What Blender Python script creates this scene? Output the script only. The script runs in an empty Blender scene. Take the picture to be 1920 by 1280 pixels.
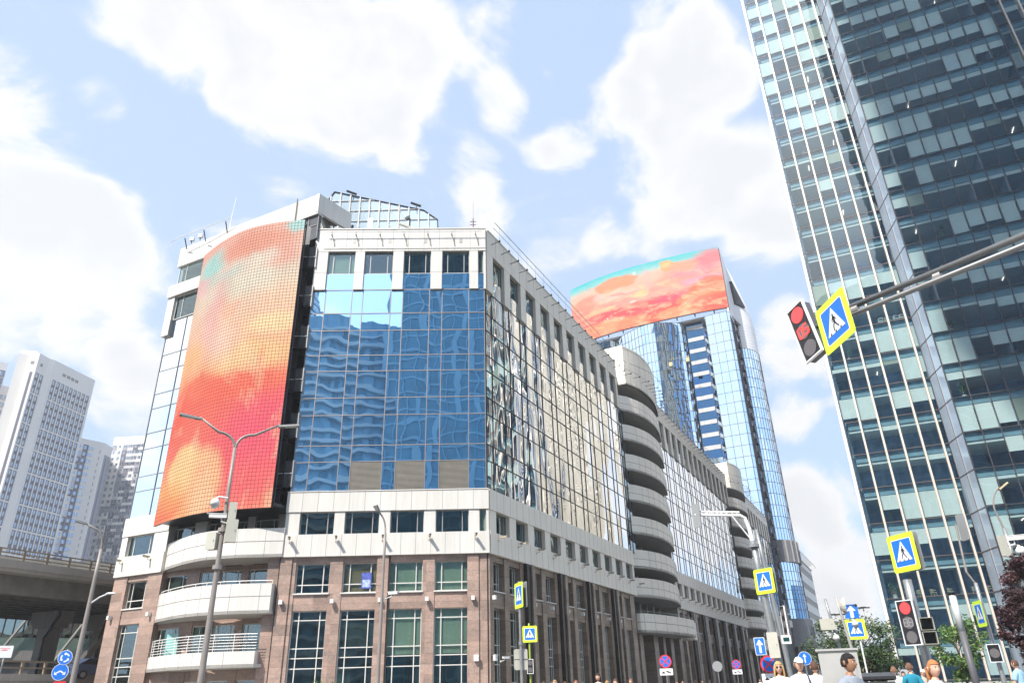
import bpy, bmesh, math, random
from mathutils import Vector, Matrix
rnd = random.Random(7)
R = math.radians
SC = bpy.context.scene
COL = SC.collection

# ------------------------------------------------------------------ camera
PITCH, ROLL, FPX = R(25.72), R(-1.605), 1352.0
_f = Vector((0, math.cos(PITCH), math.sin(PITCH)))
_r0 = Vector((1, 0, 0)); _u0 = Vector((0, -math.sin(PITCH), math.cos(PITCH)))
_r = math.cos(ROLL)*_r0 + math.sin(ROLL)*_u0
_u = -math.sin(ROLL)*_r0 + math.cos(ROLL)*_u0
cam = bpy.data.cameras.new("camera"); camo = bpy.data.objects.new("camera", cam); COL.objects.link(camo)
M = Matrix.Identity(4)
for i in range(3):
    M[i][0] = _r[i]; M[i][1] = _u[i]; M[i][2] = -_f[i]
M[2][3] = 1.5
camo.matrix_world = M
cam.sensor_width = 36; cam.lens = FPX/1920*36; cam.clip_start = 0.1; cam.clip_end = 6000
SC.camera = camo
def photo_dir(x, y):                 # direction in the sky seen at a photograph position
    return (_f + _r*((x-960)/FPX) - _u*((y-640)/FPX)).normalized()

# ------------------------------------------------------------------ light
SUN_AZ, SUN_EL = 215.0, 49.0         # azimuth clockwise from +Y
SC.view_settings.view_transform = 'Standard'; SC.view_settings.look = 'None'
SC.view_settings.gamma = 1; SC.view_settings.exposure = 0.84
SC.view_settings.use_curve_mapping = False
SC.cycles.max_bounces = 8; SC.cycles.transparent_max_bounces = 12; SC.cycles.glossy_bounces = 5
SC.cycles.diffuse_bounces = 3; SC.cycles.transmission_bounces = 4
SC.cycles.caustics_reflective = False; SC.cycles.caustics_refractive = False
SC.cycles.sample_clamp_indirect = 4
SC.cycles.use_adaptive_sampling = True; SC.cycles.adaptive_threshold = 0.012
SC.cycles.use_denoising = True
sl = bpy.data.lights.new("sun", 'SUN'); so = bpy.data.objects.new("sun", sl); COL.objects.link(so)
sl.energy = 4.3; sl.angle = R(0.55); sl.color = (1.0, 0.94, 0.86)
_sd = Vector((math.sin(R(SUN_AZ))*math.cos(R(SUN_EL)), math.cos(R(SUN_AZ))*math.cos(R(SUN_EL)), math.sin(R(SUN_EL))))
so.rotation_euler = _sd.to_track_quat('Z', 'Y').to_euler(); so.location = (0, 0, 200)

w = bpy.data.worlds.new("World"); SC.world = w; w.use_nodes = True
nt = w.node_tree; N = nt.nodes; Lk = nt.links
for n in list(N): N.remove(n)
def nn(t, **kw):
    n = N.new(t)
    for k, v in kw.items(): setattr(n, k, v)
    return n
def wmath(op, a, b=None, c=None, clamp=False):
    n = nn('ShaderNodeMath', operation=op, use_clamp=clamp)
    for i, v in enumerate((a, b, c)):
        if v is None: continue
        if isinstance(v, (int, float)): n.inputs[i].default_value = v
        else: Lk.new(v, n.inputs[i])
    return n.outputs[0]
out = nn('ShaderNodeOutputWorld'); bg = nn('ShaderNodeBackground'); Lk.new(bg.outputs[0], out.inputs[0])
sky = nn('ShaderNodeTexSky', sky_type='NISHITA'); sky.sun_disc = False
sky.sun_elevation = R(SUN_EL); sky.sun_rotation = R(SUN_AZ)
sky.air_density = 1.0; sky.dust_density = 1.6; sky.ozone_density = 1.5
bg.inputs[1].default_value = 0.15
tc = nn('ShaderNodeTexCoord'); D = tc.outputs['Generated']
# cloud banks: (photo x, photo y, radius px, weight)
BL = [(290,20,120,1.1),(430,70,150,1.4),(560,60,160,1.5),(600,180,130,1.4),(720,140,120,1.3),(780,60,90,1.0),(690,240,90,.9),(470,190,85,.9),(760,290,50,.6),
 (905,90,80,.55),(940,190,60,.75),(885,330,65,.6),(900,395,60,.5),(190,190,55,.6),
 (20,150,100,.8),(50,330,150,.75),(10,450,160,.7),(140,440,120,.7),(230,520,95,.7),(210,390,70,.7),(60,620,110,.7),(180,620,90,.6),(250,760,120,.95),(270,660,90,.8),
 (1270,40,110,1),(1240,170,100,1),(1330,120,110,1),(1330,260,120,1),(1270,330,120,1),(1380,370,110,1),(1250,450,90,.8),(1420,460,80,.8),(1150,190,70,.8),(1060,275,60,.7),(1010,290,40,.6),(1180,110,50,.6),(1480,440,60,.7),(1390,150,60,.7),
 (1140,455,50,.6),(1500,620,90,.85),(1455,590,60,.7),(1490,780,55,.8),(1540,930,90,1),(1500,960,80,.9),(1570,1070,90,.9),(1545,1150,90,.8),(1450,700,60,.4)]
bank = None
def addblob(c, rad, wt):
    global bank
    d = nn('ShaderNodeVectorMath', operation='DOT_PRODUCT'); Lk.new(D, d.inputs[0]); d.inputs[1].default_value = c
    m = nn('ShaderNodeMapRange', interpolation_type='SMOOTHSTEP'); Lk.new(d.outputs['Value'], m.inputs[0])
    m.inputs[1].default_value = math.cos(rad*1.2); m.inputs[2].default_value = math.cos(rad*0.15)
    m.inputs[3].default_value = 0; m.inputs[4].default_value = wt
    o = m.outputs[0]
    bank = o if bank is None else wmath('ADD', bank, o)
for x, y, r_, wt in BL:
    c = photo_dir(x, y); a = c.angle(photo_dir(x+r_, y)); b = c.angle(photo_dir(x, y+r_))
    addblob(c, (a+b)/2, wt)
def azel(az, el): return Vector((math.sin(R(az))*math.cos(R(el)), math.cos(R(az))*math.cos(R(el)), math.sin(R(el))))
for az, el, rd, wt in [(40,22,14,.9),(34,34,9,.8),(38,46,8,.6),(52,30,12,.8),(33,12,8,.8),(70,25,16,.9),(95,40,18,.8),(180,60,14,.8),(205,30,13,.9),(190,42,8,.6),(228,22,14,.9),(160,28,14,.9),(150,55,14,.7),(255,40,18,.8),(-60,30,12,.8),(-80,50,16,.8),(-72,20,14,.9),(-90,25,16,.9),(-100,45,16,.8),(-60,55,12,.7),(120,20,14,.8),(175,20,12,.7)]:
    addblob(azel(az, el), R(rd), wt)
mp = nn('ShaderNodeMapping'); Lk.new(D, mp.inputs[0]); mp.inputs['Scale'].default_value = (1, 1, 1.6)
nz = nn('ShaderNodeTexNoise', noise_dimensions='3D'); Lk.new(mp.outputs[0], nz.inputs['Vector'])
nz.inputs['Scale'].default_value = 5.5; nz.inputs['Detail'].default_value = 14; nz.inputs['Roughness'].default_value = 0.64; nz.inputs['Distortion'].default_value = 0.35
bankc = wmath('MINIMUM', bank, 1.7)
dens = wmath('ADD', bankc, wmath('MULTIPLY', wmath('SUBTRACT', nz.outputs[0], 0.5), 4.2))
cm = nn('ShaderNodeMapRange', interpolation_type='SMOOTHSTEP'); Lk.new(dens, cm.inputs[0])
cm.inputs[1].default_value = 0.15; cm.inputs[2].default_value = 1.0; cm.inputs[3].default_value = 0.0; cm.inputs[4].default_value = 1.0
# thick parts of the clouds are a little greyer underneath
nz2 = nn('ShaderNodeTexNoise'); Lk.new(mp.outputs[0], nz2.inputs['Vector']); nz2.inputs['Scale'].default_value = 4.0; nz2.inputs['Detail'].default_value = 4
thick = nn('ShaderNodeMapRange', interpolation_type='SMOOTHSTEP'); Lk.new(wmath('ADD', dens, wmath('MULTIPLY', wmath('SUBTRACT', nz2.outputs[0], .5), 1.2)), thick.inputs[0])
thick.inputs[1].default_value = 0.8; thick.inputs[2].default_value = 1.8
ccol = nn('ShaderNodeMix', data_type='RGBA'); Lk.new(thick.outputs[0], ccol.inputs[0])
CL = 3.7
ccol.inputs[6].default_value = (CL*1.0, CL*1.0, CL*1.01, 1); ccol.inputs[7].default_value = (CL*.87, CL*.88, CL*.90, 1)
# thin high veil over the blue
veil = nn('ShaderNodeMix', data_type='RGBA'); veil.inputs[0].default_value = SKYV = 0.80
Lk.new(sky.outputs[0], veil.inputs[6]); veil.inputs[7].default_value = (2.1, 2.75, 3.8, 1)
mx = nn('ShaderNodeMix', data_type='RGBA'); Lk.new(cm.outputs[0], mx.inputs[0]); Lk.new(veil.outputs[2], mx.inputs[6]); Lk.new(ccol.outputs[2], mx.inputs[7])
# sky outside the view is brightened to add fill light on shaded facades
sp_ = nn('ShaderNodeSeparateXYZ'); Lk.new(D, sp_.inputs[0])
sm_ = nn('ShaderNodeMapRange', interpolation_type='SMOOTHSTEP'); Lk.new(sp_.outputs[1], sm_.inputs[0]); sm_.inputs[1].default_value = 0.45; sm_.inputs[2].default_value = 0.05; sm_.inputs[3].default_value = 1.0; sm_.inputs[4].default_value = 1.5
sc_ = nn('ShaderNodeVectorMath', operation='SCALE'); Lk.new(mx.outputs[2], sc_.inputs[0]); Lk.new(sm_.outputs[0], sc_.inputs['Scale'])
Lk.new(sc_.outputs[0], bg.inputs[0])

# ------------------------------------------------------------------ materials
MATS = {}
class NT:
    def __init__(s, name):
        s.m = bpy.data.materials.new(name); s.m.use_nodes = True; s.t = s.m.node_tree
        for n in list(s.t.nodes): s.t.nodes.remove(n)
        s.out = s.n('ShaderNodeOutputMaterial')
    def n(s, t, **kw):
        x = s.t.nodes.new(t)
        for k, v in kw.items(): setattr(x, k, v)
        return x
    def l(s, a, b): s.t.links.new(a, b)
    def math(s, op, a, b=None, c=None, clamp=False):
        n = s.n('ShaderNodeMath', operation=op, use_clamp=clamp)
        for i, v in enumerate((a, b, c)):
            if v is None: continue
            if isinstance(v, (int, float)): n.inputs[i].default_value = v
            else: s.l(v, n.inputs[i])
        return n.outputs[0]
    def mix(s, f, a, b):
        n = s.n('ShaderNodeMix', data_type='RGBA')
        for i, v in ((0, f), (6, a), (7, b)):
            if isinstance(v, (int, float)): n.inputs[i].default_value = v
            elif isinstance(v, tuple): n.inputs[i].default_value = (*v[:3], 1)
            else: s.l(v, n.inputs[i])
        return n.outputs[2]
    def noise(s, vec, scale, detail=4, rough=.5, dist=0):
        n = s.n('ShaderNodeTexNoise'); n.inputs['Scale'].default_value = scale; n.inputs['Detail'].default_value = detail
        n.inputs['Roughness'].default_value = rough; n.inputs['Distortion'].default_value = dist
        if vec is not None: s.l(vec, n.inputs['Vector'])
        return n
    def pos(s, sc=(1, 1, 1), obj=False):
        g = s.n('ShaderNodeTexCoord').outputs['Object'] if obj else s.n('ShaderNodeNewGeometry').outputs['Position']
        m = s.n('ShaderNodeMapping'); s.l(g, m.inputs[0]); m.inputs['Scale'].default_value = sc
        return m.outputs[0]
    def wobble(s, amt, scale, sc=(1, 1, 1), detail=1.5):   # float-glass waviness as a bent normal
        nz = s.noise(s.pos(sc), scale, detail)
        a = s.n('ShaderNodeVectorMath', operation='SUBTRACT'); s.l(nz.outputs['Color'], a.inputs[0]); a.inputs[1].default_value = (.5, .5, .5)
        b = s.n('ShaderNodeVectorMath', operation='SCALE'); s.l(a.outputs[0], b.inputs[0]); b.inputs['Scale'].default_value = amt
        g = s.n('ShaderNodeNewGeometry')
        c = s.n('ShaderNodeVectorMath', operation='ADD'); s.l(g.outputs['Normal'], c.inputs[0]); s.l(b.outputs[0], c.inputs[1])
        d = s.n('ShaderNodeVectorMath', operation='NORMALIZE'); s.l(c.outputs[0], d.inputs[0])
        return d.outputs[0]
def mat(name, col, rough=.6, metal=0, var=.12, vs=1.2, spec=.5, emit=None, es=1, bump=0, bs=20, streak=False):
    if name in MATS: return MATS[name]
    s = NT(name); p = s.n('ShaderNodeBsdfPrincipled'); s.l(p.outputs[0], s.out.inputs[0])
    p.inputs['Roughness'].default_value = rough; p.inputs['Metallic'].default_value = metal
    p.inputs['Specular IOR Level'].default_value = spec
    if var:
        nz = s.noise(s.pos((1, 1, .25) if streak else (1, 1, 1)), vs, 6, .6)
        src = nz.outputs[0]
        if streak:      # rain streaks running down the panels
            n2 = s.noise(s.pos((2.2, 2.2, .12)), 2.4, 5, .65); src = s.math('ADD', s.math('MULTIPLY', src, .45), s.math('MULTIPLY', n2.outputs[0], .55))
        f = s.n('ShaderNodeMapRange'); s.l(src, f.inputs[0]); f.inputs[1].default_value = .3; f.inputs[2].default_value = .7
        f.inputs[3].default_value = 1-var; f.inputs[4].default_value = 1+var
        v = s.n('ShaderNodeVectorMath', operation='SCALE'); v.inputs[0].default_value = col[:3]; s.l(f.outputs[0], v.inputs['Scale'])
        s.l(v.outputs[0], p.inputs['Base Color'])
    else: p.inputs['Base Color'].default_value = (*col[:3], 1)
    if emit: p.inputs['Emission Color'].default_value = (*emit, 1); p.inputs['Emission Strength'].default_value = es
    if bump:
        b = s.n('ShaderNodeBump'); b.inputs['Strength'].default_value = bump; b.inputs['Distance'].default_value = .02
        s.l(s.noise(s.pos(), bs, 5).outputs[0], b.inputs['Height']); s.l(b.outputs[0], p.inputs['Normal'])
    MATS[name] = s.m; return s.m
def mirror(name, face, graze, wob, scale, sc=(1, 1, 1), rough=.0, curve=1.0):
    s = NT(name); p = s.n('ShaderNodeBsdfPrincipled'); s.l(p.outputs[0], s.out.inputs[0])
    lw = s.n('ShaderNodeLayerWeight'); lw.inputs[0].default_value = .5
    mr = s.n('ShaderNodeMapRange', interpolation_type='SMOOTHSTEP'); s.l(lw.outputs['Facing'], mr.inputs[0]); mr.inputs[1].default_value = .12; mr.inputs[2].default_value = .62*curve
    s.l(s.mix(mr.outputs[0], face, graze), p.inputs['Base Color'])
    p.inputs['Metallic'].default_value = 1; p.inputs['Roughness'].default_value = rough
    s.l(s.wobble(wob, scale, sc), p.inputs['Normal'])
    MATS[name] = s.m; return s.m
def clear(name, tint, base, wob=.02, scale=.5, tint2=None):
    s = NT(name); t = s.n('ShaderNodeBsdfTransparent'); t.inputs[0].default_value = (*tint, 1)
    g = s.n('ShaderNodeBsdfGlossy'); g.inputs['Roughness'].default_value = 0; g.inputs[0].default_value = (.80, .92, 1, 1)
    nrm = s.wobble(wob, scale); s.l(nrm, g.inputs['Normal'])
    fr = s.n('ShaderNodeLayerWeight'); fr.inputs[0].default_value = .5
    fac = s.math('ADD', s.math('MULTIPLY', s.math('POWER', fr.outputs['Facing'], 4.0), .9), base+.05, clamp=True)
    m = s.n('ShaderNodeMixShader'); s.l(fac, m.inputs[0]); s.l(t.outputs[0], m.inputs[1]); s.l(g.outputs[0], m.inputs[2])
    s.l(m.outputs[0], s.out.inputs[0]); MATS[name] = s.m; return s.m
def stone(name, c1, c2, c3, joint=.62):
    s = NT(name); p = s.n('ShaderNodeBsdfPrincipled'); s.l(p.outputs[0], s.out.inputs[0])
    P = s.pos()
    big = s.noise(s.pos((1, 1, 2.2)), .8, 5, .65, 1.2); fine = s.noise(P, 9, 8, .7)
    col = s.mix(s.math('MULTIPLY', s.math('SUBTRACT', big.outputs[0], .35), 3.2, clamp=True), c1, c2)
    col = s.mix(s.math('MULTIPLY', s.math('SUBTRACT', fine.outputs[0], .45), 2.6, clamp=True), col, c3)
    # slab courses: a tone per slab and thin joints
    sep = s.n('ShaderNodeSeparateXYZ'); s.l(P, sep.inputs[0])
    zc = s.math('DIVIDE', sep.outputs[2], joint); fz = s.math('FRACT', zc)
    hx = s.math('DIVIDE', s.math('ADD', s.math('MULTIPLY', sep.outputs[0], .8), s.math('MULTIPLY', sep.outputs[1], .6)), 1.0)
    cell = s.n('ShaderNodeCombineXYZ'); s.l(s.math('FLOOR', zc), cell.inputs[2]); s.l(s.math('FLOOR', hx), cell.inputs[0])
    wn = s.n('ShaderNodeTexWhiteNoise'); s.l(cell.outputs[0], wn.inputs[0])
    val = s.math('ADD', s.math('MULTIPLY', wn.outputs[0], .42), .80)
    jn = s.math('GREATER_THAN', s.math('ABSOLUTE', s.math('SUBTRACT', fz, .5)), .482)
    val = s.math('MULTIPLY', val, s.math('SUBTRACT', 1, s.math('MULTIPLY', jn, .35)))
    v = s.n('ShaderNodeVectorMath', operation='SCALE'); s.l(col, v.inputs[0]); s.l(val, v.inputs['Scale'])
    s.l(v.outputs[0], p.inputs['Base Color']); p.inputs['Roughness'].default_value = .38
    MATS[name] = s.m; return s.m
WHITE = mat('white_cladding', (.61, .59, .55), .42, .0, .12, .7, streak=True)
WHITE2 = mat('pale_cladding', (.86, .78, .66), .45, 0, .09, .9, streak=True)  # same white cladding, brighter and warmer: missing fill light put into the colour
JOINT = mat('panel_joint', (.22, .21, .20), .8, 0, 0)
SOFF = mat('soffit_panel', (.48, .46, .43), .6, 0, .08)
GRAN = stone('red_granite', (.36, .24, .19), (.24, .18, .15), (.46, .355, .305))
GRAN2 = stone('brown_granite', (.29, .215, .16), (.19, .145, .11), (.40, .31, .24), .95)
GDARK = mat('dark_granite', (.035, .03, .03), .25, 0, .2)
DARK = mat('dark_metal', (.035, .036, .04), .4, .3, .1)
BLACKM = mat('black_plastic', (.015, .015, .017), .35, 0, .05)
FRAME = mat('grey_frame', (.34, .33, .32), .45, .4, .05)
FRAMEW = mat('light_frame', (.62, .61, .57), .45, 0, .05)
MULL = mat('mullion', (.26, .24, .24), .45, .5, .05)
MULLD = mat('dark_mullion', (.05, .045, .05), .45, .3, .05)
GALV = mat('galvanised_steel', (.30, .31, .31), .45, .6, .12, 5)
PAINTG = mat('grey_paint', (.36, .35, .34), .5, .1, .1, 3)
TAUPE = mat('taupe_paint', (.27, .24, .22), .5, .1, .08, 3)
WPL = mat('white_plastic', (.72, .72, .70), .4, 0, .04)
CREAM = mat('cream_metal', (.50, .49, .42), .5, .1, .06)
ROOM = mat('room_interior', (.08, .095, .09), .9, 0, .3, .5)
BLIND = mat('window_blind', (.66, .64, .54), .85, 0, .08, .8)
FLOORM = mat('interior_floor', (.12, .12, .12), .8, 0, .1)
BLUEG = mirror('blue_glass', (.52, .74, .95), (.80, .87, .93), .024, .42)
STREETG = mirror('street_glass', (.50, .68, .74), (.97, .98, .98), .20, .62, (1, 1, .22))
LEFTG = mirror('left_glass', (.66, .80, .92), (.85, .92, .98), .02, .4)
TOWG = mirror('tower_glass', (.55, .72, .91), (.70, .84, .97), .03, .16, (1, 1, .5))
TOWB = mirror('tower_blue_glass', (.05, .14, .28), (.20, .36, .55), .07, .13, (1, 1, .35))
WING = clear('window_glass', (.74, .84, .80), .05, .03, .5)
OFFG = clear('office_glass', (.73, .85, .88), .12, .016, .30)
SKYG = clear('skylight_glass', (.75, .85, .9), .25, .01, .4)

# ------------------------------------------------------------------ mesh helpers
class MB:
    def __init__(s): s.v = []; s.f = []; s.mi = []; s.uv = None
    def face(s, idx, m=0): s.f.append(tuple(idx)); s.mi.append(m)
    def verts(s, vs): k = len(s.v); s.v += [tuple(v) for v in vs]; return k
    def hexa(s, p, m=0):      # 8 corners: bottom 4 ccw, top 4 ccw
        k = s.verts(p)
        for q in ((3,2,1,0), (4,5,6,7), (0,1,5,4), (1,2,6,5), (2,3,7,6), (3,0,4,7)): s.face([k+i for i in q], m)
    def box(s, a, b, m=0):
        (x0,y0,z0), (x1,y1,z1) = a, b
        x0, x1 = min(x0,x1), max(x0,x1); y0, y1 = min(y0,y1), max(y0,y1); z0, z1 = min(z0,z1), max(z0,z1)
        s.hexa([(x0,y0,z0),(x1,y0,z0),(x1,y1,z0),(x0,y1,z0),(x0,y0,z1),(x1,y0,z1),(x1,y1,z1),(x0,y1,z1)], m)
    def fb(s, F, s0, s1, t0, t1, z0, z1, m=0):    # box in a facade frame
        if t0 > t1: t0, t1 = t1, t0
        a = [F(s0,t0,z0), F(s0,t1,z0), F(s1,t1,z0), F(s1,t0,z0), F(s0,t0,z1), F(s0,t1,z1), F(s1,t1,z1), F(s1,t0,z1)]
        s.hexa(a[::1], m)
    def prism(s, pts, z0, z1, m=0, cap=True, mt=None):      # plan polygon (ccw) extruded
        n = len(pts); k = s.verts([(x, y, z0) for x, y in pts]); s.verts([(x, y, z1) for x, y in pts])
        for i in range(n): j = (i+1) % n; s.face((k+i, k+j, k+n+j, k+n+i), m)
        if cap: s.face([k+i for i in reversed(range(n))], m if mt is None else mt); s.face([k+n+i for i in range(n)], m if mt is None else mt)
    def tube(s, pts, r, seg=8, m=0, cap=True):     # r: number or list
        pts = [Vector(p) for p in pts]; n = len(pts); rs = r if isinstance(r, (list, tuple)) else [r]*n
        up = None; rings = []
        for i, p in enumerate(pts):
            d = (pts[min(i+1, n-1)] - pts[max(i-1, 0)]).normalized()
            if up is None: up = Vector((0, 0, 1)) if abs(d.z) < .9 else Vector((1, 0, 0))
            a = d.cross(up).normalized(); b = a.cross(d).normalized(); up = b
            rings.append(s.verts([p + (a*math.cos(2*math.pi*q/seg) + b*math.sin(2*math.pi*q/seg))*rs[i] for q in range(seg)]))
        for i in range(n-1):
            for q in range(seg):
                j = (q+1) % seg; s.face((rings[i]+q, rings[i]+j, rings[i+1]+j, rings[i+1]+q), m)
        if cap: s.face([rings[0]+q for q in reversed(range(seg))], m); s.face([rings[-1]+q for q in range(seg)], m)
    def sphere(s, c, r, seg=12, ring=8, m=0, sc=(1,1,1)):
        c = Vector(c); k = s.verts([c + Vector((0,0,r*sc[2]))])
        for i in range(1, ring):
            th = math.pi*i/ring
            s.verts([c + Vector((r*sc[0]*math.sin(th)*math.cos(2*math.pi*q/seg), r*sc[1]*math.sin(th)*math.sin(2*math.pi*q/seg), r*sc[2]*math.cos(th))) for q in range(seg)])
        e = s.verts([c - Vector((0,0,r*sc[2]))])
        for q in range(seg):
            j = (q+1) % seg; s.face((k, k+1+q, k+1+j), m); s.face((e, e-seg+j, e-seg+q), m)
            for i in range(ring-2):
                a = k+1+i*seg; s.face((a+q, a+seg+q, a+seg+j, a+j), m)
    def plate(s, pts, y0, y1, m=0):   # polygon in XZ (seen from -Y, ccw as seen from -Y) with thickness y0 (front) .. y1 (back)
        n = len(pts); k = s.verts([(x, y0, z) for x, z in pts]); s.verts([(x, y1, z) for x, z in pts])
        s.face([k+i for i in range(n)], m); s.face([k+n+i for i in reversed(range(n))], m)
        for i in range(n): j = (i+1) % n; s.face((k+j, k+i, k+n+i, k+n+j), m)
    def build(s, name, mats, parent=None, smooth=False, label=None, kind=None, world=None):
        me = bpy.data.meshes.new(name); me.from_pydata(s.v, [], s.f)
        for m in (mats if isinstance(mats, (list, tuple)) else [mats]): me.materials.append(m)
        if any(s.mi): me.polygons.foreach_set('material_index', s.mi)
        if smooth: me.polygons.foreach_set('use_smooth', [True]*len(me.polygons))
        me.update()
        return put(name, me, parent, label, kind, world)
def put(name, me, parent=None, label=None, kind=None, world=None):
    o = bpy.data.objects.new(name, me); COL.objects.link(o)
    if parent is not None:
        o.parent = parent
        if world is None and parent.get('wbase'): world = True
        if world: o.matrix_parent_inverse = Matrix.Translation(-parent.location)
    if label: o['label'] = label
    if kind: o['kind'] = kind
    return o
def thing(name, label, cat, loc=(0,0,0), rz=0, group=None, world=False):
    o = bpy.data.objects.new(name, None); COL.objects.link(o); o.location = loc; o.rotation_euler = (0,0,rz)
    o.empty_display_size = .3; o['label'] = label; o['category'] = cat
    if group: o['group'] = group
    if world: o['wbase'] = True
    return o
def tag(o, label, cat, group=None):
    o['label'] = label; o['category'] = cat
    if group: o['group'] = group
    return o
def structure(name, mb, m, smooth=False):
    return mb.build(name, m, None, smooth, kind='structure')
def copy_tree(o, parent=None, loc=None, rz=None, label=None):
    c = o.copy(); COL.objects.link(c)
    if parent is not None: c.parent = parent
    if loc is not None: c.location = loc
    if rz is not None: c.rotation_euler = (0,0,rz)
    if label: c['label'] = label
    for ch in KIDS.get(o.name, []) or [x for x in o.children]: copy_tree(ch, c)
    return c
KIDS = {}
def pol(az, d, z=0): return Vector((math.sin(R(az))*d, math.cos(R(az))*d, z))
def frame(o, azs):            # facade frame: s along azimuth, t outwards (to the right of s), z up
    dx, dy = math.sin(R(azs)), math.cos(R(azs))
    def F(s_, t_, z_): return (o[0]+dx*s_+dy*t_, o[1]+dy*s_-dx*t_, z_)
    F.o = o; F.az = azs; F.rz = math.atan2(dy, dx)
    return F
ORD = ['first','second','third','fourth','fifth','sixth','seventh','eighth','ninth','tenth','eleventh','twelfth','thirteenth','fourteenth','fifteenth','sixteenth','seventeenth','eighteenth','nineteenth','twentieth','twenty-first','twenty-second','twenty-third','twenty-fourth','twenty-fifth','twenty-sixth']
# ================================================================== SETTING
g = MB(); g.box((-2500,-2500,-.3), (2500,2500,0)); structure('ground', g, mat('ground_asphalt', (.075,.075,.078), .9, 0, .25, .3, bump=.3))
CX, CY = -2.08, 50.0
FR = frame((CX, CY), 26.5)           # street facade, s runs up the street
FF = frame((CX, CY), 87.84)          # blue front, s negative to the left
FL = frame((-30.3, 56.4), 116.56)    # flat left wall, s from its far left end
ASPH = mat('road_asphalt', (.055,.055,.058), .85, 0, .2, .5, bump=.3)
PAVE = mat('paving_slabs', (.30,.29,.27), .8, 0, .15, 1.5)
KERB = mat('kerb_stone', (.38,.37,.35), .8, 0, .1)
PAINT = mat('road_paint', (.75,.75,.73), .7, 0, .08, 4)
def slab(name, pts, z0, z1, m):
    b = MB(); b.prism(pts, z0, z1); return structure(name, b, m)
slab('road', [FR(-70,6,0)[:2], FR(-70,24,0)[:2], FR(520,24,0)[:2], FR(520,6,0)[:2]][::1], .0, .004, ASPH)
slab('pavement', [FR(0,.02,0)[:2], FR(0,6,0)[:2], FR(420,6,0)[:2], FR(420,.02,0)[:2]], .002, .13, PAVE)
slab('pavement', [(-40,42.0),(2,42.0),(2.6,49.9),(-40,53.0)], .002, .126, PAVE)
slab('pavement', [(-14,-6),(24,-6),(26,24),(8,27),(-14,12)], .002, .13, PAVE)
for a, b_ in (((-40,41.7),(2,42.0)), ((-14,12),(8,27))):
    k = MB(); d = (Vector(b_)-Vector(a)).normalized(); n_ = Vector((d.y,-d.x))*.16
    k.prism([a, (a[0]+n_.x,a[1]+n_.y), (b_[0]+n_.x,b_[1]+n_.y), b_], .001, .15); structure('kerb', k, KERB)
mk = MB()
for i in range(9): mk.prism([FR(-18,7.5+i*1.8,0)[:2], FR(-18,8.2+i*1.8,0)[:2], FR(-14,8.2+i*1.8,0)[:2], FR(-14,7.5+i*1.8,0)[:2]], .004, .008)
for i in range(60): mk.prism([FR(-8+i*7,14.9,0)[:2], FR(-8+i*7,15.1,0)[:2], FR(-5+i*7,15.1,0)[:2], FR(-5+i*7,14.9,0)[:2]], .004, .008)
structure('road_markings', mk, PAINT)

# ================================================================== CORNER OFFICE BUILDING
OB = thing('office_building', 'long office building with blue mirrored glass front, white cladding bands and brown granite base', 'office building', (-10, 60, 0), world=True)
WCOUNT = 0; BULK = {'glass': MB(), 'frame': MB()}
WPROTO = {}
def window_mesh(w_, h_, kind):
    key = (round(w_,2), round(h_,2), kind)
    if key in WPROTO: return WPROTO[key]
    p = MB(); p.box((.03,-.006,.03), (w_-.03,.006,h_-.03)); f = MB(); fw = .06
    f.box((0,-.04,0), (fw,.05,h_)); f.box((w_-fw,-.04,0), (w_,.05,h_)); f.box((fw,-.04,0), (w_-fw,.05,fw)); f.box((fw,-.04,h_-fw), (w_-fw,.05,h_))
    ms = (.2, .8) if w_ > 1.5 else ((.5,) if w_ > .9 else ())
    for q in ms: f.box((w_*q-.03,-.035,fw), (w_*q+.03,.045,h_-fw))
    zs = ()
    if kind == 'upper': zs = (h_*.29,)
    if kind == 'tall': zs = tuple(z-.35 for z in (5.85, 4.17, 3.6, 3.0, 1.9, 1.1))
    for z in zs: f.box((fw,-.03,z-.03), (w_-fw,.04,z+.03))
    mm = []
    for b, nm, mt in ((p,'window',WING), (f,'frame', FRAME if kind == 'band' else FRAMEW)):
        me = bpy.data.meshes.new(nm); me.from_pydata(b.v, [], b.f); me.materials.append(mt); me.update(); mm.append(me)
    WPROTO[key] = mm; return mm
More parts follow.
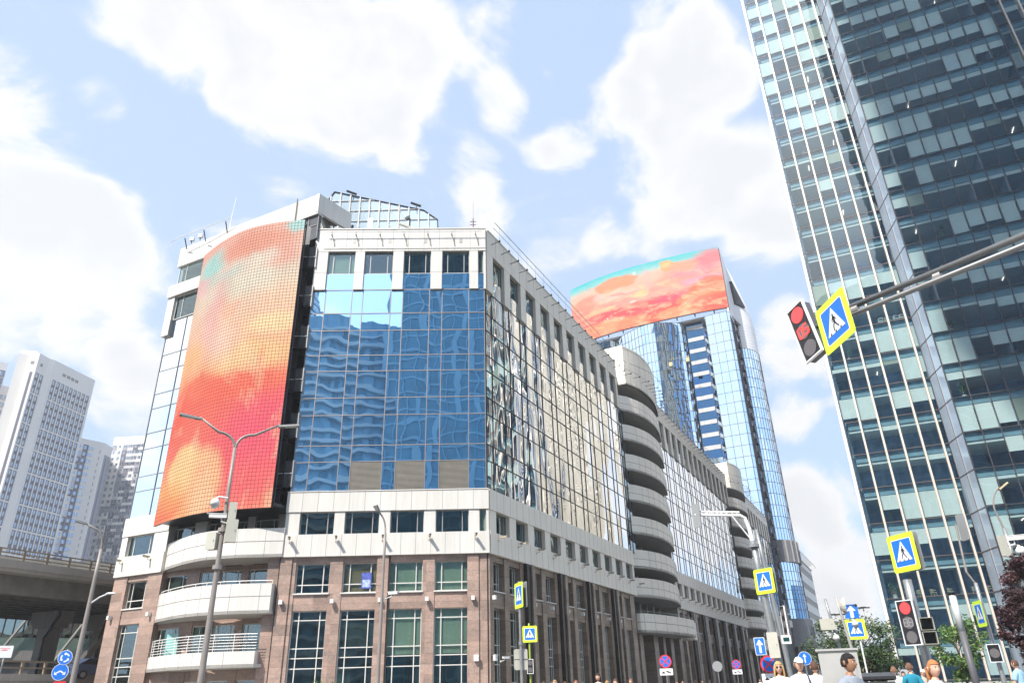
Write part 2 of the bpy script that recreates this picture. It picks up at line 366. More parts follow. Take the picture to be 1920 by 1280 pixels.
def window(F, s0, s1, z0, z1, t, kind, blind=None, parent=None, bulk=False):
    global WCOUNT
    par = parent or OB
    mp_, mf = window_mesh(s1-s0, z1-z0, kind)
    T = Matrix.Translation(Vector(F(s0,t,z0))) @ Matrix.Rotation(F.rz, 4, 'Z')
    if bulk or (parent is None and WCOUNT >= 100):
        for me, key in ((mp_,'glass'), (mf,'frame')):
            B = BULK[key]; k = B.verts([T @ v.co for v in me.vertices])
            for p_ in me.polygons: B.face([k+i for i in p_.vertices])
    else:
        if parent is None: WCOUNT += 1
        o = put('window', mp_, par, world=True); o.location = F(s0,t,z0); o.rotation_euler = (0,0,F.rz)
        c = bpy.data.objects.new('frame', mf); COL.objects.link(c); c.parent = o
        if blind:
            col, a, b = blind
            bb = MB(); h_ = z1-z0; w_ = s1-s0
            nx = int(w_/.09)
            if b-a > .3 and col is not None and col.name.startswith('window_blind'):
                for i in range(nx): bb.hexa([(.06+i*w_*.94/nx, .10, h_*a), (.06+(i+.9)*w_*.94/nx, .13, h_*a), (.06+(i+.9)*w_*.94/nx, .135, h_*a), (.06+i*w_*.94/nx, .105, h_*a)]+[(.06+i*w_*.94/nx, .10, h_*b), (.06+(i+.9)*w_*.94/nx, .13, h_*b), (.06+(i+.9)*w_*.94/nx, .135, h_*b), (.06+i*w_*.94/nx, .105, h_*b)])
            else:
                nz_ = max(2, int(h_*(b-a)/.07))
                for i in range(nz_): bb.box((.06, .1, h_*a+i*h_*(b-a)/nz_), (w_-.06, .12, h_*a+(i+.78)*h_*(b-a)/nz_))
            x = bb.build('blind', col, None); x.parent = o
def panel_band(mb, F, s0, s1, t0, t1, z0, z1, step=1.03, m=0, jm=1):
    mb.fb(F, s0, s1, t0, t1, z0, z1, m)
    n = max(1, round((s1-s0)/step))
    for i in range(1, n): x = s0+(s1-s0)*i/n; mb.fb(F, x-.012, x+.012, t1, t1+.003, z0+.01, z1-.01, jm)
ZR = [30.3, 28.2, 26.7, 24.6, 23.3, 21.15, 19.8, 17.5, 16.3, 14.2]
def curtain(F, xs, zs, name, gm, parent, skip=(), mm=MULL, tg=0.0):
    gmb = MB(); f = MB()
    rl = random.Random(len(xs)*7+int(zs[0]))
    for i in range(len(xs)-1):
        for j in range(len(zs)-1):
            if (i, j) in skip: continue
            a, b, c, d = xs[i], xs[i+1], zs[j+1], zs[j]
            tv = .011 if gm is BLUEG else .005; e = [rl.uniform(-tv,tv) for _ in range(3)]        # each pane sits a hair out of true
            q = [F(a+.02, tg-.01+e[0], c+.02), F(b-.02, tg-.01+e[1], c+.02), F(b-.02, tg-.01+e[1]+e[2], d-.02), F(a+.02, tg-.01+e[0]+e[2], d-.02)]
            qb = [F(a+.02, tg-.05, c+.02), F(b-.02, tg-.05, c+.02), F(b-.02, tg-.05, d-.02), F(a+.02, tg-.05, d-.02)]
            gmb.hexa([q[0], q[1], qb[1], qb[0], q[3], q[2], qb[2], qb[3]])
    for x in xs: f.fb(F, x-.03, x+.03, tg-.06, tg+.035, zs[-1], zs[0])
    for z in zs: f.fb(F, xs[0], xs[-1], tg-.06, tg+.03, z-.03, z+.03)
    o = gmb.build(name, gm, parent, world=True)
    c = f.build('mullions', mm, None); c.parent = o; c.matrix_parent_inverse = Matrix.Translation(-parent.location) if False else Matrix.Identity(4)
    return o
# ---- core block behind the facades
core = MB()
core.prism([FF(-13.3,-2.6,0)[:2], FR(.8,-2.6,0)[:2], FR(134,-2.6,0)[:2], FR(134,-24,0)[:2], FR(20,-24,0)[:2], FL(-.0,-12,0)[:2], FL(.2,-2.6,0)[:2], FL(5.2,-2.6,0)[:2], FF(-18,-3.6,0)[:2]], .0, 35.2)
core.build('core_wall', ROOM, OB)
rf = MB(); rf.prism([FF(-13.3,-.5,0)[:2], FR(.2,-.5,0)[:2], FR(134,-.5,0)[:2], FR(134,-24,0)[:2], FR(20,-24,0)[:2], FL(0,-12,0)[:2], FL(.2,-.6,0)[:2], FL(5.2,-.6,0)[:2], FF(-18,-.9,0)[:2]], 35.2, 35.5)
rf.build('roof', mat('roof_membrane', (.25,.25,.25), .9), OB)
# ---- blue front
FX = [-13.6,-12.54,-10.45,-9.6,-7.4,-6.45,-4.35,-3.35,-1.25,-.02]
curtain(FF, FX, ZR, 'curtain_wall', BLUEG, OB, skip={(3,8),(5,8),(7,8)})
lv = mat('louvre_slats', (.30,.28,.24), .5, .3, .1)
for a, b in ((3,4),(5,6),(7,8)):
    m_ = MB(); m_.fb(FF, FX[a]+.03, FX[b]-.03, -.12, -.10, 14.23, 16.27)
    for i in range(24): z = 14.25+i*.084; m_.fb(FF, FX[a]+.03, FX[b]-.03, -.10, .0, z, z+.045)
    m_.build('louvre_panel', lv, OB)
w_ = MB()
panel_band(w_, FF, -13.7, .12, -.5, .22, 33.8, 35.9, 1.3)
w_.fb(FF, -13.72, .14, -.55, .27, 35.9, 36.0); w_.fb(FF, -13.0, .12, .22, .26, 34.02, 34.08)
for a, b in ((-13.62,-12.6),(-10.4,-9.65),(-7.35,-6.5),(-4.3,-3.4),(-1.2,-.5)): w_.fb(FF, a, b, -.3, .2, 30.25, 33.8); w_.fb(FF, a, b, .2, .203, 31.8, 31.83, 1)
w_.fb(FF, -.06, .12, -.3, .16, 30.25, 33.8)
w_.build('parapet', [WHITE, JOINT], OB)
for a, b in ((-12.6,-10.4),(-9.65,-7.35),(-6.5,-4.3),(-3.4,-1.2),(-.5,-.06)): window(FF, a, b, 31.78, 33.8, -.06, 'band', blind=(BLIND,.0,1.0) if a in (-12.6,) else None)
for a, b in ((-12.6,-10.4),(-9.65,-7.35),(-6.5,-4.3),(-3.4,-1.2),(-.5,-.06)): tp = MB(); tp.fb(FF, a, b, -.1, -.02, 30.33, 31.78); tp.build('spandrel_glass', BLUEG, OB)
w_ = MB()
panel_band(w_, FF, -13.72, .15, -.5, .2, 12.78, 14.2, 1.03)
w_.fb(FF, -13.74, .17, -.5, .24, 14.14, 14.2)
w3_ = MB(); panel_band(w3_, FF, -13.76, .17, -.5, .24, 9.8, 11.25, 1.03); w3_.build('lower_white_band', [WHITE, JOINT], OB)
for a, b in ((-13.7,-12.75),(-10.4,-9.7),(-7.35,-6.6),(-4.3,-3.5),(-1.23,-.5),(-.04,.14)): w_.fb(FF, a, b, -.5, .12, 11.25, 12.78)
w_.build('white_band', [WHITE, JOINT], OB)
bl = [None, None, None, None, None]
for i, (a, b) in enumerate(((-12.75,-10.4),(-9.7,-7.35),(-6.6,-4.3),(-3.5,-1.23),(-.5,-.04))): window(FF, a, b, 11.25, 12.78, -.12, 'band')
st = MB(); st2 = MB()
WB = ((-12.7,-10.45),(-9.6,-7.3),(-6.55,-4.3),(-3.5,-1.25))
edges = [-13.8]+[x for ab in WB for x in ab]+[.16]
for i in range(0, len(edges), 2): st.fb(FF, edges[i], edges[i+1], -.55, 0, 0, 9.8)
for a, b in WB: st.fb(FF, a, b, -.55, -.05, 9.38, 9.8); st.fb(FF, a, b, -.55, -.05, 6.42, 7.45); st.fb(FF, a, b, -.55, -.05, 0, .35)
for x in (-13.35, -6.95, -.95): st.fb(FF, x-.38, x+.38, 0, .10, 0, 9.8)
st.fb(FF, -14.6, -13.8, -2.0, -.12, 0, 9.8)
st.build('stone_wall', GRAN, OB)
for a, b in WB: st2.fb(FF, a-.05, b+.05, -.3, .09, 7.41, 7.49)
for x in (-13.78, -6.5, -1.3, .02): st2.fb(FF, x-.04, x+.04, 0, .03, 0, 9.8, 1)
st2.build('window_sills', [FRAMEW, GDARK], OB)
WOODB = mat('wood_slat_blind', (.50,.27,.13), .6, 0, .2)
for i, (a, b) in enumerate(WB):
    window(FF, a, b, 7.49, 9.38, -.28, 'upper', blind=[None,(WOODB,0,1),(BLIND,.0,1),(BLIND,.0,1)][i])
    window(FF, a, b, .35, 6.42, -.28, 'tall', blind=[None,(mat('dark_blind',(.07,.065,.06),.8),.63,.92),(BLIND,.55,1),(BLIND,.55,1)][i])
pst = MB(); pst.fb(FF, -8.35, -7.7, -.23, -.20, 7.75, 8.75); pst.fb(FF, -8.29, -7.76, -.20, -.197, 7.83, 8.3, 1)
pst.build('poster', [mat('poster_blue', (.08,.11,.42), .6, 0, .5, 5), mat('poster_sea', (.30,.38,.62), .6, 0, .6, 7)], OB, label='blue printed poster standing inside the window')

# ---- street facade segments
def street_segment(sa, n, per, first, bulkfrom=False, end=None):
    """n windows of period per starting at first"""
    e = end
    xs = [sa]
    for i in range(n): xs += [first+i*per, first+i*per+per*.66]
    xs.append(e)
    curtain(FR, xs, ZR, 'curtain_wall', STREETG, OB, mm=MULLD)
    w_ = MB()
    w1_ = MB(); panel_band(w1_, FR, sa, e, -.5, .22, 33.8, 35.9, 1.5); w1_.fb(FR, sa, e, -.55, .27, 35.9, 36.0)
    w2_ = MB(); panel_band(w2_, FR, sa, e, -.5, .2, 12.78, 14.2, 1.03); w3_ = MB(); panel_band(w3_, FR, sa, e, -.5, .24, 9.8, 11.25, 1.03); w3_.build('lower_white_band', [WHITE2, JOINT], OB)
    pr = [sa]+[v for i in range(n) for v in (first+i*per, first+i*per+per*.66)]+[e]
    for i in range(0, len(pr), 2):
        w1_.fb(FR, pr[i], pr[i+1], -.4, .2, 30.25, 33.8); w2_.fb(FR, pr[i], pr[i+1], -.5, .14, 11.25, 12.78)
    w1_.build('parapet', [WHITE2, JOINT], OB); w2_.build('white_band', [WHITE2, JOINT], OB)
    for i in range(n): sp = MB(); sp.fb(FR, pr[2*i+1], pr[2*i+2], -.1, -.02, 30.33, 31.78); sp.build('spandrel_glass', STREETG, OB)
    for i in range(n):
        a, b = pr[2*i+1], pr[2*i+2]
        window(FR, a, b, 31.78, 33.8, -.12, 'band'); window(FR, a, b, 11.25, 12.78, -.2, 'band')
    # granite base in bays of two windows, dark half columns between bays
    st = MB(); dk = MB(); s_ = sa
    bay = per*2; k = 0
    while s_ < e-1:
        q = min(s_+bay, e); wl = [(s_+.75, s_+2.35), (s_+3.1, s_+4.85)]
        wl = [x for x in wl if x[1] < q-.1]
        ed = [s_]+[v for ab in wl for v in ab]+[q]
        for i in range(0, len(ed), 2): st.fb(FR, ed[i], ed[i+1], -.75, 0, 0, 9.8)
        for a, b in wl:
            st.fb(FR, a, b, -.75, -.08, 9.38, 9.8); st.fb(FR, a, b, -.75, -.08, 6.42, 7.45); st.fb(FR, a, b, -.75, -.08, 0, .35)
            dk.fb(FR, a-.04, b+.04, -.5, .05, 7.41, 7.49, 1)
            window(FR, a, b, 7.49, 9.38, -.5, 'upper'); window(FR, a, b, .35, 6.42, -.5, 'tall')
        if q < e-.5: dk.fb(FR, q-.75, q-.12, -.1, .30, 0, 9.78); dk.fb(FR, q-.12, q+.35, -.1, .42, 0, 9.76, 2)
        s_ = q
    st.build('stone_wall', GRAN2, OB); dk.build('half_columns', [GDARK, FRAMEW, GRAN2], OB)
street_segment(.12, 10, 3.07, 1.12, end=31.3)
street_segment(47.2, 14, 3.07, 48.0, end=90.6)
street_segment(106.2, 9, 3.07, 107.0, end=134.5)

# ---- ring walls for the curved balconies
def ring(mb, F, pts, th, z0, z1, m=0):
    n = len(pts); ins = []
    for i, p in enumerate(pts):
        a = Vector(pts[max(i-1,0)]); b = Vector(pts[min(i+1,n-1)]); d = (b-a).normalized(); nn_ = Vector((-d.y, d.x))
        ins.append((p[0]+nn_.x*-th, p[1]+nn_.y*-th))
    for i in range(n-1):
        a, b, c, d = pts[i], pts[i+1], ins[i+1], ins[i]
        mb.hexa([F(*a,z0), F(*b,z0), F(*c,z0), F(*d,z0), F(*a,z1), F(*b,z1), F(*c,z1), F(*d,z1)], m)
def smooth_pts(pts, n=5):
    out_ = []
    P = [pts[0]]+list(pts)+[pts[-1]]
    for i in range(1, len(P)-2):
        for k in range(n):
            t = k/n; a, b, c, d = [Vector(P[i-1+j]) for j in range(4)]
            out_.append(tuple(.5*((2*b)+(c-a)*t+(2*a-5*b+4*c-d)*t*t+(3*b-3*c+d-a)*t**3)))
    out_.append(tuple(pts[-1])); return out_
def slabprism(mb, F, pts, back, z0, z1, m=0):
    poly = [F(*p,0)[:2] for p in pts]+[F(*p,0)[:2] for p in back]
    mb.prism(poly[::-1], z0, z1, m)
def stack(s0, lab):
    arc = [(0,.62),(1.6,1.15),(3.4,1.55),(6,1.7),(8.4,1.55),(10.8,1.15),(12.6,.75),(13.4,.6)]
    arc = smooth_pts([(s0+a, b) for a, b in arc], 3)
    for i, z in enumerate((30.3, 26.75, 23.25, 19.75, 16.25, 12.7, 9.8)):
        top = z+1.9
        b = MB(); slabprism(b, FR, arc, [(s0+13.4,-2.5),(s0-1.6,-2.5),(s0-1.6,-.4)], z, z+.25, 1)
        pl = [(s0-1.6,-.4)]+arc+[(s0+13.4,-1.0)]
        ring(b, FR, pl, .14, z, top-.0)
        b2 = MB(); ring(b2, FR, [(x, y+.004) for x, y in pl], .02, z+.93, z+.97)
        for j in range(2, len(arc)-1, 2): x, y = arc[j]; b2.fb(FR, x-.012, x+.012, y-.05, y+.008, z+.02, top-.02)
        for q in (0,): b2.fb(FR, s0-1.6, s0+13.3, -.45, -.38, top+.12, top+.17) if i > 4 else None
        o = b.build('balcony', [WHITE2, SOFF], OB, label='curved balcony, '+ORD[i]+' from the top of the '+lab+' stack')
        c = b2.build('panel_joints', JOINT, None); c.parent = o
    b = MB()
    slabprism(b, FR, arc, [(s0+13.4,-3.5),(s0-.1,-3.5)], 33.85, 34.05, 1)
    ring(b, FR, [(s0-.02,-3.2)]+arc+[(s0+13.4,-3.2)], .2, 33.85, 38.9); slabprism(b, FR, arc, [(s0+13.4,-3.2),(s0,-3.2)], 38.5, 38.7, 0)
    ring(b, FR, [(x, y+.004) for x, y in arc], .02, 35.82, 35.86, 2)
    for j in range(2, len(arc)-1, 2): x, y = arc[j]; b.fb(FR, x-.012, x+.012, y-.05, y+.01, 33.9, 38.8, 2)
    b.build('roof_drum', [WHITE2, SOFF, JOINT], OB)
    gl = MB(); ring(gl, FR, [(s0-1,-3.0),(s0+.5,-.6),(s0+5,.2)], .03, 38.9, 40.0); gl.build('glass_screen', SKYG, OB)
    b = MB()                       # recessed wall with piers behind the balconies
    b.fb(FR, s0-2.2, s0+14.6, -2.9, -2.5, 0, 34)
    b.fb(FR, s0-2.1, s0+14.4, -2.5, -2.44, 0, 6.25, 2)
    for i in range(6): x = s0+.4+i*2.5; b.fb(FR, x-.22, x+.22, -2.5, -1.9, 0, 33.9, 1)
    b.fb(FR, s0-2.25, s0-2.1, -2.5, -.3, 9.8, 33.8, 1); b.fb(FR, s0+13.4, s0+13.7, -2.5, .1, 8.3, 33.9, 1)
    b.build('recess_wall', [ROOM, CREAM, GDARK], OB)
    m_ = MB()
    for i in range(14): x = s0-.6+i*1.05; m_.fb(FR, x-.03, x+.03, -2.5, -2.4, 3, 33.9)
    for z in (32.9, 29.4, 25.8, 22.3, 18.8, 15.2, 11.9, 9.0): m_.fb(FR, s0-1, s0+13.3, -2.5, -2.4, z-.03, z+.03)
    m_.build('recess_frames', MULLD, OB)
    g_ = MB(); g_.fb(FR, s0-2.1, s0-.25, -.02, .0, 14.25, 30.3); g_.build('corner_glass', clear('corner_glass', (.72,.8,.84), .12, .02), OB)
    m_ = MB()
    for x in (s0-2.1, s0-1.2, s0-.25): m_.fb(FR, x-.03, x+.03, -.03, .04, 14.2, 30.3)
    for z in ZR: m_.fb(FR, s0-2.1, s0-.25, -.03, .04, z-.03, z+.03)
    m_.build('corner_mullions', MULLD, OB)
    # wide low balcony over the entrances
    lo = smooth_pts([(s0-2.2,-.3),(s0-1.9,.7),(s0+1,1.5),(s0+5,2.2),(s0+9,2.5),(s0+11.4,2.4)], 3)
    b = MB(); slabprism(b, FR, lo, [(s0+11.4,-2.4),(s0-2.2,-2.4)], 6.3, 6.55, 1); ring(b, FR, lo+[(s0+11.5,-.3)], .15, 6.3, 8.1)
    ring(b, FR, [(x, y+.004) for x, y in lo], .02, 7.25, 7.3, 2)
    for j in range(1, len(lo), 2): x, y = lo[j]; b.fb(FR, x-.012, x+.012, y-.05, y+.01, 6.32, 8.08, 2)
    ring(b, FR, [(s0+11.9,1.3),(s0+12.0,2.1),(s0+13.6,2.0),(s0+13.9,.2)], .12, 6.1, 8.0)
    b.build('entrance_balcony', [WHITE2, SOFF, JOINT], OB)
    r_ = MB(); r_.tube([FR(x, y-.1, 8.32) for x, y in lo], .03, 6)
    for j in range(0, len(lo), 3): r_.tube([FR(lo[j][0], lo[j][1]-.1, 8.1), FR(lo[j][0], lo[j][1]-.1, 8.32)], .02, 5)
    r_.build('balcony_rail', GALV, OB)
    st = MB()
    for x, wd in ((-1.9,1.1),(2.9,1.5),(6.3,.9),(9.2,1.2),(13.0,1.5)): st.fb(FR, s0+x, s0+x+wd, -2.3, 0, 0, 6.3)
    st.build('entrance_piers', GRAN2, OB)
stack(33.4, 'nearer'); stack(92.2, 'farther')

# ---- maintenance rail with brackets along the parapets
def rail(F, s0, s1, z, nb, t=.27):
    m_ = MB(); m_.tube([F(s0, t+.75, z+.42), F(s1, t+.75, z+.42)], .028, 6); m_.tube([F(s0, t+.62, z-.05), F(s1, t+.62, z-.05)], .02, 6)
    for i in range(nb):
        x = s0+(s1-s0)*(i+.5)/nb
        m_.tube([F(x, t-.1, z-1.0), F(x, t+.72, z-.9)], .03, 6, 1); m_.sphere(F(x, t+.72, z-.9), .10, 6, 4, 1); m_.tube([F(x, t+.72, z-.9), F(x, t+.75, z+.42)], .015, 5)
    return m_
rail(FR, 0, 33, 35.9, 19).build('maintenance_rail', [GALV, DARK], OB)
rail(FR, 47, 92, 35.9, 26).build('maintenance_rail', [GALV, DARK], OB)
rail(FR, 106, 134, 35.9, 16).build('maintenance_rail', [GALV, DARK], OB)
for s0 in (33.4, 92.2):
    arc = smooth_pts([(s0,1.4),(s0+3.4,2.5),(s0+6,2.8),(s0+8.4,2.7),(s0+10.8,2.3),(s0+13.4,1.4)], 4); m_ = MB()
    m_.tube([FR(x, y, 36.3) for x, y in arc], .03, 6)
    for x, y in arc[::2]: m_.tube([FR(x, y-1.2, 35.0), FR(x, y, 35.0)], .03, 6, 1); m_.sphere(FR(x, y, 35.0), .10, 6, 4, 1)
    m_.build('maintenance_rail', [GALV, DARK], OB)
m_ = MB(); m_.tube([FF(-12.9,.55,35.45), FF(-.1,.55,35.45)], .035, 6)
for i in range(7): x = -12.4+i*1.95; m_.tube([FF(x,.5,35.45), FF(x+.28,.24,34.2)], .02, 5, 1); m_.tube([FF(x,.22,35.2), FF(x,.5,35.2)], .02, 5, 1); m_.sphere(FF(x,.5,35.2), .05, 6, 4, 1)
for i in range(4): x = -10.6+i*2.9; m_.fb(FF, x-.12, x+.12, .22, .235, 34.55, 34.9, 2)
m_.build('maintenance_rail', [WPL, DARK, FRAME], OB)

# ---- flat left wall
FLW = 4.94
curtain(FL, [0, 2.3, FLW], [31.5,28.2,26.7,24.6,23.3,21.15,19.8,17.5,16.3,14.2], 'curtain_wall', LEFTG, OB)
w_ = MB()
panel_band(w_, FL, -.15, FLW, -.5, .2, 37.1, 39.1, 1.2); w_.build('parapet', [WHITE, JOINT], OB); w_ = MB(); panel_band(w_, FL, -.35, FLW, -.5, .45, 33.8, 35.0, 1.2)
w_.fb(FL, -.3, .55, -.4, .3, 30.0, 33.8); w_.build('upper_white_band', [WHITE, JOINT], OB); w_ = MB()
panel_band(w_, FL, -.12, FLW+.1, -.5, .24, 9.8, 11.25, 1.03); w_.fb(FL, -.1, .55, 11.25-11.75, .14, 11.25, 12.0); w_.build('lower_white_band', [WHITE, JOINT], OB); w_ = MB()
panel_band(w_, FL, -.1, FLW+.1, -.5, .2, 12.78, 14.2, 1.03)
w_.fb(FL, -.1, .55, -.5, .14, 12.0, 12.78); w_.fb(FL, 3.5, FLW+.1, -.5, .14, 11.25, 12.78)
w_.build('white_band', [WHITE, JOINT], OB)
window(FL, .55, 3.5, 11.25, 12.78, -.12, 'band'); window(FL, .1, FLW, 35.0, 37.1, .0, 'band'); window(FL, .6, FLW, 31.5, 33.8, .05, 'band')
st = MB()
for a, b in ((-.1,1.35),(3.6,FLW+.15)): st.fb(FL, a, b, -.55, .08, 0, 9.8)
for z0, z1 in ((9.38,9.8),(6.42,7.45),(0,.35)): st.fb(FL, 1.35, 3.6, -.55, 0, z0, z1)
st.build('stone_wall', GRAN, OB)
window(FL, 1.35, 3.6, 7.49, 9.38, -.25, 'upper'); window(FL, 1.35, 3.6, .35, 6.42, -.25, 'tall')
s2 = MB(); s2.fb(FL, 1.3, 3.65, -.3, .09, 7.41, 7.49); s2.build('window_sills', FRAMEW, OB)
sd = MB(); sd.prism([FL(-.1,-.5,0)[:2], FL(-.1,-.51,0)[:2], FL(-.1,-12,0)[:2], FL(-.25,-12,0)[:2], FL(-.25,-.5,0)[:2]], 0, 39); sd.build('side_wall', GRAN, OB)

# ---- curved corner: balconies, inner walls
ID = lambda x, y, z: (x, y, z)
BC = smooth_pts([(-25.75,54.15),(-25.4,53.5),(-24.6,52.62),(-22.75,50.83),(-21.2,49.76),(-20,49.33),(-18.3,49.06),(-15.68,49.14)], 4)
def off(pts, d):
    o_ = []
    for i, p in enumerate(pts):
        a = Vector(pts[max(i-1,0)]); b = Vector(pts[min(i+1,len(pts)-1)]); e = (b-a).normalized(); o_.append((p[0]-e.y*d, p[1]+e.x*d))
    return o_
def joints(mb, pts, z0, z1, m, every=3):
    for j in range(2, len(pts)-1, every):
        (x, y), (x2, y2) = pts[j], pts[j+1]; d = Vector((x2-x, y2-y)).normalized()*.012; nn_ = Vector((d.y, -d.x)).normalized()*.006
        mb.hexa([(x-d.x+nn_.x, y-d.y+nn_.y, z0), (x+d.x+nn_.x, y+d.y+nn_.y, z0), (x+d.x-nn_.x*4, y+d.y-nn_.y*4, z0), (x-d.x-nn_.x*4, y-d.y-nn_.y*4, z0), (x-d.x+nn_.x, y-d.y+nn_.y, z1), (x+d.x+nn_.x, y+d.y+nn_.y, z1), (x+d.x-nn_.x*4, y+d.y-nn_.y*4, z1), (x-d.x-nn_.x*4, y-d.y-nn_.y*4, z1)], m)
def ring_in(mb, pts, th, z0, z1, m=0):
    ins = off(pts, th)
    for i in range(len(pts)-1): a, b, c, d = pts[i], pts[i+1], ins[i+1], ins[i]; mb.hexa([(*a,z0),(*b,z0),(*c,z0),(*d,z0),(*a,z1),(*b,z1),(*c,z1),(*d,z1)], m)
BACK = [(-15.68,51.4),(-20.5,52.1),(-24.2,53.6),(-25.6,54.4)]
for i, (z0, z1, zg) in enumerate(((9.8,11.7,10.84),(6.27,8.12,7.32),(3.14,4.08,None))):
    pts = BC if i == 0 else [(x+(.15 if i==1 else .3)*(j/len(BC)), y-.25 if j > 6 else y-.25*j/6) for j, (x, y) in enumerate(BC[:-1] if i == 1 else BC[:-2])]
    b = MB(); b.prism(pts+BACK, z0, z0+.2, 1); ring_in(b, pts, .15, z0, z1); 
    if i: e_ = pts[-1]; b.prism([e_, (e_[0],51.0), (e_[0]-.15,51.0), (e_[0]-.15,e_[1]+.01)], z0+.001, z1-.001)
    if zg: ring_in(b, off(pts,-.004), .01, zg-.025, zg+.025, 2)
    joints(b, pts, z0+.02, z1-.02, 2)
    o = b.build('balcony', [WHITE, SOFF, JOINT], OB, label=['top','middle','lowest'][i]+' white balcony of the rounded corner')
    if i:
        rl_ = MB(); q = off(pts, .12)
        zs = [z1+.18] if i == 1 else [z1+.15+.17*k for k in range(6)]
        for z in zs: rl_.tube([(x,y,z) for x, y in q], .022 if z < zs[-1] else .03, 6)
        for j in range(0, len(q), 3): rl_.tube([(*q[j], z1-.1), (*q[j], zs[-1])], .022, 6)
        c = rl_.build('railing', WPL, None); c.parent = o
INW = [((-25.9,54.55),(-22.9,52.9)), ((-22.9,52.9),(-15.66,51.45))]
for k, (a, b) in enumerate(INW):
    d = Vector(b)-Vector(a); F_ = frame(a, math.degrees(math.atan2(d.x, d.y))); Lw = d.length
    st = MB()
    wl = [(.15,2.6)] if k == 0 else [(.4,1.5),(2.0,3.6),(4.2,6.0)]
    ed = [0]+[v for q in wl for v in q]+[Lw]
    for i in range(0, len(ed), 2): st.fb(F_, ed[i], ed[i+1], -.4, 0, 0, 9.8)
    for z0, z1 in ((9.5,9.8),(5.95,6.5),(2.5,3.3)):
        for q in wl: st.fb(F_, *q, -.4, -.03, z0, z1)
    for i in range(0, len(ed), 2): st.fb(F_, ed[i], ed[i+1], -.4, 0, 9.8, 14.1, 1)
    st.build('stone_wall', [GRAN, WHITE], OB)
    for q in wl:
        for z0, z1 in ((6.5,9.5),(3.3,5.95),(.2,2.5),(10.4,12.9)): window(F_, *q, z0, z1, -.15, 'upper')
dr = MB(); F_ = frame((-22.9,52.9), 101.3); dr.fb(F_, -1.2, -.3, .25, .3, 3.35, 5.5); dr.build('door', mat('teal_door_glass', (.25,.5,.48), .2, 0, .1), OB)

# ---- dark curved wall behind the screen, soffit, recess with dark balconies
SCR = smooth_pts([(-26.55,52.95),(-25.63,52.1),(-24.54,51.15),(-22.92,49.98),(-21.49,49.17),(-19.77,48.58),(-18.1,48.25),(-16.45,48.07)], 4)
CW = off(SCR, 1.35)
b = MB(); ring_in(b, CW, .2, 13.3, 36.4); b.prism(off(SCR,.55)+[(-15.0,50.9),(-20.5,52.1),(-25.7,54.4)], 13.1, 13.3)
b.build('screen_back_wall', DARK, OB)
b = MB(); ring_in(b, off(SCR,.35), .1, 13.0, 13.2); ring_in(b, off(SCR,.35), .1, 35.6, 35.8)
for z in [16+2.8*i for i in range(7)]: ring_in(b, off(SCR,.35), .08, z, z+.1)
for p in off(SCR,.4)[::4]: b.tube([(*p,13.1),(*p,35.9)], .06, 6)
b.build('screen_frame', DARK, OB)
# upper storey strip and raised white parapet following the curve
FE = 16.35                               # the left wall plane runs on behind the screen to the front
PC = [FL(FLW,.2,0)[:2], FL(FE,.2,0)[:2]]
b = MB(); b.fb(FL, FLW, FE, -.3, .0, 35.0, 37.35, 0)
for i in range(12): x = FLW+(FE-FLW)*i/11; b.fb(FL, x-.04, x+.04, 0, .05, 35.0, 37.35, 1)
b.fb(FL, FLW, FE, 0, .05, 36.3, 36.36, 1)
b.build('attic_glazing', [mat('grey_pane', (.10,.11,.12), .12, .2, .2), MULL], OB)
b = MB(); panel_band(b, FL, FLW+.01, FE, -.5, .2, 37.3, 39.3, 1.2)
e_ = FL(FE,.2,0)[:2]; e2 = FL(FE+.5,-3.4,0)[:2]; b.prism([e_, e2, (e2[0]-.25,e2[1]+.05), (e_[0]-.25,e_[1]+.05)], 37.5, 39.31)
b.prism([FL(0,.1,0)[:2], FL(FE,.1,0)[:2], FL(FE+.4,-3.4,0)[:2], FL(0,-3.6,0)[:2]], 38.6, 38.7, 1)
b.tube([(*FL(FE-2.4,.26,0)[:2],35.4),(*FL(FE-2.4,.26,0)[:2],39.6)], .05, 6, 1)
b.build('raised_parapet', [WHITE, JOINT], OB)
b = MB(); b.prism([(-15.62,49.62),(-14.75,52.4),(-14.85,52.5),(-15.7,49.7)], 35.6, 37.6, 0); b.build('attic_side_window', LEFTG, OB)
b = MB(); b.tube([(-14.35,52.4,35.5),(-14.2,52.4,38.8)], .28, 8); b.tube([(-13.9,52.6,35.5),(-13.75,52.6,38.6)], .12, 8); b.build('roof_duct', DARK, OB)
b = MB(); b.prism([(-13.3,53.0),(-12.2,52.8),(-9.6,56.5),(-10.8,57.2)], 35.5, 38.0); b.build('roof_box', WHITE2, OB)
